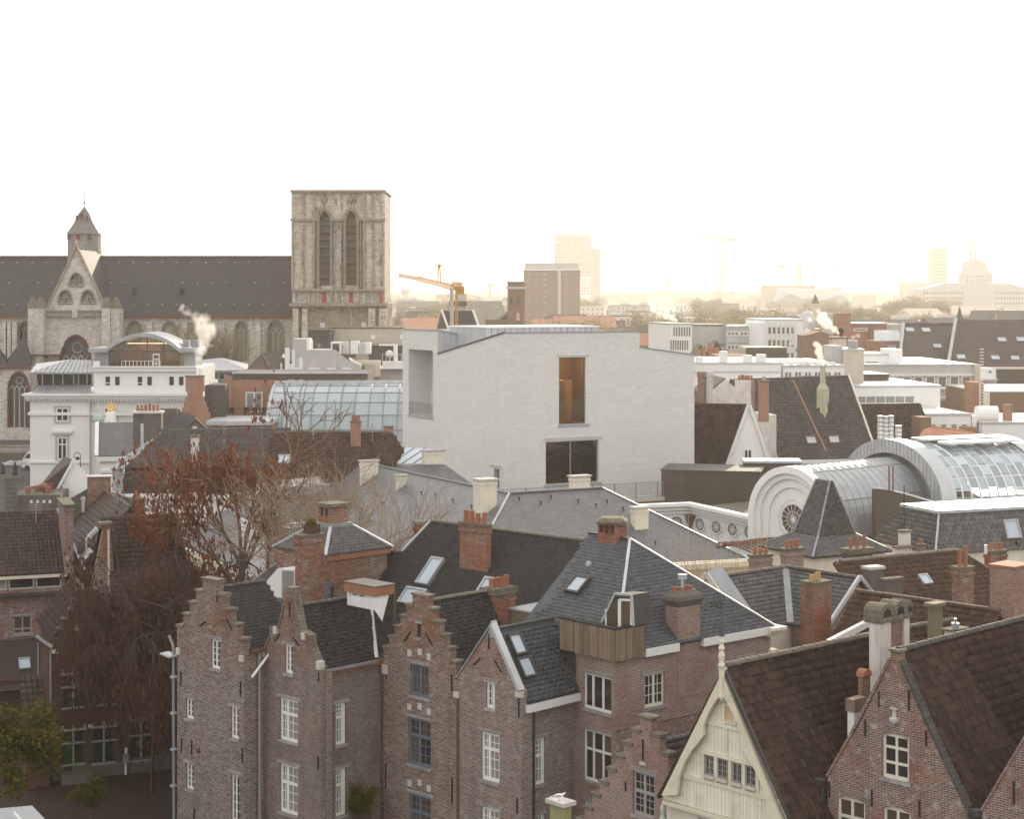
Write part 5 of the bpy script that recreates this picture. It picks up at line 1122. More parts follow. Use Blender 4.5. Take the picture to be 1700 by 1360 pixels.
def boxchim(B,px0,pxc,px1,pyt,pyb,Y,extra=2): return chimney(B,px0,pxc,px1,pyt,pyb,Y,'render_c',npots=0,cap='conc',caph=.12,ovh=.12,extra=extra,band=True)
boxchim(H,785.5,797.5,825,799,836,128.5,1.2); boxchim(H,944.5,952,979.5,793,812,137); boxchim(H,1047,1055,1076.5,845,883,(H.M @ H.hitp(plR,1062,884)).y+.1,.8)
boxchim(H,657,660,674,791,808,(H.M @ H.hitp(plL,665,810)).y-.2,.8); boxchim(H,597,600,628,767,797,(H.M @ H.hitp(plL,612,800)).y,.8)
for px,py,pl in [(700,822,plL),(723,826,plL),(752,835,plL),(783,845,plL),(862,832,plR),(915,829,plR),(960,836,plR),(1008,836,plR),(898,838,plR),(1088,905,plR),(990,843,plR),(1035,848,plR),(637,840,plL),(600,850,plL)]:
    p = H.hitp(pl,px,py); H.part('snow_hook',MB().bar(p,p+Vector((0,0,.3)),.06).bar(p+Vector((-.15,0,.25)),p+Vector((.1,.1,.25)),.05),MT['iron'])
# rear wing, its glazed lean-to and dormers
H2 = Bld('rear_slate_wing','darker slate wing with a lean-to glass roof directly below the white museum block','building',738,157,28)
zr = H2.R().z(738,771); xl = H2.hit('y',0,640,771).x; pl = plane3((0,0,zr),(xl,0,zr),(0,-5,zr-3.6)); q = [H2.hitp(pl,*p) for p in ((640,772),(738,771),(800,815),(640,812))]
slab(H2,[q[1],q[2],q[3],q[0]],MT['slate_h']); H2.part('wall',MB().box(xl+.3,-.2,.3,2,0,zr-.1),MT['render_c']); slab(H2,[q[1],q[2],q[2]+Vector((0,6,-.4)),q[1]+Vector((0,5,-3))],MT['slate_h'])
lean = [H2.hit('y',1.0,*p) for p in ((632,770),(640,758),(672,745),(735,748),(735,771))]
a0,a1 = H2.hit('y',3.5,672,744),H2.hit('y',3.5,740,748); b0,b1 = H2.hit('y',.4,634,770),H2.hit('y',.4,704,771)
for i in range(4):
    f0,f1 = i/4,(i+.96)/4; H2.part('roof_pane',MB().prism([b0.lerp(b1,f0),b0.lerp(b1,f1),a0.lerp(a1,f1),a0.lerp(a1,f0)],(0,0,.06)),MT['sky_pane'])
for i in range(5): f0 = i/4-.01; H2.part('glazing_bar',MB().bar(b0.lerp(b1,f0)+Vector((0,0,.05)),a0.lerp(a1,f0)+Vector((0,0,.05)),.1,.14),MT['iron'] if i == 0 else MT['lead'])
boxchim(H2,701.5,703,735.5,750,771,156.3,1.5)
# ================================================================ I: the white museum block
I = Bld('white_museum_block','angular windowless-looking white brick museum block with one tall and one wide window','building',837,165,28)
L,R = I.L(),I.R(); uL = L.u(668.5); uS = L.u(727); xe = R.u(1061.6)
zc = L.z(837,553.5); zS = L.z(727,588.5); zTL = L.z(668.5,547); zTR = L.z(726,548.5)
zR1 = R.z(1061,551)
lo0,lo1 = L.u(719),L.u(678.5); lz0,lz1 = L.z(698,691),L.z(698,581)
L.holes.append((lo0,lo1,lz0,lz1))
dn = MB(); L.holes.append((L.u(829),L.u(820),L.z(825,812),L.z(825,779)))
wall(L,[(0,0),(0,zc),(uS,zS),(uS,zTR),(uL,zTL),(uL,0)],MT['brick_white'],depth=2.6)
I.part('loggia_back',MB().prism([L.P(lo0,lz0,-2.55),L.P(lo1,lz0,-2.55),L.P(lo1,lz1,-2.55),L.P(lo0,lz1,-2.55)],L.N*-.1),MT['brick_white'])
I.part('loggia_door',MB().prism([L.P(lo0+.05,lz0,-2.4),L.P(lo0+.05,lz1-.3,-2.4),L.P(lo0+.05,lz1-.3,-.5),L.P(lo0+.05,lz0,-.5)],L.U*.05),MT['rust'])
I.part('door',MB().prism([L.P(L.u(829),L.z(825,812),-.5),L.P(L.u(820),L.z(825,812),-.5),L.P(L.u(820),L.z(825,779),-.5),L.P(L.u(829),L.z(825,779),-.5)],L.N*-.05),MT['darkframe'])
mb = MB(); fbox(mb,L,L.u(833),L.u(814),L.z(824,778),L.z(824,772.5),0,.05); I.part('lintel',mb,MT['conc'])
def railing(B,pts,h,step=.12,mat='steel',name='railing',r=.012,rr=.025):
    mb = MB(); bm = MB()
    for a,b in zip(pts,pts[1:]):
        a,b = Vector(a),Vector(b); n_ = max(1,int((b-a).length/step))
        for i in range(n_+1): p = a.lerp(b,i/n_); bm.bar(p,p+Vector((0,0,h)),r*2)
        mb.bar(a+Vector((0,0,h)),b+Vector((0,0,h)),rr*2); mb.bar(a+Vector((0,0,.08)),b+Vector((0,0,.08)),rr*1.6)
    o = B.part(name,mb,MT[mat]); w = B.part('balusters',bm,MT[mat],o); w['kind'] = 'stuff'; return o
railing(I,[L.P(lo0+.05,lz0,-.05),L.P(lo1-.05,lz0,-.05)],1.35,.35,r=.02)
mb = MB(); fbox(mb,L,lo0-.1,lo1+.1,lz0-.14,lz0-.01,-.3,.1); I.part('sill',mb,MT['zinc'])
# main front: tall window, wide window
tx0,tx1,tz0,tz1 = R.u(928),R.u(972.6),R.z(950,704),R.z(950,593.5); wx0,wx1,wz0,wz1 = R.u(906),R.u(994),R.z(950,803),R.z(950,732)
R.holes += [(tx0,tx1,tz0,tz1),(wx0,wx1,wz0,wz1)]
wall(R,[(0,0),(xe,0),(xe,zR1),(0,zc)],MT['brick_white'],depth=.5)
def bigwin(x0,x1,z0,z1,mull=(),name='window',gl='pane_w',dp=-.34):
    mb = MB(); f_ = .08
    for q in ((x0,x1,z0,z0+f_),(x0,x1,z1-f_,z1),(x0,x0+f_,z0+f_,z1-f_),(x1-f_,x1,z0+f_,z1-f_)): fbox(mb,R,*q,dp,dp+.1)
    for m in mull: fbox(mb,R,m-.05,m+.05,z0+f_,z1-f_,dp,dp+.1)
    o = I.part(name,mb,MT['darkframe'] if not mull else MT['steel']); xs = [x0]+list(mull)+[x1]
    return o,xs,dp
o,xs,dp = bigwin(tx0,tx1,tz0,tz1)
clearg = mkmat('clear glass'); nn_ = N(clearg.node_tree); tr_ = nn_('BsdfTransparent',{0: (.62,.55,.46,1)}); gl_ = nn_('BsdfGlossy',{0: (1,1,1,1),1: .03}); fr_ = nn_('Fresnel',{0: 1.45}); nn_('OutputMaterial',{0: nn_('MixShader',{0: fr_.outputs[0],1: tr_.outputs[0],2: gl_.outputs[0]}).outputs[0]})
for (x0,x1,z0,z1,oo) in ((tx0,tx1,tz0,tz1,o),):
    pm = MB(); fbox(pm,R,x0+.06,x1-.06,z0+.06,z1-.06,dp+.02,dp+.04); I.part('pane',pm,clearg,oo)
# room seen through the tall window: floor, back wall, blond timber box
warm = plain('warm interior plaster',(.22,.15,.09)); blond = wood('blond timber',(.85,.62,.30),(.9,.72,.40),stain=.1)
room = I.part('interior_room',MB().box(tx0-1.2,tx1+1.5,5.0,5.1,tz0-1,tz1+.6).box(tx0-1.3,tx0-1.2,.52,5,tz0-1,tz1+.6).box(tx1+1.5,tx1+1.6,.52,5,tz0-1,tz1+.6).box(tx0-1.2,tx1+1.5,.52,5,tz0-.1,tz0).box(tx0-1.2,tx1+1.5,.52,5,tz1+.5,tz1+.6),warm)
I.part('timber_wall',MB().box(tx0+.35,tx0+1.5,1.5,3.0,tz0,tz0+4.1).box(tx0+2.1,tx0+2.9,2.6,2.7,tz0,tz0+4.0),blond,room)
fill_m = mkmat('interior glow fill'); nl = N(fill_m.node_tree); nl('OutputMaterial',{0: nl('Emission',{0: (1,.78,.48,1),1: 12}).outputs[0]}); I.part('interior_glow_fill',MB().box(tx0-.4,tx1+.8,1.5,3.6,tz1+.35,tz1+.42),fill_m,room)  # added glowing panel, stands in for the sunlight that gilds this room
o,xs,dp = bigwin(wx0,wx1,wz0,wz1,mull=((wx0+wx1)/2-.1,))
for a,b in zip(xs,xs[1:]): pm = MB(); fbox(pm,R,a+.04,b-.04,wz0+.07,wz1-.07,dp+.02,dp+.04); I.part('pane',pm,clearg,o)
gy = plain('grey gallery plaster',(.17,.155,.13)); gz_ = plain('reflected arch tone',(.34,.31,.26)); rm = I.part('gallery_room',MB().box(wx0-1.5,wx1+3.5,6,6.1,wz0-1,wz1+.5).box(wx0-1.6,wx0-1.5,.52,6,wz0-1,wz1+.5).box(wx1+3.5,wx1+3.6,.52,6,wz0-1,wz1+.5).box(wx0-1.5,wx1+3.5,.52,6,wz0-.1,wz0).box(wx0-1.5,wx1+3.5,.52,6,wz1+.4,wz1+.5),gy)  # arch tone here imitates a reflection in the wide pane
for rr_o,yy in ((3.6,5.9),(3.0,5.8),(2.3,5.75)): I.part('arch_ring',MB().tube([(wx0+4.9+rr_o*math.cos(t),yy,wz0+rr_o*math.sin(t)) for t in [i*math.pi/20 for i in range(21)]],.1,6),gz_,rm)  # arches added inside the room to imitate the reflection in the glass
I.part('gallery_glow_fill',MB().box(wx0+1,wx1,2.5,4,wz1+.3,wz1+.36),(lambda m_: (N(m_.node_tree)('OutputMaterial',{0: N(m_.node_tree)('Emission',{0: (1,.9,.75,1),1: 1.6}).outputs[0]}),m_)[1])(mkmat('gallery glow fill')),rm)  # added emission fill that brightens the room behind the wide window
mb = MB(); fbox(mb,R,tx0-.05,tx1+.35,tz0-.22,tz0-.005,-.3,.12); I.part('sill',mb,MT['zinc']); mb = MB(); fbox(mb,R,wx0-.2,wx1+.3,wz0-.2,wz0-.005,-.3,.1); I.part('sill',mb,MT['zinc'])
mb = MB(); fbox(mb,R,wx0-.25,wx1+.45,wz1+.01,wz1+.35,0,.04); fbox(mb,R,tx0-.25,tx1+.35,tz1+.01,tz1+.22,0,.03);
I.part('lintel',mb,MT['conc'])
# right-hand face, turned a little more to the viewer
ang = -9; Fc = Face(I,(xe,0),ang,1); xf = Fc.u(1152.7); zf0,zf1 = Fc.z(1061.7,577.5),Fc.z(1152.7,590)
wall(Fc,[(0,0),(xf,0),(xf,zf1),(0,zf0)],MT['brick_white'])
pe = Fc.P(xf,0); eb = Vector((pe.x+3,pe.y+14,0)); mb = MB()
for a,b,z0,z1 in ((Vector((pe.x,pe.y,0)),eb,zf1,zf1-.5),(eb,Vector((0+xe,20,0)),zf1-.5,zc-1)): mb.face([a,b,(b.x,b.y,z1),(a.x,a.y,z0)])
mb.face([(xe,0,zf0),(xe,0,zR1),(xe,18,zR1),(xe,18,zf0)]); mb.face([L.P(uL,0),(uL*0+14,uL,0),(14,uL,zTL),L.P(uL,zTL)])
I.part('wall',mb,MT['brick_white'])
# zinc roofs inside the parapets
pz = I.hit('y',uS+.01,797,561); zz = MB()
zz.face([(0,0,zc-.15),(0,uS,zS-.15),(9,uS,pz.z-1),(xe,6,zR1-.1),(xe,0,zR1-.15)]); zz.face([(xe,0.0,zf0-.15),(xe+xf,0,zf1-.15),(xe+xf,14,zf1-.4),(xe,18,zf0-.1)])
zz.face([(0,uS,zTR-.15),(0,uL,zTL-.15),(14,uL,zTL-.3),(14,uS,zTR-1)]); zz.face([(9,uS,pz.z-1),(xe,6,zR1-.1),(xe,22,zR1),(9,22,zR1)]); I.part('roof',zz,MT['zinc_l'])
sb = I.hit('y',uS,797,562); x9 = sb.x
for i in range(7):
    f0,f1 = i/7,(i+.97)/7; X0,X1 = x9*f0,x9*f1; T = lambda x: zTR+(sb.z-zTR)*x/x9; I.part('zinc_panel',MB().prism([(X0,uS-.02,zS-2),(X1,uS-.02,zS-2),(X1,uS-.02,T(X1)),(X0,uS-.02,T(X0))],(0,.05,0)),MT['zinc_l'])
def cop(a,b,w=.4,h=.1,mat='zinc'): I.part('parapet_coping',MB().bar(Vector(a)+Vector((0,0,h/2+.002)),Vector(b)+Vector((0,0,h/2+.002)),w,h),MT[mat])
cop(L.P(0,zc,-.1),L.P(uS,zS,-.1),.35,.14,'zinc_dark'); cop(L.P(uS,zTR,-.1),L.P(uL,zTL,-.1)); cop(R.P(0,zc,-.1),R.P(xe,zR1,-.1),.35,.12,'lead'); cop(Fc.P(0,zf0,-.1),Fc.P(xf,zf1,-.1),.35,.12,'lead'); cop((0,uS,zTR),(x9,uS,sb.z),.3,.1)
# set-back upper plate of light zinc
up0 = I.hit('y',8,805,545); up1 = I.hit('y',8,992,545.5); zt_ = up0.z
I.part('upper_storey',MB().box(up0.x,up1.x,8,16,zc-2,zt_),MT['zinc_l'])
for i in range(18): x = up0.x+(up1.x-up0.x)*i/18; I.part('standing_seam',MB().box(x,x+.06,7.92,7.998,zc-1,zt_),MT['zinc'])
I.part('roof_edge',MB().box(up0.x-.1,up1.x+.1,7.85,16.1,zt_+.002,zt_+.14),MT['white'])
# walkway with railing at the foot of the front
Wk = Bld('museum_walkway','galvanised walkway railing running along the foot of the white museum block','railing',1000,158,24)
R = Wk.R(); x1 = R.u(1162); zt = R.z(1080,826); Wk.part('deck',MB().box(-14,x1,0,1.6,zt-.35,zt),MT['conc']); Wk.part('soffit',MB().box(-13,x1-2.5,-.3,2.5,zt-1.0,zt-.36),MT['rust'])
railing(Wk,[(-14,.05,zt),(x1,.05,zt),(x1,1.6,zt)],1.35,.13);
for i in range(12): x = -14+i*(x1+14)/11; Wk.part('railing_post',MB().box(x-.04,x+.04,0,.1,zt-.5,zt+1.36),MT['steel'])
Wk.part('support_wall',MB().box(-14,x1-3,1,2.4,0,zt-1.0),MT['render_w'])
# ================================================================ J: white museum hall with round windows and barrel vaults
Jm = Bld('white_vaulted_museum','white museum hall with a row of round spoked windows and a great arched end','museum',1147.5,152,38)
def rose(face,u,z,r,n_=12,mat='white',gl='pane_w',ring=.55,name='round_window'):
    """spoked round window: deep pane disc, spokes, hub and a broad moulded ring"""
    C_ = lambda a,rr,w: face.P(u+rr*math.cos(a),z+rr*math.sin(a),w); B = face.B; m_ = 28
    o = B.part('pane',MB().prism([C_(2*math.pi*i/m_,r,.03) for i in range(m_)],face.N*.02),MT[gl])
    o.name = name; mb = MB()
    for i in range(n_): a = 2*math.pi*(i+.5)/n_; mb.bar(C_(a,.12*r,.09),C_(a,r,.09),.035,.04,up=face.N)
    mb.prism([C_(2*math.pi*i/12,.15*r,.06) for i in range(12)],face.N*.06)
    rb = MB()
    for rr,w_ in ((.55,.02),(1.0,.045)):
        k = len(mb.v); pts = [C_(2*math.pi*i/m_,r*rr,.09) for i in range(m_+1)]; mb.tube(pts,w_,5)
    B.part('spokes',mb,MT[mat],o); k = m_
    for r0_,r1_,w in ((1.0,1.12,.14),(ring+.95,ring+1.05,.05)):
        rb = MB(); rb.v = [tuple(C_(2*math.pi*i/k,r*q,w_)) for q,w_ in ((r0_,0),(r0_,w),(r1_,w),(r1_,0)) for i in range(k)]
        for j in range(3):
            for i in range(k): rb.f.append((j*k+i,j*k+(i+1) % k,(j+1)*k+(i+1) % k,(j+1)*k+i))
        B.part('moulding',rb,MT[mat],o)
    return o
F1 = Face(Jm,(0,0),180-38+8,1); F1.N = -F1.N if (Jm.M.to_3x3() @ F1.N).y > 0 else F1.N       # heading left of the re-entrant corner
F2 = Face(Jm,(0,0),-90+2,1); F2.N = -F2.N if (Jm.M.to_3x3() @ F2.N).y > 0 else F2.N       # runs towards the viewer
uA = F1.u(1040); z1a,z1b = F1.z(1147,835),F1.z(1060,839); uB = F2.u(1256); z2a,z2b = F2.z(1147.5,835),F2.z(1253,858.5)
wall(F1,[(0,0),(uA,0),(uA,z1b),(0,z1a)],MT['render_w']); wall(F2,[(0,0),(uB,0),(uB,z2b),(0,z2a)],MT['render_w'])
for fc,ua,za,ub,zb in ((F1,0,z1a,uA,z1b),(F2,0,z2a,uB,z2b)):
    for dz,w_,h_ in ((-.05,.8,.28),(-.42,.45,.3),(-.75,.24,.2)): Jm.part('cornice',MB().bar(fc.P(ua,za+dz,w_/2),fc.P(ub,zb+dz,w_/2),w_,h_),MT['render_w'])
for px,py in ((1092,864.5),(1122.5,868)): u,z = F1.h(px,py); rose(F1,u,z,.56)
for px,py in ((1163,871),(1190,875.5),(1217,879.5),(1245,884)): u,z = F2.h(px,py); rose(F2,u,z,.56)
cp = F1.P(.15,0,.3); Jm.part('downpipe',MB().cyl((cp.x,cp.y,0),.11,z1a-1.6,8),MT['rust']); Jm.part('hopper_head',MB().lathe((cp.x,cp.y,z1a-1.8),[(.12,-.2),(.15,0),(.42,.6),(.42,.8)],8),MT['rust'])
# arched end
F3 = Face(Jm,tuple(F2.P(uB*.0,0,0))[:2],-90+2,1); F3.N = F2.N
uc,zc_ = F2.h(1320,863); ztop = F2.z(1318,773.5); r_o = ztop-zc_
def ringpts(u,z,r,a0,a1,n_): return [(u+r*math.cos(a0+(a1-a0)*i/n_),z+r*math.sin(a0+(a1-a0)*i/n_)) for i in range(n_+1)]
for r0_,r1_,w0,w1 in ((0,.60,0,.12),(.60,.765,0,.30),(.765,.87,0,.55),(.87,1.0,0,.85)):
    pts = [(uc+r1_*r_o,zc_-8)]+ringpts(uc,zc_,r1_*r_o,0,math.pi,40)+[(uc-r1_*r_o,zc_-8)]
    mb = MB(); mb.prism([F2.P(u,z,w0) for u,z in pts] if r0_ == 0 else [F2.P(u,z,.0) for u,z in pts]+[F2.P(u,z,.0) for u,z in ([(uc-r0_*r_o,zc_-8)]+ringpts(uc,zc_,r0_*r_o,math.pi,0,40)+[(uc+r0_*r_o,zc_-8)])],F2.N*w1)
    Jm.part('arch_ring' if r0_ else 'arch_tympanum',mb,MT['render_w'])
o = rose(F3,uc,zc_,1.25,16,ring=.3)
for ch_ in [o]+list(o.children): ch_.location = ch_.location+(F2.N*.12 if ch_ is o else Vector())
Jm.part('corner_pier',MB().box(0,.1,0,.1,0,.1),MT['render_w'])
# metal barrel vault running back from the arch
vd = Vector((-F2.N.x,-F2.N.y,0)).normalized(); VL = 12; mb = MB(); nseg = 22
def vp(i,d,rr=1.0): a = math.pi*i/nseg; return F2.P(uc+rr*r_o*math.cos(a),zc_+rr*r_o*math.sin(a),0)+vd*d
for i in range(nseg): mb.face([vp(i,.0),vp(i+1,.0),vp(i+1,VL),vp(i,VL)])
mb.face([vp(0,0),vp(0,VL),vp(0,VL)-Vector((0,0,9)),vp(0,0)-Vector((0,0,9))]); mb.face([vp(nseg,0),vp(nseg,VL),vp(nseg,VL)-Vector((0,0,9)),vp(nseg,0)-Vector((0,0,9))])
Jm.part('vault',mb,MT['zinc'])
for k in range(1,14): Jm.part('standing_seam',MB().tube([vp(i,k*VL/14,1.002) for i in range(nseg+1)],.03,4),MT['lead'])
for i in (3,8,11): Jm.part('vault_joint',MB().bar(vp(i,.2,1.006),vp(i,VL,1.004),.05),MT['lead'])
# low roofs in front: dark flat roof and cladding box behind the round windows
Jm.part('flat_roof',MB().prism([F2.P(0,z2a-.5,-.1),F2.P(uB,z2b-.5,-.1),F2.P(uB,z2b-.5,-9),F2.P(0,z2a-.5,-9)],(0,0,.1)),MT['brown_clad'])
Bx = Bld('brown_clad_box','dark brown metal-clad roof box between the white museum block and the arched hall','building',1153,160,-12)
R = Bx.R(); x1 = R.u(1262); zt = R.z(1153,783); Bx.part('wall',MB().box(-3,x1,0,6,0,zt),MT['brown_clad'])
for i in range(26): x = -1+i*(x1+1)/26; Bx.part('cladding_seam',MB().box(x,x+.05,-.04,-.002,zt-5,zt),MT['rust'] if False else MT['brown_clad'])
Bx.part('roof_edge',MB().box(-3.1,x1+.1,-.1,6.1,zt+.002,zt+.12),MT['zinc_dark'])
Bx2 = Bld('upper_brown_box','smaller brown box with a pale top edge above the brown clad box','building',1236,164,-4)
R = Bx2.R(); x1 = R.u(1330); zt = R.z(1240,769); Bx2.part('wall',MB().box(0,x1,0,3,0,zt),MT['brown_clad']); Bx2.part('roof_edge',MB().box(-.1,x1+.1,-.1,3.1,zt+.002,zt+.2),MT['zinc_l'])
# ---- second vault: solid arch bands with a glass roof between them
Ev = Jm.M @ (vp(nseg//2,VL,1.0))
_a = math.radians(24); _d = Vector((math.cos(_a),math.sin(_a)))
Y2 = (Ev.x*_d.x+Ev.y*_d.y)/((1567-CX)/F*_d.x+_d.y)
V2 = Bld('glazed_vault_hall','hall with a ribbed glass barrel roof held between two broad grey metal arches','museum',1567,Y2,24)
L = V2.L(); u0,u1 = L.u(1568),L.u(1398); uc = (u0+u1)/2; a_ = (u1-u0)/2; ztp = L.z(1470,728.5); zb = L.z(1567,838); b_ = ztp-zb
def ep(i,n_,x,s_=1.0,sz=None): t = math.pi*i/n_; return Vector((x,uc-a_*s_*math.cos(t),zb+b_*(sz or s_)*math.sin(t)))
nn2 = 36
Lx2 = V2.hit('z',ztp,1634,722).x
def band(x0,x1,so,si):
    mb = MB()
    O0 = [ep(i,nn2,x0,so) for i in range(nn2+1)]; I0 = [ep(i,nn2,x0,si,si-.04) for i in range(nn2+1)]; dx = Vector((x1-x0,0,0))
    for i in range(nn2): mb.face([O0[i],O0[i+1],I0[i+1],I0[i]]); mb.face([O0[i]+dx,O0[i+1]+dx,I0[i+1]+dx,I0[i]+dx]); mb.face([O0[i],O0[i+1],O0[i+1]+dx,O0[i]+dx]); mb.face([I0[i],I0[i+1],I0[i+1]+dx,I0[i]+dx])
    o = V2.part('arch_band',mb,MT['zinc_l'])
    sm = MB()
    for i in range(1,28):
        y = uc-a_*so+2*a_*so*i/28; t = math.acos(max(-1,min(1,(uc-y)/(a_*so)))); zt_ = zb+b_*so*math.sin(t); q = (uc-y)/(a_*si); zb_ = zb+(b_*(si-.04)*math.sqrt(max(0,1-q*q)) if abs(q) < 1 else 0)
        sm.box(x0-.04,x0-.002,y-.02,y+.02,zb_,zt_)
    V2.part('panel_seam',sm,MT['zinc'],o,kind='stuff')
band(-.2,1.3,1.0,.80); band(Lx2,Lx2+1.5,1.0,.80)
gs = .93; NA,NX = 14,10
for j in range(NX):
    x0 = 1.3+(Lx2-1.3)*j/NX; x1 = 1.3+(Lx2-1.3)*(j+1)/NX
    for i in range(1,NA-1):
        l = .1 if (j % 2 == 0 and i < 6) else 0
        q = [ep(i+.04,NA,x0+.06,gs),ep(i+.96,NA,x0+.06,gs),ep(i+.96,NA,x1-.06,gs),ep(i+.04,NA,x1-.06,gs)]
        V2.part('roof_pane',MB().prism([p+Vector((0,0,l)) for p in q],(0,0,.05)),MT['pane_blue'] if rng.random() > .3 else MT['sky_pane'])
for j in range(NX+1): x = 1.3+(Lx2-1.3)*j/NX; V2.part('rib',MB().tube([ep(i,24,x,gs+.01) for i in range(25)],.09,4),MT['white'])
for i in range(1,NA): V2.part('purlin',MB().bar(ep(i,NA,1.3,gs+.006),ep(i,NA,Lx2,gs+.006),.1),MT['white'])
for j in range(5): x = 2.5+j*(Lx2-3)/5; q = ep(NA*.47,NA,x,gs+.04); V2.part('vent_flap',MB().box(x,x+1.6,q.y-1.2,q.y+1.3,q.z+.1,q.z+.22),MT['zinc_l']); V2.part('vent_flap',MB().box(x+.6,x+2.0,q.y-3.2,q.y-1.6,q.z-.1,q.z+.1),MT['white'])
V2.part('tympanum',MB().prism([ep(i,24,.9,.84) for i in range(25)],(.1,0,0)),MT['zinc']); V2.part('hall_base',MB().box(1.35,Lx2-.1,uc-a_*.9,uc+a_*.9,0,zb+.4),MT['zinc_l'])
V2.part('gutter_ledge',MB().box(1.5,Lx2+8,uc-a_-1.6,uc-a_*.9,zb-.9,zb-.1),MT['zinc_l'])
for i in range(5): V2.part('steel_member',MB().bar((1.5+i*.3,uc-a_-1.2-i*.25,zb+.1+i*.16),(9,uc-a_-1.0-i*.25,zb+.1+i*.16),.16),MT['steel' if i % 2 else 'zinc_l'])
V2.part('service_terrace',MB().box(-2,Lx2+14,uc-a_-9,uc-a_-1.0,0,zb-1.2),MT['render_w'])
# brown curved upstand between vault and mansard
Cu = Bld('curved_brown_upstand','brown clad upstand with a sloping curved top beside the glazed vault','wall',1458,140,20)
R = Cu.R(); mb = MB(); pts = [(R.u(px),R.z(px,py)) for px,py in ((1453,812),(1475,815),(1505,822),(1535,831),(1553,836))]
mb.prism([R.P(0-.2,0)]+[R.P(R.u(1553),0)]+[R.P(u,z) for u,z in reversed(pts)],(0,.5,0)); Cu.part('wall',mb,MT['brown_clad']); Cu.part('coping',MB().tube([R.P(u,z+.05,-.25) for u,z in pts],.14,6),MT['zinc_l'])
Cu.part('flat_roof',MB().box(.3,R.u(1560),.5,10,pts[-1][1]-3,pts[-1][1]-2.6),MT['conc_d'])
for px in (1476,1482.5): Cu.part('steel_post',MB().cyl(R.P(R.u(px),R.z(px,816)),.06,2.0,6),MT['rust'])
# low cream wall and glazed canopy with steel ribs behind the shrub
Cn = Bld('courtyard_canopy','low glazed canopy with curved brown steel ribs below the round windows','canopy',1190,122,20)
R = Cn.R(); x0,x1 = R.u(1178),R.u(1330); zt = R.z(1200,934)
Cn.part('wall',MB().box(x0-6,x1+4,.2,.5,0,zt+.1),MT['render_c']); Cn.part('cornice',MB().box(x0-6,x1+4,-.2,.199,zt-.35,zt+.02),MT['render_c']); Cn.part('glazing',MB().prism([(x0+3,.3,zt+.1),(x1,.3,zt+.1),(x1,3,zt+.75),(x0+3,3,zt+.7)],(0,0,.06)),MT['sky_pane'])
for i in range(7): x = x0+4+(x1-x0-4)*i/6; Cn.part('steel_rib',MB().tube([(x,.1,zt+.15),(x-.6,1.2,zt+.6),(x-1.2,2.2,zt+.85),(x-1.9,3,zt+.9)],.08,5),MT['rust'])
Cn.part('steel_rib',MB().tube([(x0+2,3,zt+.6),(x0+5,3,zt+.95),(x1,3,zt+1.0)],.12,5),MT['rust'])
# ================================================================ roofs behind the hall
T1 = Bld('white_gable_tiled_house','house with a plain white triangular gable and brown tiled roof','house',1200,178,-4)
R = T1.R(); a0,a1 = R.u(1200),R.u(1285); zb = R.z(1240,790); za = R.z(1243.5,671)
wall(R,[(0,0),(a1,0),(a1,zb),(R.u(1243.5),za),(0,zb)],MT['render_w']); ua = R.u(1243.5)
for s0,s1 in ((0,ua),(a1,ua)): T1.part('verge_board',MB().bar(R.P(s0,zb,.1),R.P(s1,za+.15,.1),.3,.3),MT['white'])
swpx(R,1235,1248.5,746,770,mull=1,gl='pane',fw=.12)
Lr = T1.hit('z',za,1100,668); yr = 11
pr = [R.P(ua,za+.1),Vector((0,0,zb+.1)),None,None]; dl_ = Vector((-11,.6,.15)); q = [R.P(0,zb),R.P(ua,za),R.P(ua,za)+dl_,R.P(0,zb)+dl_]
troof(T1,q,MT['tile_b'],.30,.36,'pan'); T1.part('wall',MB().prism([(0,.2,0),(0,8,0),(-11,8,0),(-11,.8,0)],(0,0,zb-.2)),MT['render_w'])
# big dark glazed roof behind: ridge (1207..1407, 631-625)
T2 = Bld('big_dark_tiled_house','large house with a broad dark tiled roof and a tall crooked plastered chimney','house',1297,196,12)
R = T2.R(); ze = R.z(1350,762); pl = None
x1 = R.u(1456); zt = T2.hit('y',6,1300,630).z; r0 = T2.hit('y',6,1215,632); r1 = T2.hit('y',6,1407,624)
q = [Vector((R.u(1298),0,ze)),Vector((x1,0,ze)),r1,r0]; pl = plane3(q[0],q[1],(r0.x,6,(r0.z+r1.z)/2)); q[2] = T2.hitp(pl,1407,624.5); q[3] = T2.hitp(pl,1212,631); q.append(T2.hitp(pl,1250,690))
troof(T2,q,MT['tile_k'],.36,.40,'pan'); T2.part('wall',MB().box(.5,x1-.5,.3,11,0,ze-.1),MT['render_old']); slab(T2,[q[3],q[2],q[2]+Vector((3,6,-7)),q[3]+Vector((-3,6,-7))],MT['tile_k'])
ridge(T2,q[3],q[2],MT['tile_k'],.16,.42); T2.part('verge_board',MB().bar(q[1]+Vector((.1,0,0)),q[2]+Vector((.1,0,.1)),.2,.3),MT['render_c'])
T2.part('eaves_board',MB().box(.3,x1,-.35,-.05,ze-.45,ze-.1),MT['white'])
T2.part('party_seam',MB().bar(T2.hitp(pl,1316,632)+Vector((0,0,.1)),T2.hitp(pl,1372,752)+Vector((0,0,.1)),.2,.1),MT['brick_org'])
skylight(T2,pl,[(1334,725),(1352,724),(1359,738),(1340,739)],fr='rust'); skylight(T2,pl,[(1371,724),(1390,723),(1398,737),(1378,738)],fr='rust')
p = T2.hitp(pl,1366,678); T2.part('chimney',MB().lathe((p.x,p.y,p.z-1),[(.75,0),(.75,3.2),(.35,3.8),(.3,5.6),(.42,5.7),(.38,6.0)],4),plaster('stained chimney',(.5,.46,.34),.6,dcol=(.24,.22,.12)))
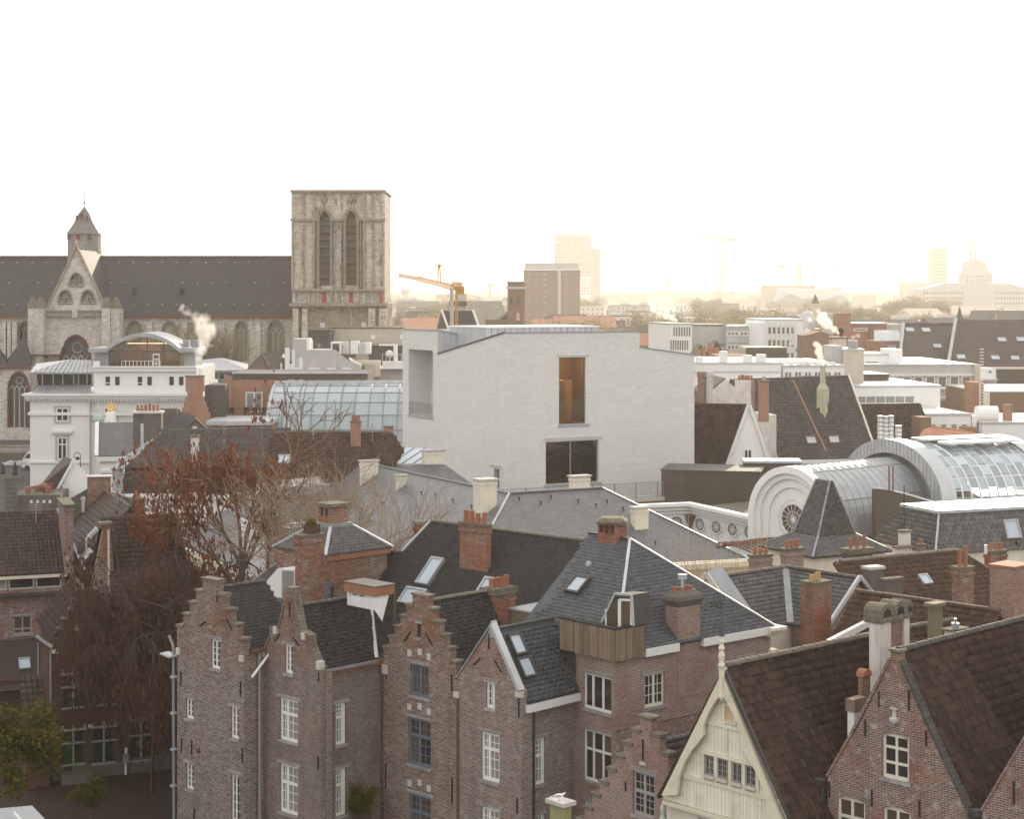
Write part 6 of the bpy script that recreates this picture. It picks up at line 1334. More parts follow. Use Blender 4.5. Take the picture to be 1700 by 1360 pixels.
p = T2.hitp(pl,1352,684); T2.part('cricket',MB().prism([p,p+Vector((2,0,0)),p+Vector((1.6,0,1.4))],(0,1.5,0)),MT['tile_b'])
T3 = Bld('whitewashed_gable_house','old whitewashed gable carrying a row of clay chimney pots','house',1178,188,5)
R = T3.R(); wall(R,[(0,0),(R.u(1300),0),(R.u(1300),R.z(1290,780)),(R.u(1262),R.z(1262,690)),(R.u(1247),R.z(1247,680)),(R.u(1247),R.z(1247,631)),(R.u(1220),R.z(1220,631)),(R.u(1220),R.z(1220,643)),(R.u(1204),R.z(1204,629)),(0,R.z(1178,662))],MT['render_old'])
T3.part('wall',MB().box(R.u(1220),R.u(1247),.01,1.2,8,R.z(1247,630.5)),MT['brick_b']); T3.part('chimney',MB().box(R.u(1247)+.02,R.u(1253),.02,1.0,5,R.z(1250,632)),MT['brick_org'])
pots(T3,R.u(1226),R.u(1251),.2,.6,R.z(1240,631),6,T3.root,.5,.13); T3.part('wall',MB().box(.2,R.u(1290),.3,6,0,R.z(1178,690)),MT['render_old'])
slab(T3,[R.P(R.u(1204),R.z(1204,629)+.1,0),R.P(-4,R.z(1160,700),0),R.P(-4,R.z(1160,700),-8),R.P(R.u(1204),R.z(1204,629)+.1,-8)],MT['tile_k'])
T4 = Bld('tall_orange_chimney','tall slim orange brick chimney on a white plastered base','chimney',1262,184,5)
R = T4.R(); T4.part('stack',MB().box(0,R.u(1276.5),0,.9,R.z(1262,701),R.z(1262,634)),MT['brick_org']); T4.part('base',MB().box(-.05,R.u(1277),-.1,1.1,0,R.z(1262,701)-.002),MT['render_old']); T4.part('cap',MB().box(-.12,R.u(1277)+.1,-.12,1.0,R.z(1262,634)+.002,R.z(1262,634)+.12),MT['mortar']); T4.part('cowl',MB().cyl((.5,.4,R.z(1262,633)+.1),.18,.4,8),MT['zinc'])
T5 = Bld('twin_round_stacks','pair of rounded stained chimneys beside the museum block roof','chimney',1160,186,8)
R = T5.R()
for px0,px1,pt,mt in ((1160,1173,618,'brick_b'),(1173,1185,617,'conc')): x0,x1 = R.u(px0),R.u(px1); m = (x0+x1)/2; T5.part('stack',MB().lathe((m,.5,5),[(.42,0),(.42,R.z(1165,pt)-5.6),(.5,R.z(1165,pt)-5.5),(.45,R.z(1165,pt)-5)],10),MT[mt])
T6 = Bld('dark_tiled_roof_corner','corner of a dark tiled roof squeezed between the museum block and the twin stacks','house',1150,190,5)
R = T6.R(); T6.part('wall',MB().box(-2,R.u(1172),.5,8,0,R.z(1160,690)),MT['render_old']); slab(T6,[R.P(-2,R.z(1150,690)),R.P(R.u(1180),R.z(1180,690)),R.P(R.u(1153),R.z(1153,630),-4),R.P(-2,R.z(1150,628),-4)],MT['tile_far'])
T7 = Bld('low_dark_tile_roof','dark brown tiled roof behind the steel flues','house',1425,205,6)
R = T7.R(); ze,zr = R.z(1480,745),R.z(1490,671); q = [Vector((R.u(1380),0,ze)),Vector((R.u(1556),0,ze)),T7.hit('y',6,1525,669),T7.hit('y',6,1400,673)]
troof(T7,q,MT['tile_c'],.36,.4,'pan'); T7.part('wall',MB().box(.5,R.u(1550),.5,9,0,ze-.1),MT['brick_far']); T7.part('brick_pier',MB().box(R.u(1523),R.u(1541),-1,2,0,R.z(1530,692)),MT['brick_far'])
for i,(px0,px1,pt) in enumerate(((1456.5,1466,690),(1466.5,1475,691),(1475.5,1484,690),(1486.5,1497,706.5))):
    Fl = Bld('steel_flue',['ribbed steel flue, leftmost of the four over the vault','second ribbed steel flue from the left over the vault','third ribbed steel flue from the left over the vault','shorter ribbed steel flue standing apart on the right of the group'][i],'flue',(px0+px1)/2,176,0,group='ribbed steel flues behind the vault')
    r_ = (px1-px0)/2/F*176; zt = Fl.R().z((px0+px1)/2,pt); pr_ = [(r_,0),(r_,zt-6)]
    for k in range(14): pr_ += [(r_*1.06,zt-6+k*.42),(r_*.97,zt-6+k*.42+.2)]
    Fl.part('flue',MB().lathe((0,0,0),pr_+[(r_*1.1,zt-.1),(r_*1.1,zt)],14),metal('flue steel %d' % i,(.75,.75,.74),.35,.6),smooth=False)
# right-hand mid blocks ---------------------------------------------------
def blk(name,label,cat,px0,px1,pyt,Y,th,dep,mat,cap=None,group=None,z0=0):
    B = Bld(name,label,cat,px0,Y,th,group); R,x1,y1,zt = boxb(B,px1,pyt,dep,mat,cap=cap,z0=z0); return B,R,x1,y1,zt
B,R,x1,y1,zt = blk('white_panel_building','white panelled office wing with two rows of large white-framed windows','building',1434,1616,607,262,3,30,'conc','zinc_l')
x0 = R.u(1475)
for k in range(8):
    a = 1477+k*19.9
    if a > 1600: break
    swpx(R,a,a+15.5,624.5,644,gl='pane_far',fw=.16)
    if k > 3: swpx(R,a,a+15.5,664,684.5,gl='pane_far',fw=.16)
mb = MB()
for z in (622.5,645.5,661,686): fbox(mb,R,R.u(1440),x1,R.z(1540,z)-.15,R.z(1540,z)+.15,0,.3)
B.part('string_course',mb,MT['white'])
for k in range(9): mb = MB(); x = R.u(1440+k*20); fbox(mb,R,x-.03,x+.03,R.z(1540,621),R.z(1540,608),0,.03); B.part('panel_joint',mb,MT['render_g'])
B.part('corner_tower',MB().box(x1+.001,R.u(1625),-.8,6,0,R.z(1616,605)),MT['greywall'])
B,R,x1,y1,zt = blk('low_white_office','low white flat-roofed office with one long ribbon of curtained windows','building',1418,1561,643,232,6,20,'render_w','zinc_l')
simple_win(R,R.u(1421),R.u(1518),R.z(1470,670),R.z(1470,657),mull=5,gl='pane_c',fw=.12)
B,R,x1,y1,zt = blk('brown_plant_room','dark brown roof-top plant room','building',1408,1476,624,245,4,10,'brown_clad','zinc_dark')
B,R,x1,y1,zt = blk('white_low_terrace','low white building with a brick chimney box in front, right of the flues','building',1540,1612,690,215,6,20,'render_w','conc')
wrow(R,1543,1612,703,722,4,.7,gl='pane_c',fw=.15); B.part('chimney',MB().box(R.u(1587),R.u(1609),-2.5,-1,0,R.z(1590,707)),MT['brick_org']); B.part('corner_pier',MB().box(R.u(1613),R.u(1621),-.2,5,0,R.z(1613,690)),MT['render_w'])
Or_ = Bld('orange_tiled_house','low house with a bright orange tiled roof above the glazed vault','house',1560,196,4); R = Or_.R()
q = [R.P(R.u(1548),R.z(1548,742)),R.P(R.u(1665),R.z(1665,742)),R.P(R.u(1620),R.z(1620,719),-3),R.P(R.u(1561),R.z(1561,712),-3)]; troof(Or_,q,MT['tile_org'],.34,.4,'pan'); Or_.part('wall',MB().box(R.u(1550),R.u(1660),.4,6,0,R.z(1600,743)),MT['brick_org']); ridge(Or_,q[3],q[2],MT['tile_org'],.16,.4)
slab(Or_,[q[0]-Vector((2.2,0,0)),q[0],q[3],q[3]-Vector((1.0,0,.3))],MT['tile_org'])
B,R,x1,y1,zt = blk('stained_brick_wall_building','grey-brown brick party wall with a steel ladder on its left edge','building',1632,1790,652,240,2,18,'brick_far','conc')
B.part('wall',MB().box(0,R.u(1642),-.3,-.01,0,zt),MT['render_c'])
mb = MB()
for px in (1623.5,1630): mb.bar(R.P(R.u(px),4,.9),R.P(R.u(px),R.z(px,637),.9),.12)
for k in range(22): z = R.z(1627,688)+k*.42; mb.bar(R.P(R.u(1623.5),z,.9),R.P(R.u(1630),z,.9),.08)
B.part('ladder',mb,MT['white']); B.part('brick_strip',MB().box(R.u(1615),R.u(1632),-.1,4,0,R.z(1620,635)),MT['brick_org'])
B,R,x1,y1,zt = blk('white_roof_terrace','low white terrace building at the right edge','building',1631,1780,704,214,3,16,'render_w','conc')
B.part('roof_tank',MB().cyl((R.u(1634),3,zt+1.0),1.0,R.u(1668)-R.u(1634),14,axis=(1,0,0)),MT['render_w']); B.part('chimney',MB().box(R.u(1678),R.u(1690),2,3,zt,zt+2.2),MT['brick_org'])
# big hipped brown roofs far right
for nm,lb,px0,px1,pt,pe,wmat,Y,rl in (('brown_roof_block','big brown roofed block with three small roof hatches, left of the larger one',1498,1581,538.5,596,'render_w',300,[(1504,545),(1531,545.5),(1550,572)]),('long_brown_roof_block','largest brown roofed block with five roof lights at the right edge',1585,1760,531,608,'render_w',295,[(1657,561.5),(1688,561),(1589,590),(1646,591.5),(1679,592)])):
    B = Bld(nm,lb,'building',px0,Y,2); R = B.R(); xa,xb = R.u(px0-(3 if px0 < 1520 else 10)),R.u(px1); ze = R.z(1600,pe); dpp = 9; r0 = B.hit('y',dpp,px0+2,pt); r1 = B.hit('y',dpp,px1+3,pt); q = [Vector((xa,0,ze)),Vector((xb,0,ze)),r1,r0]
    pl = plane3(q[0],q[1],r0); slab(B,[q[0],q[1],B.hitp(pl,px1+4,pt+.5),r0],MT['tile_far']); slab(B,[r0,r1,r1+Vector((0,9,-8)),r0+Vector((0,9,-8))],MT['tile_far'])
    B.part('wall',MB().box(xa+.4,xb-.2,.4,17,0,ze-.1),MT[wmat]); B.part('verge_board',MB().bar(q[0]+Vector((-.1,0,.1)),r0+Vector((0,0,.15)),.5,.5),MT['render_g']); B.part('gutter',MB().box(xa,xb,-.4,-.02,ze-.5,ze-.1),MT['render_c'])
    for (a,b) in rl: skylight(B,pl,[(a,b),(a+12,b),(a+13.5,b+6),(a-.5,b+6)],fr='zinc_l',fw=.2)
    if px0 < 1520:
        for a in (1504,1517,1524,1545,1552,1565): swpx(R,a,a+4,600.5,603.5,gl='pane_far',fw=.06,fr='render_w')
        n_ = 34; mb = MB()
        for k in range(n_): p = r0.lerp(r1,k/n_); mb.box(p.x,p.x+.28,p.y-.1,p.y+.1,p.z,p.z+.3)
        B.part('ridge_crest',mb,MT['ridge'],kind='stuff')
    else:
        for k,a in enumerate((1620,1641.5,1648)): swpx(R,a-3,a+2,614,619.5,gl='pane_far',fw=.1,fr='render_w')
        B.part('attic_wall',MB().box(R.u(1655),R.u(1760),-.6,-.02,R.z(1700,636),R.z(1700,613)),MT['brown_clad'])
B,R,x1,y1,zt = blk('white_balcony_house','small white building with a railed balcony under the long brown roof','building',1617,1653,612,285,2,10,'render_w'); swpx(R,1618,1626,615,620,gl='pane_far',fw=.1); swpx(R,1640,1647,615,620,gl='pane_far',fw=.1); B.part('balcony',MB().box(R.u(1618),x1,-1.4,-.01,R.z(1630,632),R.z(1630,629)),MT['conc'])
# flat white buildings at centre right (1153-1400, y 600-640)
B,R,x1,y1,zt = blk('long_white_flat_roof','long white flat-roofed building with roof-top ducts and ladders, right of the museum block','building',1153,1296,605,226,1,22,'render_w','zinc_l')
B.part('parapet_band',MB().box(-.5,x1,-.3,-.02,zt-.9,zt-.1),MT['white'])
for a,b,h_ in ((1200,1211,1.3),(1240,1252,.8),(1262,1275,.9),(1160,1170,.6)): B.part('roof_duct',MB().box(R.u(a),R.u(b),1.5,3.5,zt+.23,zt+.3+h_),MT['white'])
for a in (1190,1245,1280): u_ = R.u(a); B.part('dormer_box',MB().box(u_,u_+1.6,-3,-.31,zt-4.4,zt-2.4),MT['white'])
railing(B,[(R.u(1172),-.6,zt-2.6),(R.u(1215),-.6,zt-2.6)],1.2,.8,'white',r=.03)
B,R,x1,y1,zt = blk('white_clerestory_building','flat white building with a ribbon of brown windows, behind the crooked chimney','building',1300,1402,609,228,1,24,'render_w','zinc_l')
wrow(R,1302,1400,616.5,628,6,.8,gl='pane_far',fw=.14,mull=1)
for k in range(7): B.part('roof_beam',MB().box(R.u(1302)+k*1.1,R.u(1303.5)+k*1.1,.3,14,zt+.23,zt+.5),MT['white'])
B.part('roof_dome',MB().lathe((R.u(1343),3,zt+.2),[(1.1,0),(1.0,.4),(.6,.75),(.1,.85)],12),MT['white'])
B,R,x1,y1,zt = blk('grey_brick_tower','pale grey-brick block tower with a broad flat white top','building',1400,1434,582,238,0,8,'greywall','zinc_l',z0=0); B.part('tower_left',MB().box(R.u(1382),-.001,.5,7,0,zt+.6),MT['render_g']); B.part('roof_unit',MB().box(1,2.2,1,2,zt+.23,zt+1.3),MT['steel'])
B,R,x1,y1,zt = blk('white_mid_building','white building with a long dark strip window behind the pale tower','building',1434,1481,590,268,0,12,'render_w','conc'); swpx(R,1436,1459,600,602.5,gl='pane_far',fw=.05); B.part('tower_left',MB().box(R.u(1475),R.u(1497),-.5,6,0,R.z(1480,580)),MT['render_w'])
B,R,x1,y1,zt = blk('orange_brick_wall_block','small flat orange brick block','building',1191,1249,590.5,262,0,10,'brick_org'); B,R,x1,y1,zt = blk('brown_slab_block','plain brown roof slab beside the orange block','building',1239,1306,577,272,0,8,'greywall'); B.part('roof',MB().box(-.1,x1,-.2,-.002,R.z(1240,603),zt),MT['brown_clad'])
B,R,x1,y1,zt = blk('low_red_roof_block','low red-brown block among small chimneys','building',1150,1200,597,270,0,10,'brick_org')
for px,py,w in ((1155,580,9),(1166,575,6),(1176,569,9),(1186,578,8),(1198,580,12)):
    Bq = Bld('brick_chimney',{1155: 'leftmost squat brick chimney by the museum block edge',1166: 'narrow brick chimney second in the small cluster',1176: 'tallest orange chimney in the small cluster',1186: 'fourth squat chimney of the small cluster',1198: 'widest squat chimney at the right of the small cluster'}[px],'chimney',px,275,0,'small chimneys behind the museum block'); Rq = Bq.R(); Bq.part('stack',MB().box(0,Rq.u(px+w),0,1,0,Rq.z(px,py)),MT['brick_org'])
B = Bld('small_dark_gables','little dark roofed house under the small cluster of chimneys','house',1150,280,0); R = B.R(); B.part('wall',MB().box(0,R.u(1216),0,6,0,R.z(1180,596)),MT['brick_far'])
for a,m,b,t_ in ((1148,1164,1180,572),(1176,1190,1206,566)): B.part('roof',MB().prism([R.P(R.u(a),R.z(a,594),.1),R.P(R.u(b),R.z(b,594),.1),R.P(R.u(m),R.z(m,t_),.1)],(0,6,0)),MT['tile_far'])
# ================================================================ courtyard houses, lower left
YC = 94.7
LC = Bld('dark_stepped_courtyard_house','dark red brick courtyard house with a stepped gable and green-framed stone-trimmed windows','house',88,YC,22)
R,L = LC.R(),LC.L(); xw = R.u(203); ze = R.z(88,1062); zt = R.z(147,981)
def cross_win(face,a,b,y0,y1,gz=(2,1),gl='pane_g',door=False):
    u0,u1 = face.u(a),face.u(b); c_ = (a+b)/2; z0,z1 = face.z(c_,y1),face.z(c_,y0)
    o = window(face,u0,u1,z0,z1,mx=(.5,),mz=(.62,),gx=2,gz=gz,fr='green',gl=gl,fw=.09,mw=.05,sill='lint',lint=None,barw=.025)
    mb = MB(); fbox(mb,face,(u0+u1)/2-.05,(u0+u1)/2+.05,z0,z1,-.1,.02); fbox(mb,face,u0-.12,(u0+u1)/2-.051,z0+(z1-z0)*.62-.05,z0+(z1-z0)*.62+.05,-.1,.03); fbox(mb,face,(u0+u1)/2+.051,u1+.12,z0+(z1-z0)*.62-.05,z0+(z1-z0)*.62+.05,-.1,.03)
    fbox(mb,face,u0-.14,u1+.14,z1+.002,z1+.12,-.04,.07)
    for u in (u0-.1,(u0+u1)/2-.06,u1-.02): fbox(mb,face,u,u+.12,z1+.121,z1+.32,-.02,.06)
    face.B.part('stone_cross',mb,MT['lint'],o); return o
for q in ((129,163,1046,1085),(104.5,139,1121,1174),(156,190,1116,1169),(155,190,1209,1266)): cross_win(R,*q)
cross_win(R,104.5,139,1214,1268)
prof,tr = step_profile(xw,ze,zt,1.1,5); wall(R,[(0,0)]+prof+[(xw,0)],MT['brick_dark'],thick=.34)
for u0,u1,z in tr: mb = MB(); fbox(mb,R,u0-.06,u1+.04,z+.002,z+.1,-.42,.07); LC.part('coping_stone',mb,MT['conc_d'])
LC.part('door',MB().box(R.u(105.5),R.u(120),-.06,-.02,R.z(110,1288),R.z(110,1240)),MT['doorgreen'])
mb = MB(); fbox(mb,R,0,xw,0,.75,0,.05); LC.part('plinth',mb,MT['conc_d']); LC.part('doorstep',MB().box(.3,2.0,-1.1,-.06,0,.5),MT['conc_d'])
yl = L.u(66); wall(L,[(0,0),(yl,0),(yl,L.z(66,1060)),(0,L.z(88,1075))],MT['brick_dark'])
slab(LC,[L.P(-.0,ze+.1,.1),L.P(yl+.3,ze+.1,.1),(xw/2,yl+.6,zt-.2),(xw/2,.34,zt-.2)],MT['tile_r']); slab(LC,[(xw,.34,ze),(xw,6,ze),(xw/2,6,zt-.2),(xw/2,.34,zt-.2)],MT['tile_r'])
troof(LC,[(-.12,.34,ze+.05),(-.12,yl+.4,ze+.05),(xw/2,yl+.4,zt-.1),(xw/2,.34,zt-.1)],MT['tile_r'],.26,.32,'pan')
LC.part('wall',MB().box(.1,xw,.36,6,0,ze-.2),MT['brick_dark']); ridge(LC,(xw/2,.4,zt-.05),(xw/2,yl+.4,zt-.05),MT['ridge'],.13,.34)
pipe(LC,L.P(.1,L.z(88,1078),.1),L.P(.1,2.9,.1),.055,'lead'); pipe(LC,L.P(yl-.2,L.z(66,1066),.1),L.P(yl-.2,3,.1),.055,'lead')
LC.part('gutter',MB().bar(L.P(-.3,L.z(88,1072),.12),L.P(yl+.3,L.z(66,1058),.12),.14),MT['zinc'])
anchors(LC,R,[(147,1085,1105,0),(147,1186,1202,0)]);
LC.part('wall_lamp',MB().box(R.u(86),R.u(96),-.12,.0,R.z(90,1085),R.z(90,1079)).box(R.u(146),R.u(153),-.12,0,R.z(150,1208),R.z(150,1203)),MT['stone_w'],kind='stuff')
# right wing of the same courtyard
LW = Bld('ivy_shaded_wing','low dark brick wing right of the stepped courtyard house, half hidden by hanging branches','house',203.6,side(88,YC,22,203.6),22)
R = LW.R(); x1 = R.u(284)+1.5; zt = R.z(203,1040); cross_win(R,217,251.5,1197,1262); cross_win(R,217,240,1108,1150)
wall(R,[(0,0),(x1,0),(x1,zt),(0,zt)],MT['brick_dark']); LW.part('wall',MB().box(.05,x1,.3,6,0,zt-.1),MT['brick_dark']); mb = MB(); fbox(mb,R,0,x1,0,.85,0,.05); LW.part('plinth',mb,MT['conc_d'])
q = [(-.3,-.2,zt),(x1,-.2,zt),(x1,5.5,zt+5.2),(-.3,5.5,zt+5.2)]; troof(LW,q,MT['tile_r'],.26,.34,'pan'); slab(LW,[(-.3,11,zt),(x1,11,zt),(x1,5.5,zt+5.2),(-.3,5.5,zt+5.2)],MT['tile_r'])
sp = R; LW.part('gas_box',MB().box(R.u(204),R.u(212.5),-.3,-.06,R.z(208,1267),R.z(208,1252)),MT['lead']); LW.part('white_pipe',MB().cyl(R.P(R.u(208),.0,.15),.06,R.z(208,1267),8).cyl(R.P(R.u(209),R.z(208,1251),.12),.07,.3,8),MT['white'],kind='stuff')
# narrow brick spire gable
SG = Bld('narrow_brick_spire_gable','thin steep brick gable rising like a spike beside the courtyard tree','gable wall',152,98,22)
R = SG.R(); w_ = [R.h(*p) for p in ((150,985),(172,880),(167,878),(167,872),(184,872),(184,880),(192,985))]
SG.part('wall',MB().prism([R.P(u,z) for u,z in [(w_[0][0],6)]+w_+[(w_[-1][0],6)]],(0,.5,0)),MT['brick_b'])
SG.part('verge',MB().bar(R.P(w_[1][0]+.25,w_[1][1],.05),R.P(w_[0][0]+1.0,w_[0][1],.05),.16,.12),MT['stone_w']); SG.part('coping_stone',MB().box(w_[3][0]-.08,w_[4][0]+.08,-.08,.58,w_[3][1]+.002,w_[3][1]+.14),MT['cope'])
SG.part('lead_edge',MB().bar(R.P(w_[5][0]+.1,w_[5][1],.0),R.P(w_[6][0]+.3,w_[6][1],.0),.2,.1),MT['zinc_dark'])
wr = R.u(300); q = [R.P(w_[6][0],R.z(190,1000)),R.P(wr,R.z(190,1000)),R.P(wr,R.z(188,888),-4.5),R.P(w_[5][0],R.z(188,888),-4.5)]; troof(SG,q,MT['tile_r'],.26,.34,'pan'); SG.part('wall',MB().box(w_[6][0],wr-.2,.3,9,0,R.z(190,1002)),MT['brick_dark'])
# LA: pantiled house with a strip window
LA = Bld('strip_window_house','pantiled house at the left edge with a long dark strip window above worn brickwork','house',-60,107,20)
R = LA.R(); x1 = R.u(108); ze = R.z(50,952); zr = LA.hit('y',4.6,50,849.5).z
wz0,wz1 = R.z(50,978),R.z(50,957)
for i in range(4): a = x1-.1-(i+1)*1.62; window(R,a,a+1.5,wz0,wz1,mx=(),fr='render_g',gl='pane' if i != 2 else 'pane_c',sill=None,lint=None,fw=.08,depth=.08)
winpx(R,22,53,1023,1054,mx=(.5,),mz=(.3,),fr='greyframe',fw=.09,sill='lint')
wall(R,[(-1,0),(x1,0),(x1,ze),(-1,ze)],MT['brick_d']); LA.part('wall',MB().box(-1,x1,.2,9,0,ze-.02),MT['brick_d'])
LA.part('fascia',MB().box(-1,x1+.1,-.3,-.05,ze-.28,ze-.02),MT['render_c']); LA.part('ledge',MB().box(-1,x1,-.5,-.02,wz0-.35,wz0-.22),MT['zinc_dark'])
P_ = [(-2,-.35,ze),(x1+1.0,-.35,ze),LA.hit('y',4.6,93,845),(-2,4.6,zr)]; P_[2] = Vector((P_[2].x,4.6,zr)); troof(LA,P_,MT['tile_r'],.26,.34,'pan'); slab(LA,[(-2,9.5,ze),(x1+1,9.5,ze),P_[2],P_[3]],MT['tile_r'])
ridge(LA,P_[3],P_[2],MT['tile_r'],.14,.36); LA.part('verge_flashing',MB().bar(Vector(P_[1])+Vector((.1,0,.1)),P_[2]+Vector((.1,0,.1)),.2,.1),MT['lead'])
chimney(LA,97,107.5,122,841,899,108.5,'brick_d',npots=0,cap='mortar',caph=.12,ovh=.12,extra=2)
LA.part('lean_to_wall',MB().box(-1,x1-.3,-3.0,-.02,0,R.z(50,1110)),MT['brick_dark']); slab(LA,[(-1,-3.4,R.z(50,1125)),(x1-.5,-3.4,R.z(50,1125)),(x1-.5,-.1,R.z(50,1060)),(-1,-.1,R.z(50,1060))],MT['tile_r'])
pl = plane3((-1,-3.4,R.z(50,1125)),(x1-.5,-3.4,R.z(50,1125)),(-1,-.1,R.z(50,1060))); skylight(LA,pl,[(31,1096),(50,1095),(50,1113),(31,1114)],fr='zinc')
LE = Bld('lean_to_tiled_roof','small lean-to with dark corrugated roof tiles behind the yellowing tree','lean-to',40,93,22); R = LE.R(); q = [R.P(0,R.z(60,1205)),R.P(R.u(84),R.z(60,1205)),R.P(R.u(78),R.z(60,1138),-2.4),R.P(0,R.z(60,1138),-2.4)]; troof(LE,q,MT['tile_r'],.3,.4,'pan'); LE.part('wall',MB().box(.1,R.u(82),.1,2.3,0,R.z(60,1206)),MT['brick_dark'])
# LB: pantile roof running away with a gable to the right
LB = Bld('hanging_roof_light_house','house with a smooth tiled slope and two tilted white roof lights','house',217,112,22)
L = LB.L(); zr = LB.R().z(217,842); yb = LB.hit('x',0,158,831).y
q = [LB.hit('x',-5.5,150,950),None,None,None]; zb = zr-5.6; q = [(-5.6,0,zb),(-5.6,yb,zb),(0,yb,zr),(0,0,zr)]; troof(LB,q,MT['tile_r'],.3,.34,'slate'); slab(LB,[(5.6,0,zb),(5.6,yb,zb),(0,yb,zr),(0,0,zr)],MT['tile_r'])
wall(LB.R(.1),[(-5.5,0),(5.5,0),(5.5,zb),(0,zr-.1),(-5.5,zb)],MT['brick_dark']); LB.part('wall',MB().box(-5.4,5.4,.2,yb-.1,0,zb-.1),MT['brick_dark']); ridge(LB,(0,0,zr+.03),(0,yb,zr+.03),MT['ridge'],.13,.36)
LB.part('verge',MB().bar((0,-.05,zr),(5.6,-.05,zb),.12,.2),MT['zinc_dark']); pl = plane3(q[0],q[1],q[3])
skylight(LB,pl,[(158,880),(167,876),(153,894),(147,896)],fr='white',fw=.08); skylight(LB,pl,[(148,916),(158,912),(141,931),(134,932)],fr='white',fw=.08); LB.part('flue',MB().tube([LB.hitp(pl,143,915),LB.hitp(pl,143,915)+Vector((0,0,.8)),LB.hitp(pl,143,915)+Vector((.25,0,.95)),LB.hitp(pl,143,915)+Vector((.3,0,.75))],.07,8),MT['white'])
LB.part('vent_pipe',MB().cyl(LB.loc(Wp(138,850,117)),.1,1.0,8).cyl(LB.loc(Wp(138,850,117))+Vector((0,0,.8)),.16,.1,8),MT['render_g'])
chimney(LB,217,222,240,832,860,113,'brick_b',npots=3,ph=.4,extra=2)
LD = Bld('rendered_party_wall_house','dark rendered gable wall carrying a broad brick chimney, left of the brown tree','house',100,121,12); R = LD.R()
wall(R,[(0,0),(R.u(230),0),(R.u(230),R.z(230,832)),(R.u(186),R.z(186,818)),(R.u(146),R.z(146,812)),(R.u(100),R.z(100,838)),(0,R.z(100,838))],MT['conc_d'],thick=.5); LD.part('chimney',MB().box(R.u(145),R.u(184),-.3,.6,5,R.z(160,792)),MT['brick_b']); LD.part('cap',MB().box(R.u(143),R.u(186),-.4,.7,R.z(160,792)+.002,R.z(160,790)),MT['conc'])
# ================================================================ middle distance, left
def house_lm(name,label,px,Y,th): return Bld(name,label,'house',px,Y,th)
PT = Bld('terrace_with_planters','dark roof terrace with a pale glazed conservatory roof and red planters','roof terrace',22,150,6)
R = PT.R(); zt = R.z(60,822); PT.part('terrace_wall',MB().box(0,R.u(100),0,5,0,zt),MT['conc_d'])
for px in (50,60.5,71,81): PT.part('wall_block',MB().box(R.u(px),R.u(px+4),-.05,-.002,zt-.7,zt-.45),MT['white'])
wall(Face(PT,(0,5.5)),[(R.u(78),zt-1),(R.u(140),zt-1),(R.u(137),zt+.7),(R.u(108),zt+2.4)],MT['render_w']); slab(PT,[(R.u(50),5,zt+.2),(R.u(82),5,zt-.3),(R.u(108),5.2,zt+2.5),(R.u(80),9,zt+2.4)],MT['tile_r']); PT.part('verge_board',MB().bar((R.u(79),5.1,zt-.2),(R.u(108),5.3,zt+2.55),.25,.2),MT['white'])
for i in range(9): cx = R.u(42+rng.uniform(0,42)); PT.part('planter',MB().lathe((cx,rng.uniform(1,4),zt),[(.22,0),(.3,.5),(.3,.55)],8),MT['ch_red' if i % 3 == 0 else 'pot']);
PT.part('conservatory',MB().prism([(R.u(55),8,zt),(R.u(88),8,zt),(R.u(86),8,zt+1.2),(R.u(72),8,zt+1.9),(R.u(60),8,zt+1.2)],(0,3,0)),MT['sky_pane'])
LW2 = Bld('dark_slatted_fence','dark slatted screen at the corner of the roof terrace','screen',8,149,4); R = LW2.R()
for i in range(9): LW2.part('slat',MB().box(0,R.u(28),0,.06,R.z(10,860)+i*.38,R.z(10,860)+i*.38+.3),MT['conc_d'])
LW2.part('base',MB().box(0,R.u(28),.1,3,0,R.z(10,852)),MT['conc_d'])
# mansard with pantiles
MM = Bld('mansard_pantile_house','long house with a dark pantile mansard roof and lead hip, behind the red-leaved tree','house',206,170,6)
R = MM.R(); ze = R.z(240,777); q = [R.P(R.u(206),ze),R.P(R.u(480),ze),R.P(R.u(480),R.z(400,717),-5),R.P(R.u(262),R.z(262,725),-5)]; troof(MM,q,MT['tile_k'],.34,.4,'pan'); slab(MM,[q[0],q[3],q[3]+Vector((0,6,-1)),Vector((-1.5,8,ze))],MT['lead'])
for i in range(3): MM.part('lead_roll',MB().bar(Vector(q[0]).lerp(Vector((-1.5,8,ze)),i/3)+Vector((0,0,.1)),Vector(q[3])+Vector((0,i*.5,.1)),.12),MT['zinc_l'])
MM.part('mansard_slope',MB().prism([R.P(R.u(200),R.z(210,820)),R.P(R.u(480),R.z(210,820)),R.P(R.u(480),ze-.05,-.7),R.P(R.u(207),ze-.05,-.7)],(0,4,0)),MT['slate_a']); MM.part('dormer',MB().box(R.u(277),R.u(296),-.35,.5,R.z(280,815),R.z(280,784)),MT['white']); swpx(Face(MM,(0,-.36)),281,294,790,812,gl='pane_c',fw=.1)
MM.part('dormer',MB().lathe(R.P(R.u(196),R.z(196,815),.2),[(.5,0),(.5,1.9),(.7,2.2),(.1,2.7)],4),MT['zinc']); MM.part('cornice',MB().box(R.u(198),R.u(481),-.7,.2,R.z(210,829),R.z(210,820)),MT['render_w']); MM.part('wall',MB().box(R.u(199),R.u(481),-.2,8,0,R.z(210,829)-.003),MT['render_w'])
MM.part('chimney',MB().box(R.u(316),R.u(329),.6,1.4,ze,R.z(320,727)),MT['render_old']); MM.part('chimney_cap',MB().box(R.u(314.5),R.u(330.5),.5,1.5,R.z(320,727)+.01,R.z(320,724)),MT['cope'])
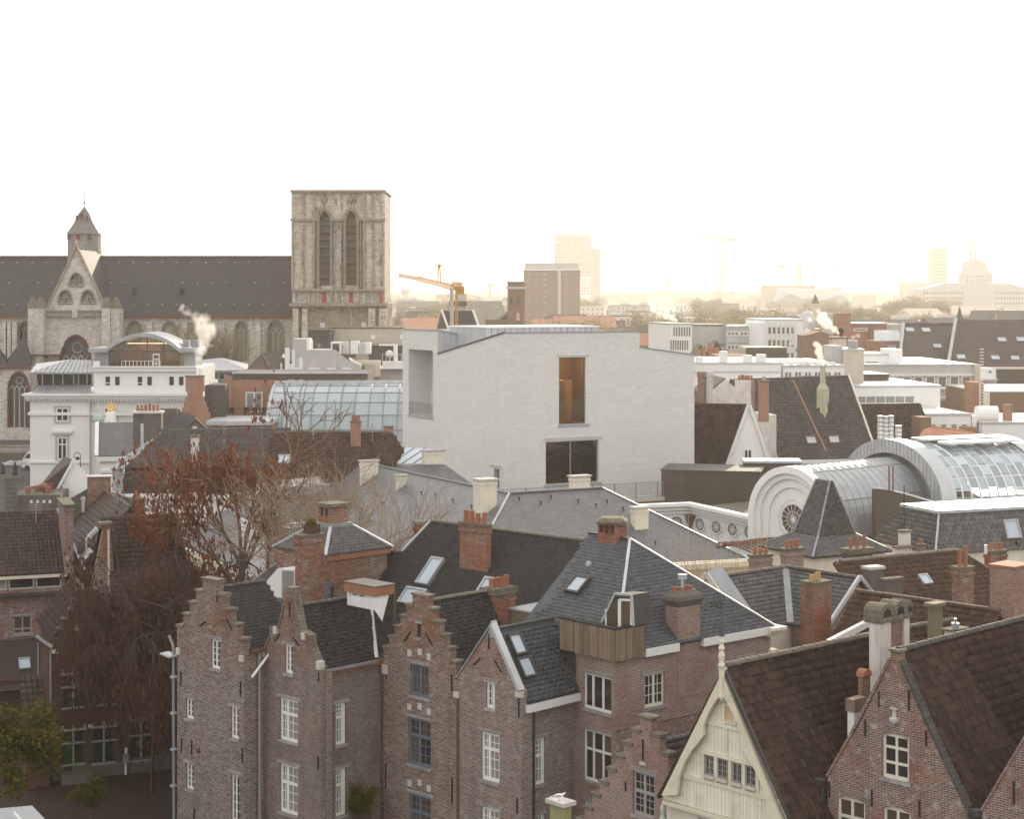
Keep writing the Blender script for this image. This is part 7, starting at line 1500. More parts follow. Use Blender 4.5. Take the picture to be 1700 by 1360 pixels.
BCH = Bld('broad_rendered_chimney','broad stained plaster chimney carrying six clay pots','chimney',221,176,4); R = BCH.R(); zt = R.z(240,686.5); BCH.part('stack',MB().lathe((R.u(244),.8,4),[((R.u(268)-R.u(221))*.7,0)]+[((R.u(268)-R.u(221))*.7,zt-4)],4).v and MB().box(0,R.u(238),0,1.6,0,zt),MT['conc_d']); BCH.part('stack',MB().box(R.u(238)+.002,R.u(268),-.25,1.4,4,zt),MT['conc_d']); BCH.part('cap',MB().box(-.1,R.u(268)+.1,-.35,1.7,zt+.002,zt+.2),MT['render_old']); pots(BCH,R.u(224),R.u(264),.3,.9,zt+.2,6,BCH.root,.65,.16); BCH.part('lead_apron',MB().box(R.u(234),R.u(239),-.3,-.01,8,zt-1),MT['zinc_l'])
# small pedimented white house with slate roof
SP = Bld('small_pediment_house','little white classical building with a pediment facing left and a slate roof','house',168,196,12)
L,R = SP.L(),SP.R(); ze = R.z(200,756); zr = R.z(165,708); yb = 6
wall(L,[(0,0),(yb,0),(yb,ze),(yb/2,zr),(0,ze)],MT['render_w']); x1 = R.u(222); wall(R,[(0,0),(x1,0),(x1,ze),(0,ze)],MT['render_w']); q = [(-.4,-.4,ze),(x1+.4,-.4,ze),(SP.hit('y',yb/2,234,708).x,yb/2,zr+.2),(-.4,yb/2,zr+.2)]; slab(SP,q,MT['slate_h']); slab(SP,[(-.4,yb+.4,ze),(x1,yb+.4,ze),q[2],q[3]],MT['slate_h'])
for a,b in (((-.5,yb+.5),(-.5,yb/2)),((-.5,-.5),(-.5,yb/2))): SP.part('raking_cornice',MB().bar((a[0],a[1],ze),(b[0],b[1],zr+.2),.4,.3),MT['white'])
SP.part('cornice',MB().box(-.5,x1,-.5,-.01,ze-.6,ze-.1).box(-.5,-.01,0,yb+.4,ze-.6,ze-.1),MT['white']); SP.part('tympanum_relief',MB().lathe((-.12,yb/2,ze+.9),[(.5,0),(.6,.5),(.3,1.0),(.1,1.2)],6),MT['render_w']); SP.part('cornice',MB().box(-.3,x1,-.3,-.012,ze-1.9,ze-1.6),MT['white'])
for k in range(3): SP.part('pilaster',MB().box(-.16,-.002,.6+k*2.2,1.3+k*2.2,0,ze-.62),MT['white'])
GC = Bld('gilded_crown_finial','small gilded crown sculpture shining on a roof in front of the white hotel','finial',184,205,0); zt = GC.R().z(184,683)
GC.part('base',MB().lathe((0,0,zt-2.5),[(.9,0),(.5,2.5)],8),MT['render_w']); mb = MB().lathe((0,0,zt),[(.2,0),(.4,.15),(.36,.3)],12)
for k in range(8): a = k*math.pi/4; mb.cyl((.33*math.cos(a),.33*math.sin(a),zt+.28),.07,.4+.3*(k % 2),6,.02)
GC.part('crown',mb.cyl((0,0,zt+.3),.08,.95,6,.03),MT['gold'])
CD = Bld('pale_copper_dome','tiny pale green onion dome beside the gilded crown','dome',163,203,0); zt = CD.R().z(163,702); CD.part('dome',MB().lathe((0,0,zt),[(.3,-3),(.35,0),(.65,.2),(.68,.5),(.45,.95),(.15,1.2),(.18,1.4),(.05,1.6),(.03,2.4)],14),MT['copper'],smooth=True)
SS = Bld('small_slate_gable_house','small dark slate-roofed house with an oval gable window below the orange stepped gable','house',300,182,8); R = SS.R(); zz = R.z(330,705)
slab(SS,[R.P(R.u(262),R.z(262,722)),R.P(R.u(330),R.z(330,722)),R.P(R.u(322),R.z(322,694),-3),R.P(R.u(296),R.z(296,686),-3)],MT['slate_a']); g_ = [R.h(*p) for p in ((302,722),(352,720),(325,697))]; wall(Face(SS,(0,-.6)),[(g_[0][0],0),(g_[1][0],0),g_[1],g_[2],g_[0]],MT['brick_d']); SS.part('verge',MB().bar(R.P(g_[0][0],g_[0][1],.7),R.P(g_[2][0],g_[2][1]+.1,.7),.2,.2),MT['zinc_dark']); SS.part('verge',MB().bar(R.P(g_[1][0],g_[1][1],.7),R.P(g_[2][0],g_[2][1]+.1,.7),.2,.2),MT['zinc_dark'])
SS.part('window',MB().prism([R.P(R.u(323.5)+.4*math.cos(t*math.pi/6),R.z(323,715)+.5*math.sin(t*math.pi/6),.62) for t in range(12)],R.N*.05),MT['white']); SS.part('wall',MB().box(R.u(262),R.u(330),.2,6,0,R.z(300,723)),MT['brick_b']); SS.part('party_wall',MB().box(R.u(262),R.u(292),3.2,5,0,R.z(280,682)),MT['conc_d'])
# brick stepped gable seen against the hotel
BG = Bld('orange_stepped_gable','orange brick stepped gable with a chimney-like top, in front of the white hotel','gable wall',296,205,4); R = BG.R(); xw = R.u(352); zt,zb = R.z(320,626),R.z(320,694); prof,tr = step_profile(xw,zb,R.z(322,650),R.u(336)-R.u(311),5,R.u(323.5)); BG.part('wall',MB().prism([R.P(u,z) for u,z in [(0,0)]+prof+[(xw,0)]],(0,.6,0)),MT['brick_org']); BG.part('chimney',MB().box(R.u(308),R.u(338),.01,1.2,R.z(322,651),zt),MT['brick_org']); BG.part('cap',MB().box(R.u(307),R.u(339),-.1,1.3,zt+.002,zt+.15),MT['mortar'])
BG.part('back_roof',MB().box(R.u(338)+.3,R.u(373),1,5,0,R.z(350,640)),MT['slate_far'])
# ---- white hotel
HT = Bld('white_hotel','large white classical hotel with a cornice, metal roofs and an arched glass penthouse','building',50,240,0)
R = HT.R(); xa,xb = R.u(152),R.u(330); zc = R.z(100,654); za = R.z(240,611)
for q,mm in (((93.5,114,677,700),dict(mull=1,trans=.5)),((95.5,111.5,726,763.5),dict(mull=1,trans=.68)),((95,111,781,800),dict(mull=1))): swpx(R,*q,gl='pane' if q[2] < 770 else 'render_g',fw=.16,**mm); a,b,c_,d = q; mb = MB(); uu = (R.u(a-3.5),R.u(b+3.5)); zz = (R.z(100,d+3),R.z(100,c_-3)); [fbox(mb,R,*t,0,.1) for t in ((uu[0],R.u(a),*zz),(R.u(b),uu[1],*zz),(R.u(a),R.u(b),R.z(100,c_),zz[1]),(R.u(a),R.u(b),zz[0],R.z(100,d)))]; HT.part('window_surround',mb,MT['render_g'])
mb = MB(); fbox(mb,R,R.u(87),R.u(121),R.z(100,718.5),R.z(100,715),0,.5); fbox(mb,R,R.u(89),R.u(119),R.z(100,721),R.z(100,718.6),0,.3); HT.part('window_pediment',mb,MT['white'])
for a in (173,227,281): swpx(R,a,a+20,677,700,gl='pane',fw=.16,mull=1,trans=.5)
HT.part('wall',MB().box(.0,xa+.0,0,18,0,zc).box(xa+.001,xb,.4,16,0,zc-.002),MT['white'],kind=None); HT.part('attic',MB().box(xa+.1,R.u(324),.9,16,zc+.01,za),MT['white'])
for o_,z0,z1 in ((.9,zc-.25,zc+.05),(.6,zc-.65,zc-.252),(.25,zc-2.9,zc-2.5)): HT.part('cornice',MB().box(-o_,xb,-o_,-.001,z0,z1).box(-o_,-.001,0,18,z0,z1),MT['white'])
for k in range(58): HT.part('dentil',MB().box(-.4+k*.42,-.18+k*.42,-.5,-.002,zc-.95,zc-.66),MT['white']) if k % 1 == 0 else 0
HT.part('string_course',MB().box(-.2,xa,-.25,-.001,R.z(100,769),R.z(100,766)),MT['white']); pipe(HT,(xa-.1,-.2,zc-.6),(xa-.1,-.2,0),.12,'zinc')
wrow(Face(HT,(0,.89)),174,335,624,641,3,.06) if False else None
Fa = Face(HT,(0,.89))
for a in (174,190,227.5,243.5,280,296): swpx(Fa,a,a+10,624,641,gl='pane',fw=.1,trans=.3 if a < 180 or a == 227.5 else 0)
HT.part('attic_coping',MB().box(xa-.1,R.u(325),.5,.898,za-.5,za).box(xa-.1,R.u(325),.3,1.2,za+.002,za+.2),MT['white'])
# left metal roofs with the glazed storey between
def prismy(px_list,y0,y1,mat,name): HT.part(name,MB().prism([HT.hit('y',y0,*p) for p in px_list],(0,y1-y0,0)),MT[mat])
q = [HT.hit('y',.2,54,651),HT.hit('y',.2,151,651),HT.hit('y',2.6,151,639),HT.hit('y',2.6,64,640)]; slab(HT,q,MT['zinc']); q2 = [HT.hit('y',.2,52,651),q[0],q[3],HT.hit('y',9,60,640)]
for k in range(16): f_ = k/15; HT.part('standing_seam',MB().bar(q[0].lerp(q[1],f_)+Vector((0,0,.05)),q[3].lerp(q[2],f_)+Vector((0,0,.05)),.06,.12),MT['lead'])
zg0,zg1 = R.z(100,640),R.z(100,620); prismy([(63,640),(151,640),(151,618),(60,618)],3.0,3.1,'pane','glazing')
for px in (60,78,94,112,120,134,150): HT.part('mullion',MB().box(R.u(px)*1.012,R.u(px)*1.012+.15,2.85,2.99,zg0,zg1),MT['render_g'])
q = [HT.hit('y',1.4,50,618.5),HT.hit('y',1.4,152,618.5),HT.hit('y',6,152,598),HT.hit('y',6,115,597),HT.hit('y',6,64,612)]; slab(HT,[q[0],q[1],q[2],q[3]],MT['zinc'],.25); slab(HT,[q[0],q[3],HT.hit('y',14,60,604)],MT['zinc_l'],.2)
for k in range(14): f_ = k/13; a = q[0].lerp(q[1],f_); b = (q[3].lerp(q[2],max(0,(f_-.5)*2))) if f_ > .5 else q[0].lerp(q[3],min(1,f_*2)); HT.part('standing_seam',MB().bar(a+Vector((0,0,.05)),b+Vector((0,0,.05)),.06,.1),MT['lead']) if f_ >= .0 else 0
# penthouse with arched glass front
fill_m2 = mkmat('penthouse glow fill'); nl = N(fill_m2.node_tree); nl('OutputMaterial',{0: nl('Emission',{0: (1,.85,.65,1),1: 3}).outputs[0]}); yp = 3.4; Fp = Face(HT,(0,yp)); arc = [Fp.h(181+(299-181)*i/20,583-24*math.sin(math.pi*i/20)**.8) for i in range(21)]; zb = Fp.z(240,610)  # emission for the added penthouse fill, then the arched front
for i in range(20): a,b = arc[i],arc[i+1]; HT.part('roof_segment',MB().prism([Fp.P(a[0],a[1],1.3),Fp.P(b[0],b[1],1.3),Fp.P(b[0],b[1]+.55,1.3),Fp.P(a[0],a[1]+.55,1.3)],(0,9,0)),MT['zinc'])
for a,b in ((150,181),(299,325)): HT.part('flat_roof',MB().box(Fp.u(a),Fp.u(b),yp-1.4,yp+8,arc[0][1]-.1,arc[0][1]+.45),MT['zinc']); HT.part('wall',MB().box(Fp.u(a)+.6,Fp.u(b)-.1,yp,yp+6,zb-.3,arc[0][1]-.1),MT['lead'])
ux = [Fp.u(p) for p in (182,206,244.5,272,298)]
for i in range(4):
    seg = [(u,z) for u,z in arc if ux[i] <= u <= ux[i+1]]; ed = lambda u: np.interp(u,[p[0] for p in arc],[p[1] for p in arc])
    pts = [(ux[i]+.06,zb),(ux[i+1]-.06,zb),(ux[i+1]-.06,ed(ux[i+1]))]+[s_ for s_ in reversed(seg)][1:-1]+[(ux[i]+.06,ed(ux[i]))]
    HT.part('pane',MB().prism([Fp.P(u,z,0) for u,z in pts],(0,.06,0)),clearg)
for u in ux+[]: HT.part('mullion',MB().box(u-.06,u+.06,yp-.05,yp+.1,zb,float(ed(u))),MT['zinc_dark'])
HT.part('transom',MB().box(ux[0],ux[-1],yp-.04,yp-.001,arc[0][1]-.1,arc[0][1]+.05),MT['zinc_dark'])
HT.part('interior',MB().box(ux[0],ux[-1],yp+5,yp+5.1,zb-.2,arc[0][1]-.2),plain('penthouse plaster',(.62,.52,.40))); HT.part('interior_panel',MB().box(ux[0]+.3,ux[1]+1.4,yp+4,yp+4.2,zb,arc[0][1]+.3).cyl(Fp.P(Fp.u(236),Fp.z(236,575),-3.9),1.1,.1,16,axis=(0,-1,0)),plain('penthouse orange wall',(.42,.25,.16)),kind='stuff')
HT.part('interior_glow_fill',MB().box(ux[1],ux[3],yp+2,yp+3,arc[3][1]-.1,arc[3][1]),fill_m2); HT.part('interior_floor',MB().box(ux[0],ux[-1],yp+.1,yp+5,zb-.3,zb-.2),MT['wood_br'])  # glowing panel added to warm the penthouse, no ceiling fitting; then the floor
HT.part('air_unit',MB().box(Fp.u(158),Fp.u(168),yp-1.2,yp-.4,zb,zb+.9),MT['white'])
railing(HT,[(Fp.u(207),yp-1.8,zb),(Fp.u(270),yp-1.8,zb)],.95,.5,'white',r=.03); HT.part('shelf_rack',MB().box(Fp.u(256),Fp.u(257),yp-1,yp-.9,zb,zb+1.9).box(Fp.u(266),Fp.u(267),yp-1,yp-.9,zb,zb+1.9).box(Fp.u(257),Fp.u(266),yp-1,yp-.9,zb+1.75,zb+1.9).box(Fp.u(257),Fp.u(266),yp-1,yp-.9,zb+1.1,zb+1.2).box(Fp.u(257),Fp.u(266),yp-1,yp-.9,zb+.5,zb+.6),MT['white'],kind='stuff')
for a,b in ((297,306),(312,325)): HT.part('roof_unit',MB().box(Fp.u(a),Fp.u(b),yp+3,yp+5,arc[0][1]+.451,arc[0][1]+1.4),MT['lead'])
# street lamp, folded parasols, van by the hotel corner
SL = Bld('bracket_street_lamp','tall black street lamp with an arched bracket in front of the white hotel','street lamp',133.5,232,0)
R = SL.R(); zt = R.z(133,757); SL.part('pole',MB().tube([(0,0,0),(0,0,zt-2),(0,0,zt)],.09,6,.05),MT['iron']); a_ = [(-.42+.42*math.cos(t),0,zt+.42*math.sin(t)) for t in [i*math.pi/10 for i in range(11)]]; SL.part('bracket',MB().tube([(p[0]*1.0,p[1],p[2]) for p in a_]+[(-.84,0,zt-1.0)],.05,6),MT['iron']); SL.part('lantern',MB().lathe((-.84,0,zt-1.3),[(.12,0),(.2,.25),(.04,.35)],8),MT['iron']); SL.part('sign',MB().box(-.62,-.12,-.03,.03,zt-.55,zt-.15),MT['iron'])
for i,(px,pyt) in enumerate(((25,765),(4.5,768))):
    Pa = Bld('folded_parasol',['closed dark parasol with a white tip, the right one beside the hotel corner','closed dark parasol at the very left edge beside the church square'][i],'parasol',px,245+i*4,0,'folded parasols on the church square'); z1 = Pa.R().z(px,pyt); Pa.part('pole',MB().cyl((0,0,0),.04,z1,6),MT['zinc']); Pa.part('canopy',MB().lathe((0,0,0),[(.12,z1*.3),(.38,z1*.35),(.3,z1*.6),(.12,z1*.93),(.03,z1)],8),MT['iron']); Pa.part('tip',MB().cyl((0,0,z1*.93),.12,.25,6,.03),MT['white'])
VN = Bld('white_van','white camper van parked beside the hotel corner under the church','van',36,262,0)
VN.part('body',MB().prism([(0,0,.4),(4.2,0,.4),(4.2,0,2.4),(3.9,0,2.7),(.9,0,2.7),(.3,0,1.9),(0,0,1.3)],(0,2,0)),MT['white']); VN.part('windscreen',MB().prism([(.36,-.02,1.75),(1.3,-.02,1.75),(1.3,-.02,2.4),(.9,-.02,2.4)],(0,.015,0)),MT['pane'])
for x in (.8,3.3): VN.part('wheel',MB().cyl((x,-.05,.38),.36,.25,14,axis=(0,1,0)),MT['iron'])
VN.root.location.z = CH-(738-HZ)/F*262-.4 if False else 0
# brick house with terrace, furniture and white folded parasol
BT = Bld('orange_brick_terrace_house','flat-roofed orange brick house with garden chairs on its roof terrace','building',373.5,214,0)
R = BT.R(); x1 = R.u(461); zt = R.z(380,631); BT.part('wall',MB().box(0,x1,0,10,0,zt),MT['brick_org']); BT.part('pier',MB().box(0,R.u(385),-.2,-.001,0,R.z(380,624)),MT['brick_org']); swpx(R,408,436,651,685,mull=1,gl='pane_c',fw=.14); BT.part('parapet',MB().box(R.u(385),R.u(610),.3,9,zt+.01,zt+.9),MT['brown_clad']); BT.part('parapet_edge',MB().box(R.u(385),R.u(610),.0,.29,zt+.75,zt+1.0),MT['zinc_l'])
zf = R.z(400,689); BT.part('terrace',MB().box(R.u(354),x1-.3,-4,-.25,0,zf),MT['conc_d']); BT.part('terrace_edge',MB().box(R.u(354),x1-.3,-4.3,-4.002,zf-.5,zf),MT['white']); railing(BT,[(R.u(375),-3.9,zf),(x1-.4,-3.9,zf)],1.0,.3,'iron',r=.012)
BT.part('steps',MB().box(R.u(378),R.u(391),-6,-4.4,zf-2.0,zf-1.9),MT['white']); railing(BT,[(R.u(378),-5.9,zf-1.5),(R.u(391),-5.9,zf-1.5)],1.9,.3,'white',r=.03)
for i,px in enumerate((389,413,427,443)):
    Ch = Bld('garden_chair',['dark garden chair standing alone at the left of the brick terrace','second dark garden chair from the left on the brick terrace','dark garden chair before the curtained terrace door','dark garden chair nearest the glass vault'][i],'chair',0,0,0,'dark garden chairs on the brick terrace',xyz=tuple(BT.M @ Vector((R.u(px),-2.2,zf))));
    Ch.part('seat',MB().box(-.28,.28,-.25,.25,.42,.48),MT['iron']); Ch.part('backrest',MB().box(-.28,.28,.25,.3,.45,1.05),MT['iron'])
    for sx in (-.25,.25):
        for sy in (-.2,.25): Ch.part('leg',MB().box(sx-.02,sx+.02,sy-.02,sy+.02,0,.42),MT['iron'])
WP = Bld('folded_white_parasol','closed white parasol in front of the brick terrace house','parasol',0,0,0,xyz=tuple(BT.M @ Vector((R.u(364),-2.5,zf)))); WP.part('pole',MB().cyl((0,0,0),.05,3.3,6),MT['white']); WP.part('canopy',MB().lathe((0,0,0),[(.06,.8),(.22,.9),(.16,2.2),(.04,3.4)],8),MT['white'])
DK = Bld('dark_doorway_block','dark recessed building with a draped white shape between the two brick gables','building',340,217,0); R = DK.R(); DK.part('wall',MB().box(0,R.u(374),0,5,0,R.z(350,640)),MT['slate_far']); DK.part('drape',MB().lathe((R.u(361),-1,R.z(360,668)),[(.5,0),(.55,1),(.3,2.6),(.1,2.9)],8),MT['white'])
FR = Bld('flat_white_roof','low flat pale roof below the brick terrace','building',346,200,0); R = FR.R(); FR.part('wall',MB().box(0,R.u(450),0,9,0,R.z(380,706)),MT['brick_far']); FR.part('roof',MB().box(-.2,R.u(450),-.3,9,R.z(380,706)+.002,R.z(380,699)),MT['zinc_l'])
# ---- quarter-round glass roof
GV = Bld('glass_roof_hall','hall under a long curved glass roof of blue-grey panes','building',459,214,0)
zt_ = GV.R().z(500,637); zb_ = zt_-7.2; nR,nC = 6,11; x0_,x1_ = GV.R().u(459),GV.R().u(712)
def gp(i,x): t = (math.pi/2)*(i/nR)*.93; return Vector((x,-9.0*math.sin(t),zt_-7.6*(1-math.cos(t))))
sk_ = 0.0
for i in range(nR):
    for j in range(nC):
        a,b = x0_+(x1_-x0_)*j/nC,x0_+(x1_-x0_)*(j+1)/nC
        GV.part('pane',MB().prism([gp(i+.03,a+.06),gp(i+.97,a+.06),gp(i+.97,b-.06),gp(i+.03,b-.06)],(0,.05,.05)),MT['pane_blue'])
for j in range(nC+1): x = x0_+(x1_-x0_)*j/nC; GV.part('rib',MB().tube([gp(i/3,x)+Vector((0,-.06,.06)) for i in range(nR*3+1)],.045 if j else .2,4),MT['lead'] if j else MT['zinc_l'])
for i in range(1,nR+1): GV.part('purlin',MB().bar(gp(i,x0_)+Vector((0,-.05,.05)),gp(i,x1_)+Vector((0,-.05,.05)),.07),MT['lead'])
GV.part('ridge_beam',MB().box(x0_-.2,x1_,-.1,.6,zt_-.1,zt_+.35),MT['zinc_l']); GV.part('wall',MB().box(x0_,x1_,.1,8,0,zt_-.1),MT['render_g']); GV.part('lower_wall',MB().box(x0_-.1,x1_,-8.6,0,0,gp(nR,0).z-.1),MT['render_g'])
GV.part('end_screen',MB().box(x0_-.02,x0_+.05,-8,-.2,4,zt_-6.8),MT['render_w']);
# pantile roof in front of it, two brick chimneys
PB = Bld('long_mossy_pantile_house','long brown pantile roof with two brick chimneys just below the curved glass roof','house',455,152,4)
R = PB.R(); ze = R.z(560,800); q = [R.P(R.u(420),ze),R.P(R.u(640),ze),R.P(R.u(672),R.z(672,745)-1.2,-3),R.P(R.u(652),R.z(652,717),-4.5),R.P(R.u(450),R.z(470,724),-4.5)]
pl = plane3(q[0],q[1],q[4]); q[2] = PB.hitp(pl,671,748); q[3] = PB.hitp(pl,652,717.5); troof(PB,q,MT['tile_b'],.3,.36,'pan'); ridge(PB,q[4],q[3],MT['ridge'],.15,.4); PB.part('wall',MB().box(R.u(425),R.u(636),.4,8,0,ze-.1),MT['render_w']); slab(PB,[q[4],q[3],q[3]+Vector((0,4,-4)),q[4]+Vector((0,4,-4))],MT['tile_b'])
chimney(PB,579.5,582,599,702,730,155.5,'brick_org',npots=3,ph=.5,extra=2); chimney(PB,635.5,637,653,710,720,157,'brick_org',npots=0,cap='cope',extra=2,band=False)
skylight(PB,pl,[(461,758),(480,756),(484,770),(463,772)],fr='zinc',fw=.15)
# little chapel with oval windows below the slate mansion
OV = Bld('oval_window_annex','small stained plaster annex with two oval windows and a curved slate roof','annex',441,124,26)
R = OV.R(); x1 = R.u(560); zt = R.z(441,875)
for px in (455.5,483): u,z = R.h(px,908); mo = [(u+.42*math.cos(t*math.pi/8),z+.58*math.sin(t*math.pi/8)) for t in range(16)]; R.holes.append(mo); OV.part('pane',MB().prism([R.P(a,b,-.2) for a,b in mo],R.N*.02),MT['pane_c']); OV.part('ring',MB().tube([R.P(u+.46*math.cos(t*math.pi/10),z+.62*math.sin(t*math.pi/10),.02) for t in range(21)],.07,5),MT['render_w'])
wall(R,[(0,0),(x1,0),(x1,zt+.2),(0,zt)],plaster('stained annex',(.40,.36,.30),.7,dcol=(.16,.13,.10)),depth=.2); wall(OV.L(),[(0,0),(6,0),(6,zt),(0,zt)],MT['render_w']); OV.part('cornice',MB().box(-.3,x1,-.3,-.002,zt-.15,zt+.25),MT['render_w']); pipe(OV,R.P(.15,zt-.2,.1),R.P(.15,0,.1),.09,'iron')
mb = MB(); pr = [(0,.25),(.9,1.0),(1.5,2.0),(2.2,2.5),(6,2.7)]
for (a,b),(c_,d) in zip(pr,pr[1:]): mb.face([(a,a-.3,zt+b),(x1,a-.3,zt+b),(x1,c_-.3,zt+d),(c_,c_-.3,zt+d)]); mb.face([(a,a-.3,zt+b),(a,6,zt+b),(c_,6,zt+d),(c_,c_-.3,zt+d)])
OV.part('roof',mb,MT['slate_h'])
# ================================================================ buildings between hotel and tower
GR = Bld('pale_metal_roof_pavilion','pavilion with a pale grey hipped metal roof right of the steam','building',322,262,0); R = GR.R(); q = [R.h(*p) for p in ((322,615),(398,617),(411,606),(368,594),(345,597),(330,600))]
GR.part('wall',MB().box(0,R.u(380),1,8,0,R.z(350,615)),MT['lead']); wrow(Face(GR,(0,.98)),328,376,619,630,4,.8,gl='pane',fw=.1,fr='zinc_l'); slab(GR,[(R.u(320),-.5,R.z(322,616)),(R.u(412),-.5,R.z(322,614)),GR.hit('y',5,368,594),GR.hit('y',5,338,597)],MT['zinc'],.3); slab(GR,[(R.u(412),-.5,R.z(322,614)),GR.hit('y',9,412,604),GR.hit('y',5,368,594)],MT['zinc_l'],.3)
TG = Bld('steep_brown_tiled_gable','steep brown tiled roof whose sunlit slope faces right, with white flues','house',396,250,0); R = TG.R(); a,b,c_,d = TG.hit('y',0,392,632),TG.hit('y',0,458,632),TG.hit('y',5,434.5,586),TG.hit('y',9,473,580)
slab(TG,[a,b,c_],MT['tile_far']); slab(TG,[b,TG.hit('y',8,500,632),d,c_],MT['tile_far']); TG.part('wall',MB().box(a.x,9,.5,9,0,a.z),MT['brick_far']); TG.part('hip_edge',MB().bar(b+Vector((0,-.1,.1)),c_+Vector((0,-.1,.1)),.2),MT['ridge'])
for px,py,h_,w in ((477,578,5.2,.35),(483.5,604,2.4,.22),(499.5,594,3.4,.25),(487,581,5,.2),(467,603,3,.12)): p = TG.hit('y',-1,px,py); TG.part('flue',MB().tube([p-Vector((0,0,h_)),p-Vector((0,0,h_/2)),p],w,8),MT['white'])
TG.part('dormer',MB().box(TG.R().u(407),TG.R().u(422),-.6,1,R.z(410,625),R.z(410,617)),MT['zinc_l'])
GT = Bld('tile_hung_grey_building','grey diamond-tile-hung building with white dormers and roof-top machinery','building',486,256,0)
R = GT.R(); pts = [(486,632),(598,632),(598,606),(580,600),(556,581),(512,581),(512,570),(510,563),(486,563)]; wall(R,[R.h(*p) for p in pts],MT['greywall' if False else 'render_g'],thick=6)
for i in range(16):
    for j in range(7):
        px,py = 519+i*4.6+(j % 2)*2.3,589+j*5
        if py < 581+max(0,px-552)*.85+3 or px > 592: continue
        u,z = R.h(px,py); GT.part('hung_tile',MB().prism([R.P(u,z-.16,.003),R.P(u+.16,z,.003),R.P(u,z+.16,.003),R.P(u-.16,z,.003)],R.N*.02),MT['conc'])
for a,b in ((485,500),(512,532),(544,558),(569,584)): GT.part('dormer',MB().box(R.u(a),R.u(b),-1.5,-.02,R.z(500,626),R.z(500,611)),MT['white']); swpx(Face(GT,(0,-1.51)),a+3,b-2.5,615.5,624,gl='pane',fw=.1,mull=1 if a == 512 else 0)
for a,b,t,m in ((548,566,568,'white'),(551,562,571,'pane'),(568,575,568,'zinc_l'),(581,594,567,'white'),(596,606,570,'zinc_l'),(606,614,569,'white')): GT.part('air_unit',MB().box(R.u(a),R.u(b),1-.1*(m == 'pane'),3,R.z(560,588),R.z(560,t)),MT[m])
GT.part('unit_base',MB().box(R.u(545),R.u(590),.5,4,R.z(560,594),R.z(560,588)-.01),MT['brown_clad']); GT.part('chimney',MB().box(R.u(509),R.u(514),-.2,1,R.z(510,582),R.z(510,561)),MT['white'])
WR = Bld('white_railed_terraces','group of white roof terraces and a tall white duct left of the museum block','building',594,262,0); R = WR.R(); WR.part('wall',MB().box(0,R.u(700),0,10,0,R.z(600,612)),MT['render_g']); WR.part('cream_wall',MB().box(0,R.u(632),-1,-.01,R.z(600,625),R.z(600,598)),MT['render_c']); WR.part('terrace',MB().box(R.u(636),R.u(680),-1.5,0,R.z(640,612),R.z(640,600)),MT['render_w']); WR.part('duct',MB().box(R.u(654),R.u(660),-1,0,R.z(655,600),R.z(655,574)),MT['white']); WR.part('duct_top',MB().box(R.u(630),R.u(660),-1,0,R.z(655,574)+.01,R.z(655,571.5)),MT['white']); WR.part('satellite_dish',MB().lathe((R.u(648),-2,R.z(648,600)),[(.05,0),(.06,.6),(.35,.7),(.55,1.0),(.5,1.5),(.1,1.7)],12),MT['white']); WR.part('box',MB().box(R.u(608),R.u(622),-3,-1.2,R.z(615,632),R.z(615,603)),MT['greywall']); railing(WR,[(R.u(636),-1.6,R.z(640,600)),(R.u(680),-1.6,R.z(640,600))],1.1,.5,'white',r=.03)  # cream piece stands before the grey wall
for a,b,t,nm,lb,mt,Y in ((512,549,549,'grey_flat_box','low grey flat-roofed box under the tower','slate_far',290),(547,668,545,'brown_clad_hall','long plain brown hall at the foot of the tower','greywall',295),(612,668,575,'grey_low_hall','low grey hall behind the white terraces','slate_far',280)):
    B = Bld(nm,lb,'building',a,Y,0); Rr = B.R(); B.part('wall',MB().box(0,Rr.u(b),0,12,0,Rr.z(a,t)),MT[mt]); B.part('roof_edge',MB().box(-.2,Rr.u(b)+.2,-.2,12,Rr.z(a,t)+.002,Rr.z(a,t-1.5)),MT['brown_clad'])
    if nm == 'brown_clad_hall':
        for p in (533,602): B.part('roof_fan',MB().cyl((Rr.u(p),2,Rr.z(a,t)+.1),.4,.8,8),MT['zinc_l'])
        for p in (616,664): swpx(Rr,p,p+7,556,563,gl='render_w',fw=.1)
LR = Bld('lead_roof_corner','grey lead roof corner poking into the bottom left corner of the picture','roof',-42,58,30)
z_ = LR.R().z(20,1372); LR.part('roof',MB().prism([(-1,-1,z_-.6),(3.0,-1,z_-.9),(2.4,2,z_-.1),(-1,2,z_+.1)],(0,0,.1)),MT['lead']); LR.part('wall',MB().box(-1,2.2,-.6,1.9,0,z_-1.1),MT['brick_b'])
for k in range(4): LR.part('lead_roll',MB().bar((-.6+k*.9,-1,z_-.5-k*.07),(-.6+k*.75,2,z_+.2-k*.07),.1),MT['zinc_l'])
def aerial(B,px,py,Y,h=2.2):
    p = B.loc(Wp(px,py,Y))-Vector((0,0,h)); mb = MB().cyl(p,.035,h,5)
    for k in range(5): mb.bar(p+Vector((-.45+.04*k,0,h-.1-.16*k)),p+Vector((.45-.04*k,0,h-.1-.16*k)),.03)
    B.part('aerial',mb.bar(p+Vector((0,-.5,h-.4)),p+Vector((0,.5,h-.4)),.03),MT['steel'])
for a in ((BCH,262,660,176),(MM,372,700,172),(PB,520,708,156),(PB,618,703,156),(BT,470,615,216),(GT,530,570,257),(GT,592,560,258),(BG,332,612,206),(LB,196,815,115),(LA,60,832,112),(E,520,872,90)): aerial(*a)
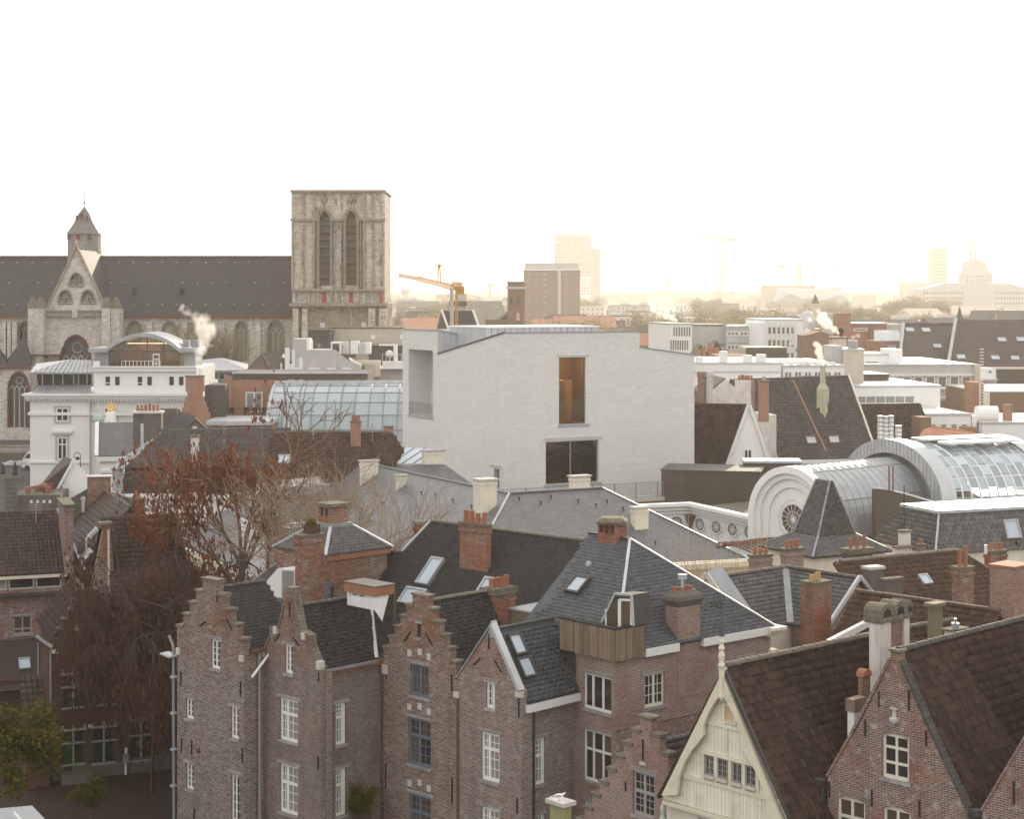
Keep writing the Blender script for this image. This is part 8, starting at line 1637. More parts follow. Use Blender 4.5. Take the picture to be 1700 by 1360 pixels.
# ================================================================ the church
Ch_ = Bld('gothic_church','big Gothic church with a long dark roof, gabled transept and small eight-sided crossing turret','church',0,330,0)
R = Ch_.R(); U = R.u; Z = lambda y,px=0: R.z(px,y)
def pointed(cx,w,y0,y1,n_=6,face=None):
    """pointed-arch outline in face coordinates from photo rows"""
    f_ = face or R; u0,u1 = f_.u(cx-w/2),f_.u(cx+w/2); zt = f_.z(cx,y0); zb = f_.z(cx,y1); W_ = u1-u0; sp = zt-W_*.85; sp = max(sp,zb+.1); m = (u0+u1)/2
    arcL = [(u0+(m-u0)*(1-math.cos(t*math.pi/2/n_)),sp+(zt-sp)*math.sin(t*math.pi/2/n_)) for t in range(n_+1)]
    return [(u0,zb),(u1,zb)]+[(2*m-u,z) for u,z in arcL]+[(u,z) for u,z in reversed(arcL[:-1])]
def gothic(B,f_,cx,w,y0,y1,gl='pane_goth',lights=3,trim='ch_red',depth=.8,name='window'):
    o = pointed(cx,w,y0,y1,face=f_); f_.holes.append(o); us = [p[0] for p in o]; u0,u1 = min(us),max(us); zt,zb = max(p[1] for p in o),min(p[1] for p in o); W_ = u1-u0; sp = zt-W_*.85
    g_ = B.part(name,MB().prism([f_.P(u,z,-depth+.02) for u,z in o],f_.N*-.05),MT[gl]); mb = MB(); w_ = min(.16,W_*.05)+.05
    for k in range(1,lights): u = u0+W_*k/lights; mb.bar(f_.P(u,zb,-depth+.1),f_.P(u,sp,-depth+.1),w_,.2,up=f_.N)
    for k in range(lights): a,b = u0+W_*k/lights,u0+W_*(k+1)/lights; m = (a+b)/2; mb.bar(f_.P(a,sp,-depth+.1),f_.P(m,sp+W_/lights*.8,-depth+.1),w_,.2,up=f_.N); mb.bar(f_.P(b,sp,-depth+.1),f_.P(m,sp+W_/lights*.8,-depth+.1),w_,.2,up=f_.N)
    cr = W_*.17; m = (u0+u1)/2; zc = sp+(zt-sp)*.52; mb.tube([f_.P(m+cr*math.cos(t),zc+cr*math.sin(t),-depth+.1) for t in [i*math.pi/6 for i in range(13)]],w_*.55,5)
    B.part('tracery',mb,MT['trac'],g_)
    pts = o[2:]; mb = MB(); mb.tube([f_.P(u,z+.0,.05) for u,z in [o[1]]+pts+[o[0]]],.22,5); B.part('hood_mould',mb,MT[trim],g_); return g_
MT['pane_goth'] = glassmat('leaded glass',(.30,.30,.17),rough=.3,var=.6); MT['pane_gd'] = glassmat('dark leaded glass',(.06,.04,.04),rough=.3)
# nave
ze = Z(524); zr = Ch_.hit('y',13,200,427).z; x0,x1 = U(-60),U(487)
for cx,w,y0,y1 in ((41,19,533,575),(223.5,26,533,600),(281,25,533,600),(340,24,533,600),(400.5,22,533,600),(457,27,532,600)): gothic(Ch_,R,cx,w,y0,y1,gl='pane_goth' if cx > 200 else 'pane_gd',trim='ch_trim')
wall(R,[(x0,0),(x1,0),(x1,ze),(x0,ze)],MT['ch_white'],depth=.8)
slab(Ch_,[(x0,-.6,ze),(x1,-.6,ze),(x1,13,zr),(x0,13,zr)],MT['ch_slate'],.3); slab(Ch_,[(x0,26,ze),(x1,26,ze),(x1,13,zr),(x0,13,zr)],MT['ch_slate'],.3)
Ch_.part('ridge_cap',MB().box(x0,x1,12.8,13.2,zr-.05,zr+.28),MT['slate_far']); Ch_.part('gutter',MB().box(x0,x1,-.95,-.61,ze-.35,ze+.05),MT['ch_red'])
pl = plane3((x0,-.6,ze),(x1,-.6,ze),(x0,13,zr))
mb = MB()
for row,y in enumerate((437,471,507)):
    for k in range(21):
        px = 6+k*24+(row % 2)*10
        if 100 < px < 172: continue
        p = Ch_.hitp(pl,px,y); mb.box(p.x-.14,p.x+.14,p.y-.5,p.y,p.z,p.z+.32)
Ch_.part('roof_vents',mb,MT['lead'],kind='stuff')
for px in (223,302): p = Ch_.hitp(pl,px,489); Ch_.part('roof_dormer',MB().prism([p+Vector((-.35,-.3,0)),p+Vector((.35,-.3,0)),p+Vector((.35,-.3,.9)),p+Vector((0,-.3,1.5)),p+Vector((-.35,-.3,.9))],(0,1.2,0)),MT['ch_slate'])
for px in (11,17,27,250,309,370,430): Ch_.part('buttress',MB().box(U(px)-.45,U(px)+.45,-1.3,-.002,0,ze-1.2),MT['ch_white'])
# transept
Tf = Face(Ch_,(0,-4)); tu,tz = Tf.u,lambda px,y: Tf.z(px,y)
A_ = [(tu(79.5),tz(80,508)),(tu(127),tz(127,411)),(tu(173.5),tz(173,507))]
def trefoil(cx,y0,y1):
    o = pointed(cx,24,y0,y1,face=Tf); Tf.holes.append(o); us = [p[0] for p in o]; m = sum(us)/len(us); zt,zb = max(p[1] for p in o),min(p[1] for p in o); h_ = zt-zb
    g_ = Ch_.part('window',MB().prism([Tf.P(u,z,-.7) for u,z in o],Tf.N*-.05),MT['pane_gd']); mb = MB()
    for dx,dz in ((0,.62),(-.27,.28),(.27,.28)):
        mb.tube([Tf.P(m+dx*h_+.2*h_*math.cos(t),zb+dz*h_+.17*h_*math.sin(t),-.6) for t in [i*math.pi/5 for i in range(11)]],.1,4)
        for t in range(4): a = t*math.pi/2+.4; mb.bar(Tf.P(m+dx*h_,zb+dz*h_,-.6),Tf.P(m+dx*h_+.2*h_*math.cos(a),zb+dz*h_+.17*h_*math.sin(a),-.6),.09,.1,up=Tf.N)
    Ch_.part('tracery',mb,MT['trac'],g_); mb = MB(); mb.tube([Tf.P(u,z,.05) for u,z in o+o[:1]],.2,5); Ch_.part('hood_mould',mb,MT['ch_trim'],g_)
for q in ((126.6,453,475),(108,481,503.5),(146,481,503.5)): trefoil(*q)
o = pointed(125.5,52,556,640,face=Tf); gothic(Ch_,Tf,125.5,50,557,640,gl='pane_gd',lights=4,trim='ch_red',depth=1.4)
wall(Tf,[(tu(50),0),(tu(201),0),(tu(201),tz(200,512)),A_[2],A_[1],A_[0],(tu(50),tz(50,512))],MT['ch_white'],depth=.9)
for a,b in ((A_[0],A_[1]),(A_[2],A_[1])): Ch_.part('gable_coping',MB().bar(Tf.P(*a,-.1),Tf.P(b[0],b[1]+.2,-.1),.9,.35),MT['ch_trim'])
for s_ in (0,2): pass
ra = Vector((tu(127),13,A_[1][1]-.2)); slab(Ch_,[Tf.P(*A_[2],-.3),Tf.P(A_[1][0],A_[1][1]-.2,-.3),(A_[1][0],16,A_[1][1]-.2),(A_[2][0],16,A_[2][1])],MT['ch_slate']); slab(Ch_,[Tf.P(*A_[0],-.3),Tf.P(A_[1][0],A_[1][1]-.2,-.3),(A_[1][0],16,A_[1][1]-.2),(A_[0][0],16,A_[0][1])],MT['ch_slate'])
Ch_.part('gable_cross',MB().bar(Tf.P(A_[1][0],A_[1][1]+.3,-.1),Tf.P(A_[1][0],A_[1][1]+1.6,-.1),.18).bar(Tf.P(A_[1][0]-.5,A_[1][1]+1.1,-.1),Tf.P(A_[1][0]+.5,A_[1][1]+1.1,-.1),.16),MT['trac'])
bl0,bl1 = tz(127,526),tz(127,515); Ch_.part('balustrade_rail',MB().box(tu(79),tu(173),-4.6,-4.01,bl1-.2,bl1),MT['ch_trim']); Ch_.part('balustrade_rail',MB().box(tu(79),tu(173),-4.6,-4.01,bl0,bl0+.2),MT['ch_trim'])
for k in range(21):
    px = 80.5+k*4.5; m = tu(px+2); Ch_.part('balustrade_ring',MB().tube([Vector((m+.2*math.cos(t),-4.4,(bl0+bl1)/2+.36*math.sin(t))) for t in [i*math.pi/4 for i in range(9)]],.07,4),MT['trac']) if not 118 < px < 126 else Ch_.part('balustrade_pier',MB().box(m-.25,m+.25,-4.65,-4.0,bl0-.2,bl1+.2),MT['ch_white'])
for a,b in ((50,63),(63.5,77),(173.5,187),(187.5,201)):
    out_ = 1.6 if a in (50,187.5) else 2.2; Ch_.part('stair_turret',MB().box(tu(a),tu(b),-4-out_,-2,0,tz(a,512)),MT['ch_white']); m = (tu(a)+tu(b))/2; w_ = (tu(b)-tu(a))/2+.15; z = tz(a,511)
    Ch_.part('turret_cap',MB().prism([(m-w_,-4.2-out_,z+.002),(m+w_,-4.2-out_,z+.002),(m+w_*.3,-3-out_*.5,z+2.0)],(0,2.5,0)) if False else MB().lathe((m,-4-out_/2,z+.002),[(w_*1.35,0),(w_*.5,1.8),(.1,2.0)],4),MT['cope'])
Ch_.part('string_course',MB().box(tu(50),tu(104),-6.4,-4,tz(60,590),tz(60,588)),MT['ch_red'])
Ch_.part('transept_roof_left',MB().prism([Ch_.hit('y',-2,51,504),Ch_.hit('y',-2,85,506),Ch_.hit('y',2,90,478),Ch_.hit('y',2,60,476)],(0,4,0)),MT['ch_slate'])
# crossing turret
cx = Ch_.hit('y',13,140,420).x; rt = (Ch_.hit('y',13,165.5,420).x-Ch_.hit('y',13,114,420).x)/2; zt = Ch_.hit('y',10,140,388).z; za = Ch_.hit('y',13,140,343).z; zb = Ch_.hit('y',13,140,520).z
def octo(r_,n_=8): return [(r_/math.cos(math.pi/8),0)]
mb = MB().lathe((0,0,0),[(rt*1.06,zb),(rt*1.06,zt)],8); mb.v = [(cx+x*math.cos(math.pi/8)-y*math.sin(math.pi/8),13+x*math.sin(math.pi/8)+y*math.cos(math.pi/8),z) for x,y,z in mb.v]; Ch_.part('crossing_turret',mb,stone('turret slate-stone',(.34,.31,.28),1,.6))
H_ = za-zt; mb = MB().lathe((0,0,0),[(rt*1.16,zt+.01),(rt*.92,zt+H_*.18),(rt*.62,zt+H_*.45),(rt*.42,zt+H_*.7),(.08,za)],8); mb.v = [(cx+x*math.cos(math.pi/8)-y*math.sin(math.pi/8),13+x*math.sin(math.pi/8)+y*math.cos(math.pi/8),z) for x,y,z in mb.v]; tr_o = Ch_.part('turret_roof',mb,tilemat('turret slates',(.17,.15,.14),(.23,.21,.19),(.3,.27,.2),.3,rows=(.5,.35)))
Ch_.part('finial',MB().cyl((cx,13,za-.1),.06,2.9,6).cyl((cx,13,za+.6),.2,.3,8).cyl((cx,13,za+2.7),.12,.2,6),MT['iron'],tr_o)
for dx,dz,w_ in ((-.2,.68,.5),(-1.1,.6,.3),(1.0,.6,.3)): Ch_.part('turret_dormer',MB().box(cx+dx-w_/2,cx+dx+w_/2,13-rt*.55,13,zt+H_*dz-.6,zt+H_*dz+.35),MT['ch_red'],tr_o)
for dx in (-2.2,-.5,1.7): Ch_.part('turret_opening',MB().box(cx+dx-.3,cx+dx+.3,13-rt*1.06-.02,13-rt*.9,zt-1.1,zt-.15),MT['ch_red'])
# low chapels at the far left
Cf = Face(Ch_,(0,-14)); o = gothic(Ch_,Cf,31,34,618,710,gl='pane_gd',lights=4,trim='ch_red',depth=.7); wall(Cf,[(Cf.u(-30),0),(Cf.u(50),0),(Cf.u(50),Cf.z(20,611)),(Cf.u(-30),Cf.z(20,611))],MT['ch_white'],depth=.7)
Ch_.part('wall',MB().box(Cf.u(-30),Cf.u(50),-13.2,-4,0,Cf.z(20,611)),MT['ch_white']); Ch_.part('gutter',MB().box(Cf.u(-30),Cf.u(51),-14.6,-14.01,Cf.z(20,612),Cf.z(20,609)),MT['ch_red'])
for a,m,b,yt in ((10,41,52,557),(-34,-6,13,570)): q = [Ch_.hit('y',-14,a,609),Ch_.hit('y',-14,b,609),Ch_.hit('y',-6,b+2,600),Ch_.hit('y',-6,a,600)]; ap = Ch_.hit('y',-9,m,yt); [Ch_.part('chapel_roof',MB().face([q[i],q[(i+1) % 4],ap]),MT['ch_slate']) for i in range(4)]
Ch_.part('wall',MB().box(U(-60),U(520),.8,25,0,ze-.4),MT['ch_white'])
# ---- tower
Tw = Bld('church_bell_tower','massive square unfinished stone bell tower with two tall louvred openings','tower',485,326,0)
R = Tw.R(); U = R.u; Z = lambda y,px=560: R.z(px,y); D = U(638)
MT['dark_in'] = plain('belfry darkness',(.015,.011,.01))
wins = []
for cx in (538.5,582.7):
    o = pointed(cx,24,347,474,face=R); R.holes.append(o); wins.append(o)
wall(R,[(0,Z(505)),(D,Z(505)),(D,Z(318)),(0,Z(318))],MT['ch_stone'],depth=1.3)
Tw.part('shaft',MB().box(0,D,1.32,D,Z(505),Z(318)-.1),MT['ch_stone']); Tw.part('lower_shaft',MB().box(U(487.5),U(641),-.6,D,0,Z(505)),stone('tower base stone',(.34,.29,.23),1,.8,(.14,.09,.06)))
for o in wins:
    us = [p[0] for p in o]; u0,u1 = min(us),max(us); zt,zb = max(p[1] for p in o),min(p[1] for p in o)
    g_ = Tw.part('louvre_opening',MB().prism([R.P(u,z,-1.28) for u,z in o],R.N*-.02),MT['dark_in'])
    for k in range(9): z = zb+(zt-zb-1.6)*k/9; Tw.part('louvre',MB().prism([R.P(u0+.35,z,-.5),R.P(u1-.35,z,-.5),R.P(u1-.35,z+1.25,-1.2),R.P(u0+.35,z+1.25,-1.2)],(0,0,.08)),MT['louver'],g_)
    mb = MB(); mb.tube([R.P(u,z,.12) for u,z in [o[1]]+o[2:]+[o[0]]],.26,6); Tw.part('hood_mould',mb,MT['ch_trim'],g_); mb = MB(); mb.tube([R.P(u+(.18 if u < (u0+u1)/2 else -.18),z-.2,-.35) for u,z in [o[1]]+o[2:]+[o[0]]],.2,6); Tw.part('jamb_mould',mb,MT['trac'],g_)
    m = (u0+u1)/2; Tw.part('finial',MB().lathe(R.P(m,zt,.25),[(.12,0),(.14,.9),(.6,1.5),(.65,2.0),(.2,2.2),(.15,2.7),(.05,3.0)],8),MT['ch_trim'],g_)
def tb(px0,px1,y0,y1,w,mat='ch_stone',name='buttress'): mb = MB(); fbox(mb,R,U(px0),U(px1),Z(y1),Z(y0),.002,w); return Tw.part(name,mb,MT[mat])
for a,b,w in ((484.5,489,.8),(489,503,.55),(503,506,.8),(506,523,.35),(519.5,523.5,.7),(603,607,.7),(607,619,.3),(619,622,.7),(622,634,.5),(634,639.5,.85),(556,566,.3)):
    tb(a,b,320,363,w); tb(a,b,367,480,w)
for a in (487,504.5,521,527,555.5,567,571,595,599,605,620.5,635): tb(a,a+1.3,369,479,1.0,'ch_trim','shaft_rib')
for a in (504.5,521,605,620.5): tb(a,a+1.2,322,362,.95,'ch_trim','shaft_rib')
for a,b,y0,y1 in ((508,518,325,361),(508,518,371,476),(608.5,617,325,361),(608.5,617,371,476)): mb = MB(); fbox(mb,R,U(a),U(b),Z(y1),Z(y0),.36,.40); Tw.part('blind_panel',mb,MT['ch_white'])
for y0,y1,w,px0,px1 in ((363,367,1.1,483,640.5),(480,483,1.1,484,639.5),(503,508,2.0,482,645),(508,511,1.4,484,643),(315.5,319.5,1.1,483,640.5)):
    parts_ = [(px0,527),(551,570),(595,px1)] if y0 == 363 else [(px0,px1)]
    for a,b in parts_: tb(a,b,y0,y1,w,'ch_trim','cornice')
for a,b in ((535,542),(579.5,586),(631,635)): mb = MB(); fbox(mb,R,U(a),U(b),Z(502.5),Z(485.5),.01,.95 if a > 630 else .12); Tw.part('shutter',mb,MT['ch_red'] if False else plain('red shutter',(.34,.07,.04)))
for a in (489,512,527,549,557,568,593,603,617): tb(a,a+2.2,484,503,.6,'ch_stone','pilaster')
for a in (490,502,517,541,560,579,600,614,624,636): tb(a,a+4,511,516,1.2,'ch_trim','corbel');
for a,b in ((487.5,497),(503,512),(612,624),(630,641)): mb = MB(); fbox(mb,R,U(a),U(b),0,Z(512),.6,1.5); Tw.part('lower_buttress',mb,MT['ch_stone'])
mb = MB(); mb.cyl(R.P(U(584),8,.8),.12,Z(514)-8,6); Tw.part('downpipe',mb,MT['trac']); Tw.part('wind_vane',MB().cyl((U(554),6,Z(317)),.04,1.4,5),MT['iron'])
Tw.part('parapet',MB().box(-.2,D+.25,-.3,D,Z(318)-.09,Z(316)),MT['ch_trim'])
# square below the church: steps, balustrade, planting
SQ = Bld('stone_footbridge_balustrade','dark stone balustrade and ramp beside the church at the left edge','balustrade',-30,268,0); R = SQ.R(); SQ.part('ramp',MB().box(-4,R.u(51),0,6,0,R.z(20,752)),MT['conc_d']);
for k in range(16): SQ.part('baluster',MB().lathe((R.u(-6+k*3.6),.2,R.z(20,752)),[(.14,0),(.2,.4),(.1,.9)],6),MT['trac'])
SQ.part('handrail',MB().box(-4,R.u(51),.0,.4,R.z(20,752)+.9,R.z(20,752)+1.15),MT['ch_trim'])
for i,(px,w) in enumerate(((18,10),(33,9))): Pz = Bld('outdoor_cafe_umbrella',['low open cafe umbrella left of the folded parasol','pale open cafe umbrella right of the folded parasol'][i],'umbrella',px,250,0,'open cafe umbrellas on the square'); Pz.part('pole',MB().cyl((0,0,0),.04,2.3,6),MT['zinc']); Pz.part('canopy',MB().lathe((0,0,2.0),[(1.3,0),(.7,.35),(.05,.6)],8),MT['lead'])
# ================================================================ far city
def far(name,label,cat,px0,px1,pyt,Y,mat,dep=12,th=0,group=None,cap=None):
    B = Bld(name,label,cat,px0,Y,th,group); R,x1,y1,zt = boxb(B,px1,pyt,dep,mat,cap=cap); return B,R,x1,y1,zt
def gridwin(B,R,px0,px1,py0,py1,nc,nr,fx=.6,fy=.55,gl='pane_far',skip=0,fr=None):
    for j in range(nr):
        for i in range(nc):
            if skip and rng.random() < skip: continue
            a = px0+(px1-px0)*(i+.5-fx/2)/nc; b = px0+(px1-px0)*(i+.5+fx/2)/nc; c_ = py0+(py1-py0)*(j+.5-fy/2)/nr; d = py0+(py1-py0)*(j+.5+fy/2)/nr
            mb = MB(); fbox(mb,R,R.u(a),R.u(b),R.z(a,d),R.z(a,c_),.003,.06); B.part('window',mb,MT[gl])
# modern blocks at 270-420 m, right
B,R,x1,y1,zt = far('white_grid_office','small white office with close vertical window bays, right behind the museum block','building',1115,1149,539,330,'render_w',20,8,cap='conc'); gridwin(B,R,1117,1147,541,560,7,1,.55,.8); gridwin(B,R,1112,1143,563,583,8,1,.55,.8)
B,R,x1,y1,zt = far('stained_concrete_office','stained blank concrete wing beside the white office','building',1149.5,1206,541,335,'conc',16,0,cap='brown_clad'); gridwin(B,R,1192,1206,568,577,4,1)
B,R,x1,y1,zt = far('banded_office','office with pale blue spandrels between bands of windows','building',1206,1271,543,332,'render_g',16,0,cap='zinc_l')
for y0,y1_ in ((550,558),(572,581)): wrow(R,1207,1270,y0,y1_,3,.94,gl='pane_far',fw=.2,mull=2)
for y0,y1_ in ((560,569),(583,592)): mb = MB(); fbox(mb,R,R.u(1206),R.u(1270),R.z(1206,y1_),R.z(1206,y0),0,.15); B.part('spandrel',mb,MT['zinc_l'])
B,R,x1,y1,zt = far('tall_white_grid_office','tallest white gridded office block with blue-grey spandrels','building',1271,1333,532,325,'render_w',18,4,cap='zinc_l'); gridwin(B,R,1273,1318,538,602,6,3,.72,.5); gridwin(B,R,1320,1333,560,602,3,3,.5,.4)
for k in range(7): u = R.u(1272.5+k*7.6); B.part('mullion',MB().box(u,u+.25,-.35,-.002,4,zt-.3),MT['white'])
B.part('left_attic',MB().box(R.u(1256),-.001,.3,10,zt-6,zt-.4),MT['render_w'])
Dm = Bld('zinc_dome','small pale metal dome among steam plumes','dome',1340,350,0); R = Dm.R(); zb = R.z(1340,531); rr = R.u(1353); Dm.part('dome',MB().lathe((0,0,0),[(rr,0),(rr,zb),(rr*.92,zb+rr*.5),(rr*.6,zb+rr*.95),(rr*.15,zb+rr*1.15),(.1,zb+rr*1.3)],18),MT['zinc_l'],smooth=True)
B,R,x1,y1,zt = far('brick_block_tower','plain square orange brick stair tower behind the steam','tower',1383,1413,520,330,'brick_org',8); B.part('pale_side',MB().box(-.5,-.002,-.2,8,0,zt),MT['render_g'])
BB = Bld('brown_brick_gable_end','wide brown brick gable end below the steam','building',1333,300,0); R = BB.R(); wall(R,[R.h(*p) for p in ((1333,620),(1388,620),(1388,560),(1372,553),(1362,550),(1345,555),(1333,557))],MT['brick_far'],thick=6); wall(Face(BB,(0,8)),[R.h(*p) for p in ((1320,575),(1352,545),(1360,552),(1340,575))],MT['render_w'])
BC = Bld('pale_chimney_stack','pale square chimney topped by a dark cowl giving off steam','chimney',1382,280,0); R = BC.R(); BC.part('stack',MB().box(0,R.u(1405),0,3,0,R.z(1390,562)),MT['greywall']); BC.part('cap',MB().box(-.2,R.u(1407),-.2,3.2,R.z(1390,562)+.002,R.z(1390,559.5)),MT['brown_clad']); BC.part('cowl',MB().lathe((R.u(1399),1.2,R.z(1399,559)),[(.35,0),(.3,.6),(.45,.8),(.4,1.2),(.1,1.4)],10),MT['iron'])
B,R,x1,y1,zt = far('orange_band_building','flat orange brick building with brown strip windows','building',1414,1472,538,340,'brick_org',12,cap='zinc_l'); swpx(R,1417,1441,545,550,gl='pane_far',fw=.15); B.part('roof_box',MB().box(R.u(1443),R.u(1453),-.5,2,10,R.z(1445,540)),MT['brick_far'])
B,R,x1,y1,zt = far('glasshouse_building','building with a pale lean-to metal roof','building',1454,1499,566,310,'brick_org',8); slab(B,[R.P(-.3,zt),R.P(x1,zt),R.P(x1,zt+1.8,-4),R.P(.5,zt+1.8,-4)],MT['zinc_l']); wrow(R,1474,1488,574,580,2,.8,gl='pane_c',fw=.12)
B,R,x1,y1,zt = far('grey_roof_block','plain grey block beside the brown roofed block','building',1471,1499,538,345,'render_g',8)
# church-like group behind the museum block
SB = Bld('stone_column_and_slate_roofs','steep dark slate roofs around a square lantern, behind the yellow crane','building',722,400,0); R = SB.R()
SB.part('left_gable',MB().prism([R.P(*R.h(*p)) for p in ((721,560),(733,515),(748,560))],(0,.6,0)),MT['slate_far']); SB.part('main_roof',MB().prism([R.P(*R.h(*p),-1) for p in ((735,560),(734,516),(785,516),(797,560))],(0,12,0)),MT['ch_slate'])
for a,b in (((733,514),(747,552)),((785,514),(797,548))): SB.part('coping',MB().bar(R.P(*R.h(*a),.2),R.P(*R.h(*b),.2),.5),MT['render_w'])
SB.part('lantern',MB().box(R.u(755),R.u(774),2,6,5,R.z(760,488)),MT['greywall']); SB.part('lantern_balcony',MB().box(R.u(745),R.u(775),1.5,6.5,R.z(760,508),R.z(760,500)),MT['brown_clad']); SB.part('wall',MB().box(0,R.u(797),1,10,0,R.z(740,558)),MT['greywall'])
BA = Bld('weathered_nave_roof','long pale weathered hall roof sloping down to the left of the brick tower','church',775,450,8); R = BA.R(); ze = R.z(800,541); q = [R.P(-1,ze),R.P(R.u(845),ze),R.P(R.u(845),R.z(845,500),-14),R.P(R.u(781),R.z(781,500),-14)]; slab(BA,q,tilemat('pale weathered tiles',(.2,.17,.13),(.27,.23,.18),(.4,.36,.28),.5,rows=(.6,.5))); BA.part('wall',MB().box(0,R.u(850),.5,20,0,ze),MT['brick_far']); BA.part('side_chapel',MB().box(R.u(806),R.u(848),-6,.4,0,R.z(820,530)),MT['brick_far']); BA.part('chapel_roof',MB().prism([(R.u(825),-6,R.z(820,530)+.01),(R.u(848),-6,R.z(820,530)+.01),(R.u(848),-6,R.z(845,512))],(0,6,0)),MT['tile_far'])
B,R,x1,y1,zt = far('square_brick_church_tower','slim square brown brick tower with a flat cornice, left of the apartment block','tower',842.5,871,480,440,'brick_far',4.3)
B.part('cornice',MB().box(-.4,x1+.4,-.4,4.7,zt-.05+.06,zt+.6),MT['conc']); B.part('top_storey',MB().box(0,x1,.0,4.2,zt+.61,R.z(850,469)),MT['brick_far']); B.part('cornice',MB().box(-.4,x1+.4,-.4,4.6,R.z(850,469)+.002,R.z(850,467)),MT['conc']); gridwin(B,R,844,870,471,475,3,1,.5,.7)
for a in (849,860): mb = MB(); o = pointed(a,4.5,492,506,face=R); mb.prism([R.P(u,z,.01) for u,z in o],R.N*.1); B.part('belfry_opening',mb,MT['louver'])
o = pointed(860,5,519,532,face=R); B.part('door_arch',MB().prism([R.P(u,z,.01) for u,z in o],R.N*.1),MT['greywall'])
B,R,x1,y1,zt = far('brown_apartment_block','broad brown brick apartment block with a white flat attic','building',870,963,449,950,'brick_far',26); B.part('attic',MB().box(.5,x1-.5,.5,20,zt+.5,R.z(880,437)),MT['conc']); B.part('roof_slab',MB().box(-1,x1+1,-1,22,zt+.002,zt+.5),MT['render_w']); B.part('stair_strip',MB().box(R.u(926),R.u(931),-.5,-.01,0,R.z(930,438)),MT['greywall'])
for px,w in ((876,3),(890,3),(902,6),(938,3.5),(939,0)):
    if w: gridwin(B,R,px,px+w,450,527,1,8,.9,.35,'pane_c')
B,R,x1,y1,zt = far('pale_tower_block','tall pale residential tower fading into the haze','tower',920.6,982,390,2500,'greywall',30); B.part('roof_edge',MB().box(-.3,x1+.3,-.3,30,zt+.002,zt+.8),MT['conc']); gridwin(B,R,922,981,394,480,12,17,.5,.4,'pane_far',skip=.45)
B.part('side_tower',MB().box(x1+.002,R.u(997),1,26,0,R.z(990,412)),MT['greywall']); gridwin(B,R,983,996,415,480,3,13,.6,.4,'pane_c',skip=.2)
B,R,x1,y1,zt = far('slim_white_block','slim white block in front of the pale tower','building',963,980,459,2300,'render_w',16); gridwin(B,R,964,979,462,490,3,6,.6,.4)
# right horizon landmarks
B,R,x1,y1,zt = far('flat_topped_far_tower','plain flat-topped tower on the right horizon','tower',1549,1572.5,412,2400,'greywall',30); B.part('annex',MB().box(R.u(1500),-.01,4,30,0,R.z(1510,469)),MT['greywall']); gridwin(B,R,1550,1572,414,470,5,10,.6,.4)
BT2 = Bld('stepped_spire_tower','stepped square tower with a lattice mast on the right horizon','tower',1601,1850,0)
R = BT2.R(); BT2.root['label'] = 'stepped square tower crowned by a lattice mast and needle on the right horizon'
for a,b,y0,y1_,d in ((1601,1648,453,520,0),(1605,1643,445,453,2),(1606.5,1640,434.5,445,3),(1614,1632,431,434.5,6)): BT2.part('tower_stage',MB().box(R.u(a),R.u(b),d,24-d,R.z(1620,y1_)+.003 if y1_ < 520 else 0,R.z(1620,y0)),MT['conc'])
mb = MB(); zt = R.z(1620,431); zz = R.z(1620,414); m = R.u(1620.5); q_ = 1.65
for k in range(4): a = k*math.pi/2+.78; mb.bar((m+q_*2.6*math.cos(a),12+2.6*math.sin(a),zt),(m+q_*1.6*math.cos(a),12+1.6*math.sin(a),zz),1.0)
for k in range(5): z = zt+(zz-zt)*k/5; mb.box(m-q_*2.3,m+q_*2.3,11,12,z,z+1)
mb.cyl((m,12,zz),1.4,R.z(1620,396)-zz,6,.8).cyl((m,12,R.z(1620,396)),.3,R.z(1620,370)-R.z(1620,396),5,.4); BT2.part('lattice_mast',mb,MT['greywall']); gridwin(BT2,R,1603,1647,456,508,8,9,.4,.5)
CR = Bld('curved_roof_hall','long hall with a swooping curved roof left of the stepped tower','building',1529,1650,0); R = CR.R(); pts = [(1529,515),(1700,515),(1760,490),(1700,478),(1680,471),(1649,470),(1601,470),(1572,470),(1555,474),(1540,478),(1529,480)]; CR.part('hall',MB().prism([R.P(*R.h(*p)) for p in pts],(0,30,0)),MT['conc']); gridwin(CR,R,1532,1600,482,508,14,3,.6,.5); gridwin(CR,R,1650,1700,482,508,10,3,.6,.5)
FH = Bld('faceted_hall','low faceted blue-grey hall with pale folded ridges near the horizon','building',1287,1900,0); R = FH.R()
fp = {k: R.P(*R.h(*v),w) for k,(v,w) in dict(a=((1286,500),0),b=((1296,477),-6),c=((1310,487),3),d=((1352,480),-10),e=((1400,475),-8),f=((1416,502),0),g=((1355,502),6),h=((1395,488),2)).items()}
for tri in ('abc','acg','cbd','cdg','ghd','gfh','hed','hfe'): FH.part('roof_facet',MB().face([fp[k] for k in tri]),MT['zinc'])
for e_ in ('ab','bc','ac','cg','cd','gh','hd','he','hf'): FH.part('ridge',MB().bar(fp[e_[0]],fp[e_[1]],.5),MT['white'])
FH.part('base',MB().box(R.u(1286),R.u(1416),1,30,0,R.z(1300,500)),MT['zinc']); FH.part('timber_grid',MB().box(R.u(1276),R.u(1363),34,60,0,FH.hit('y',34,1300,473).z),MT['greywall'])
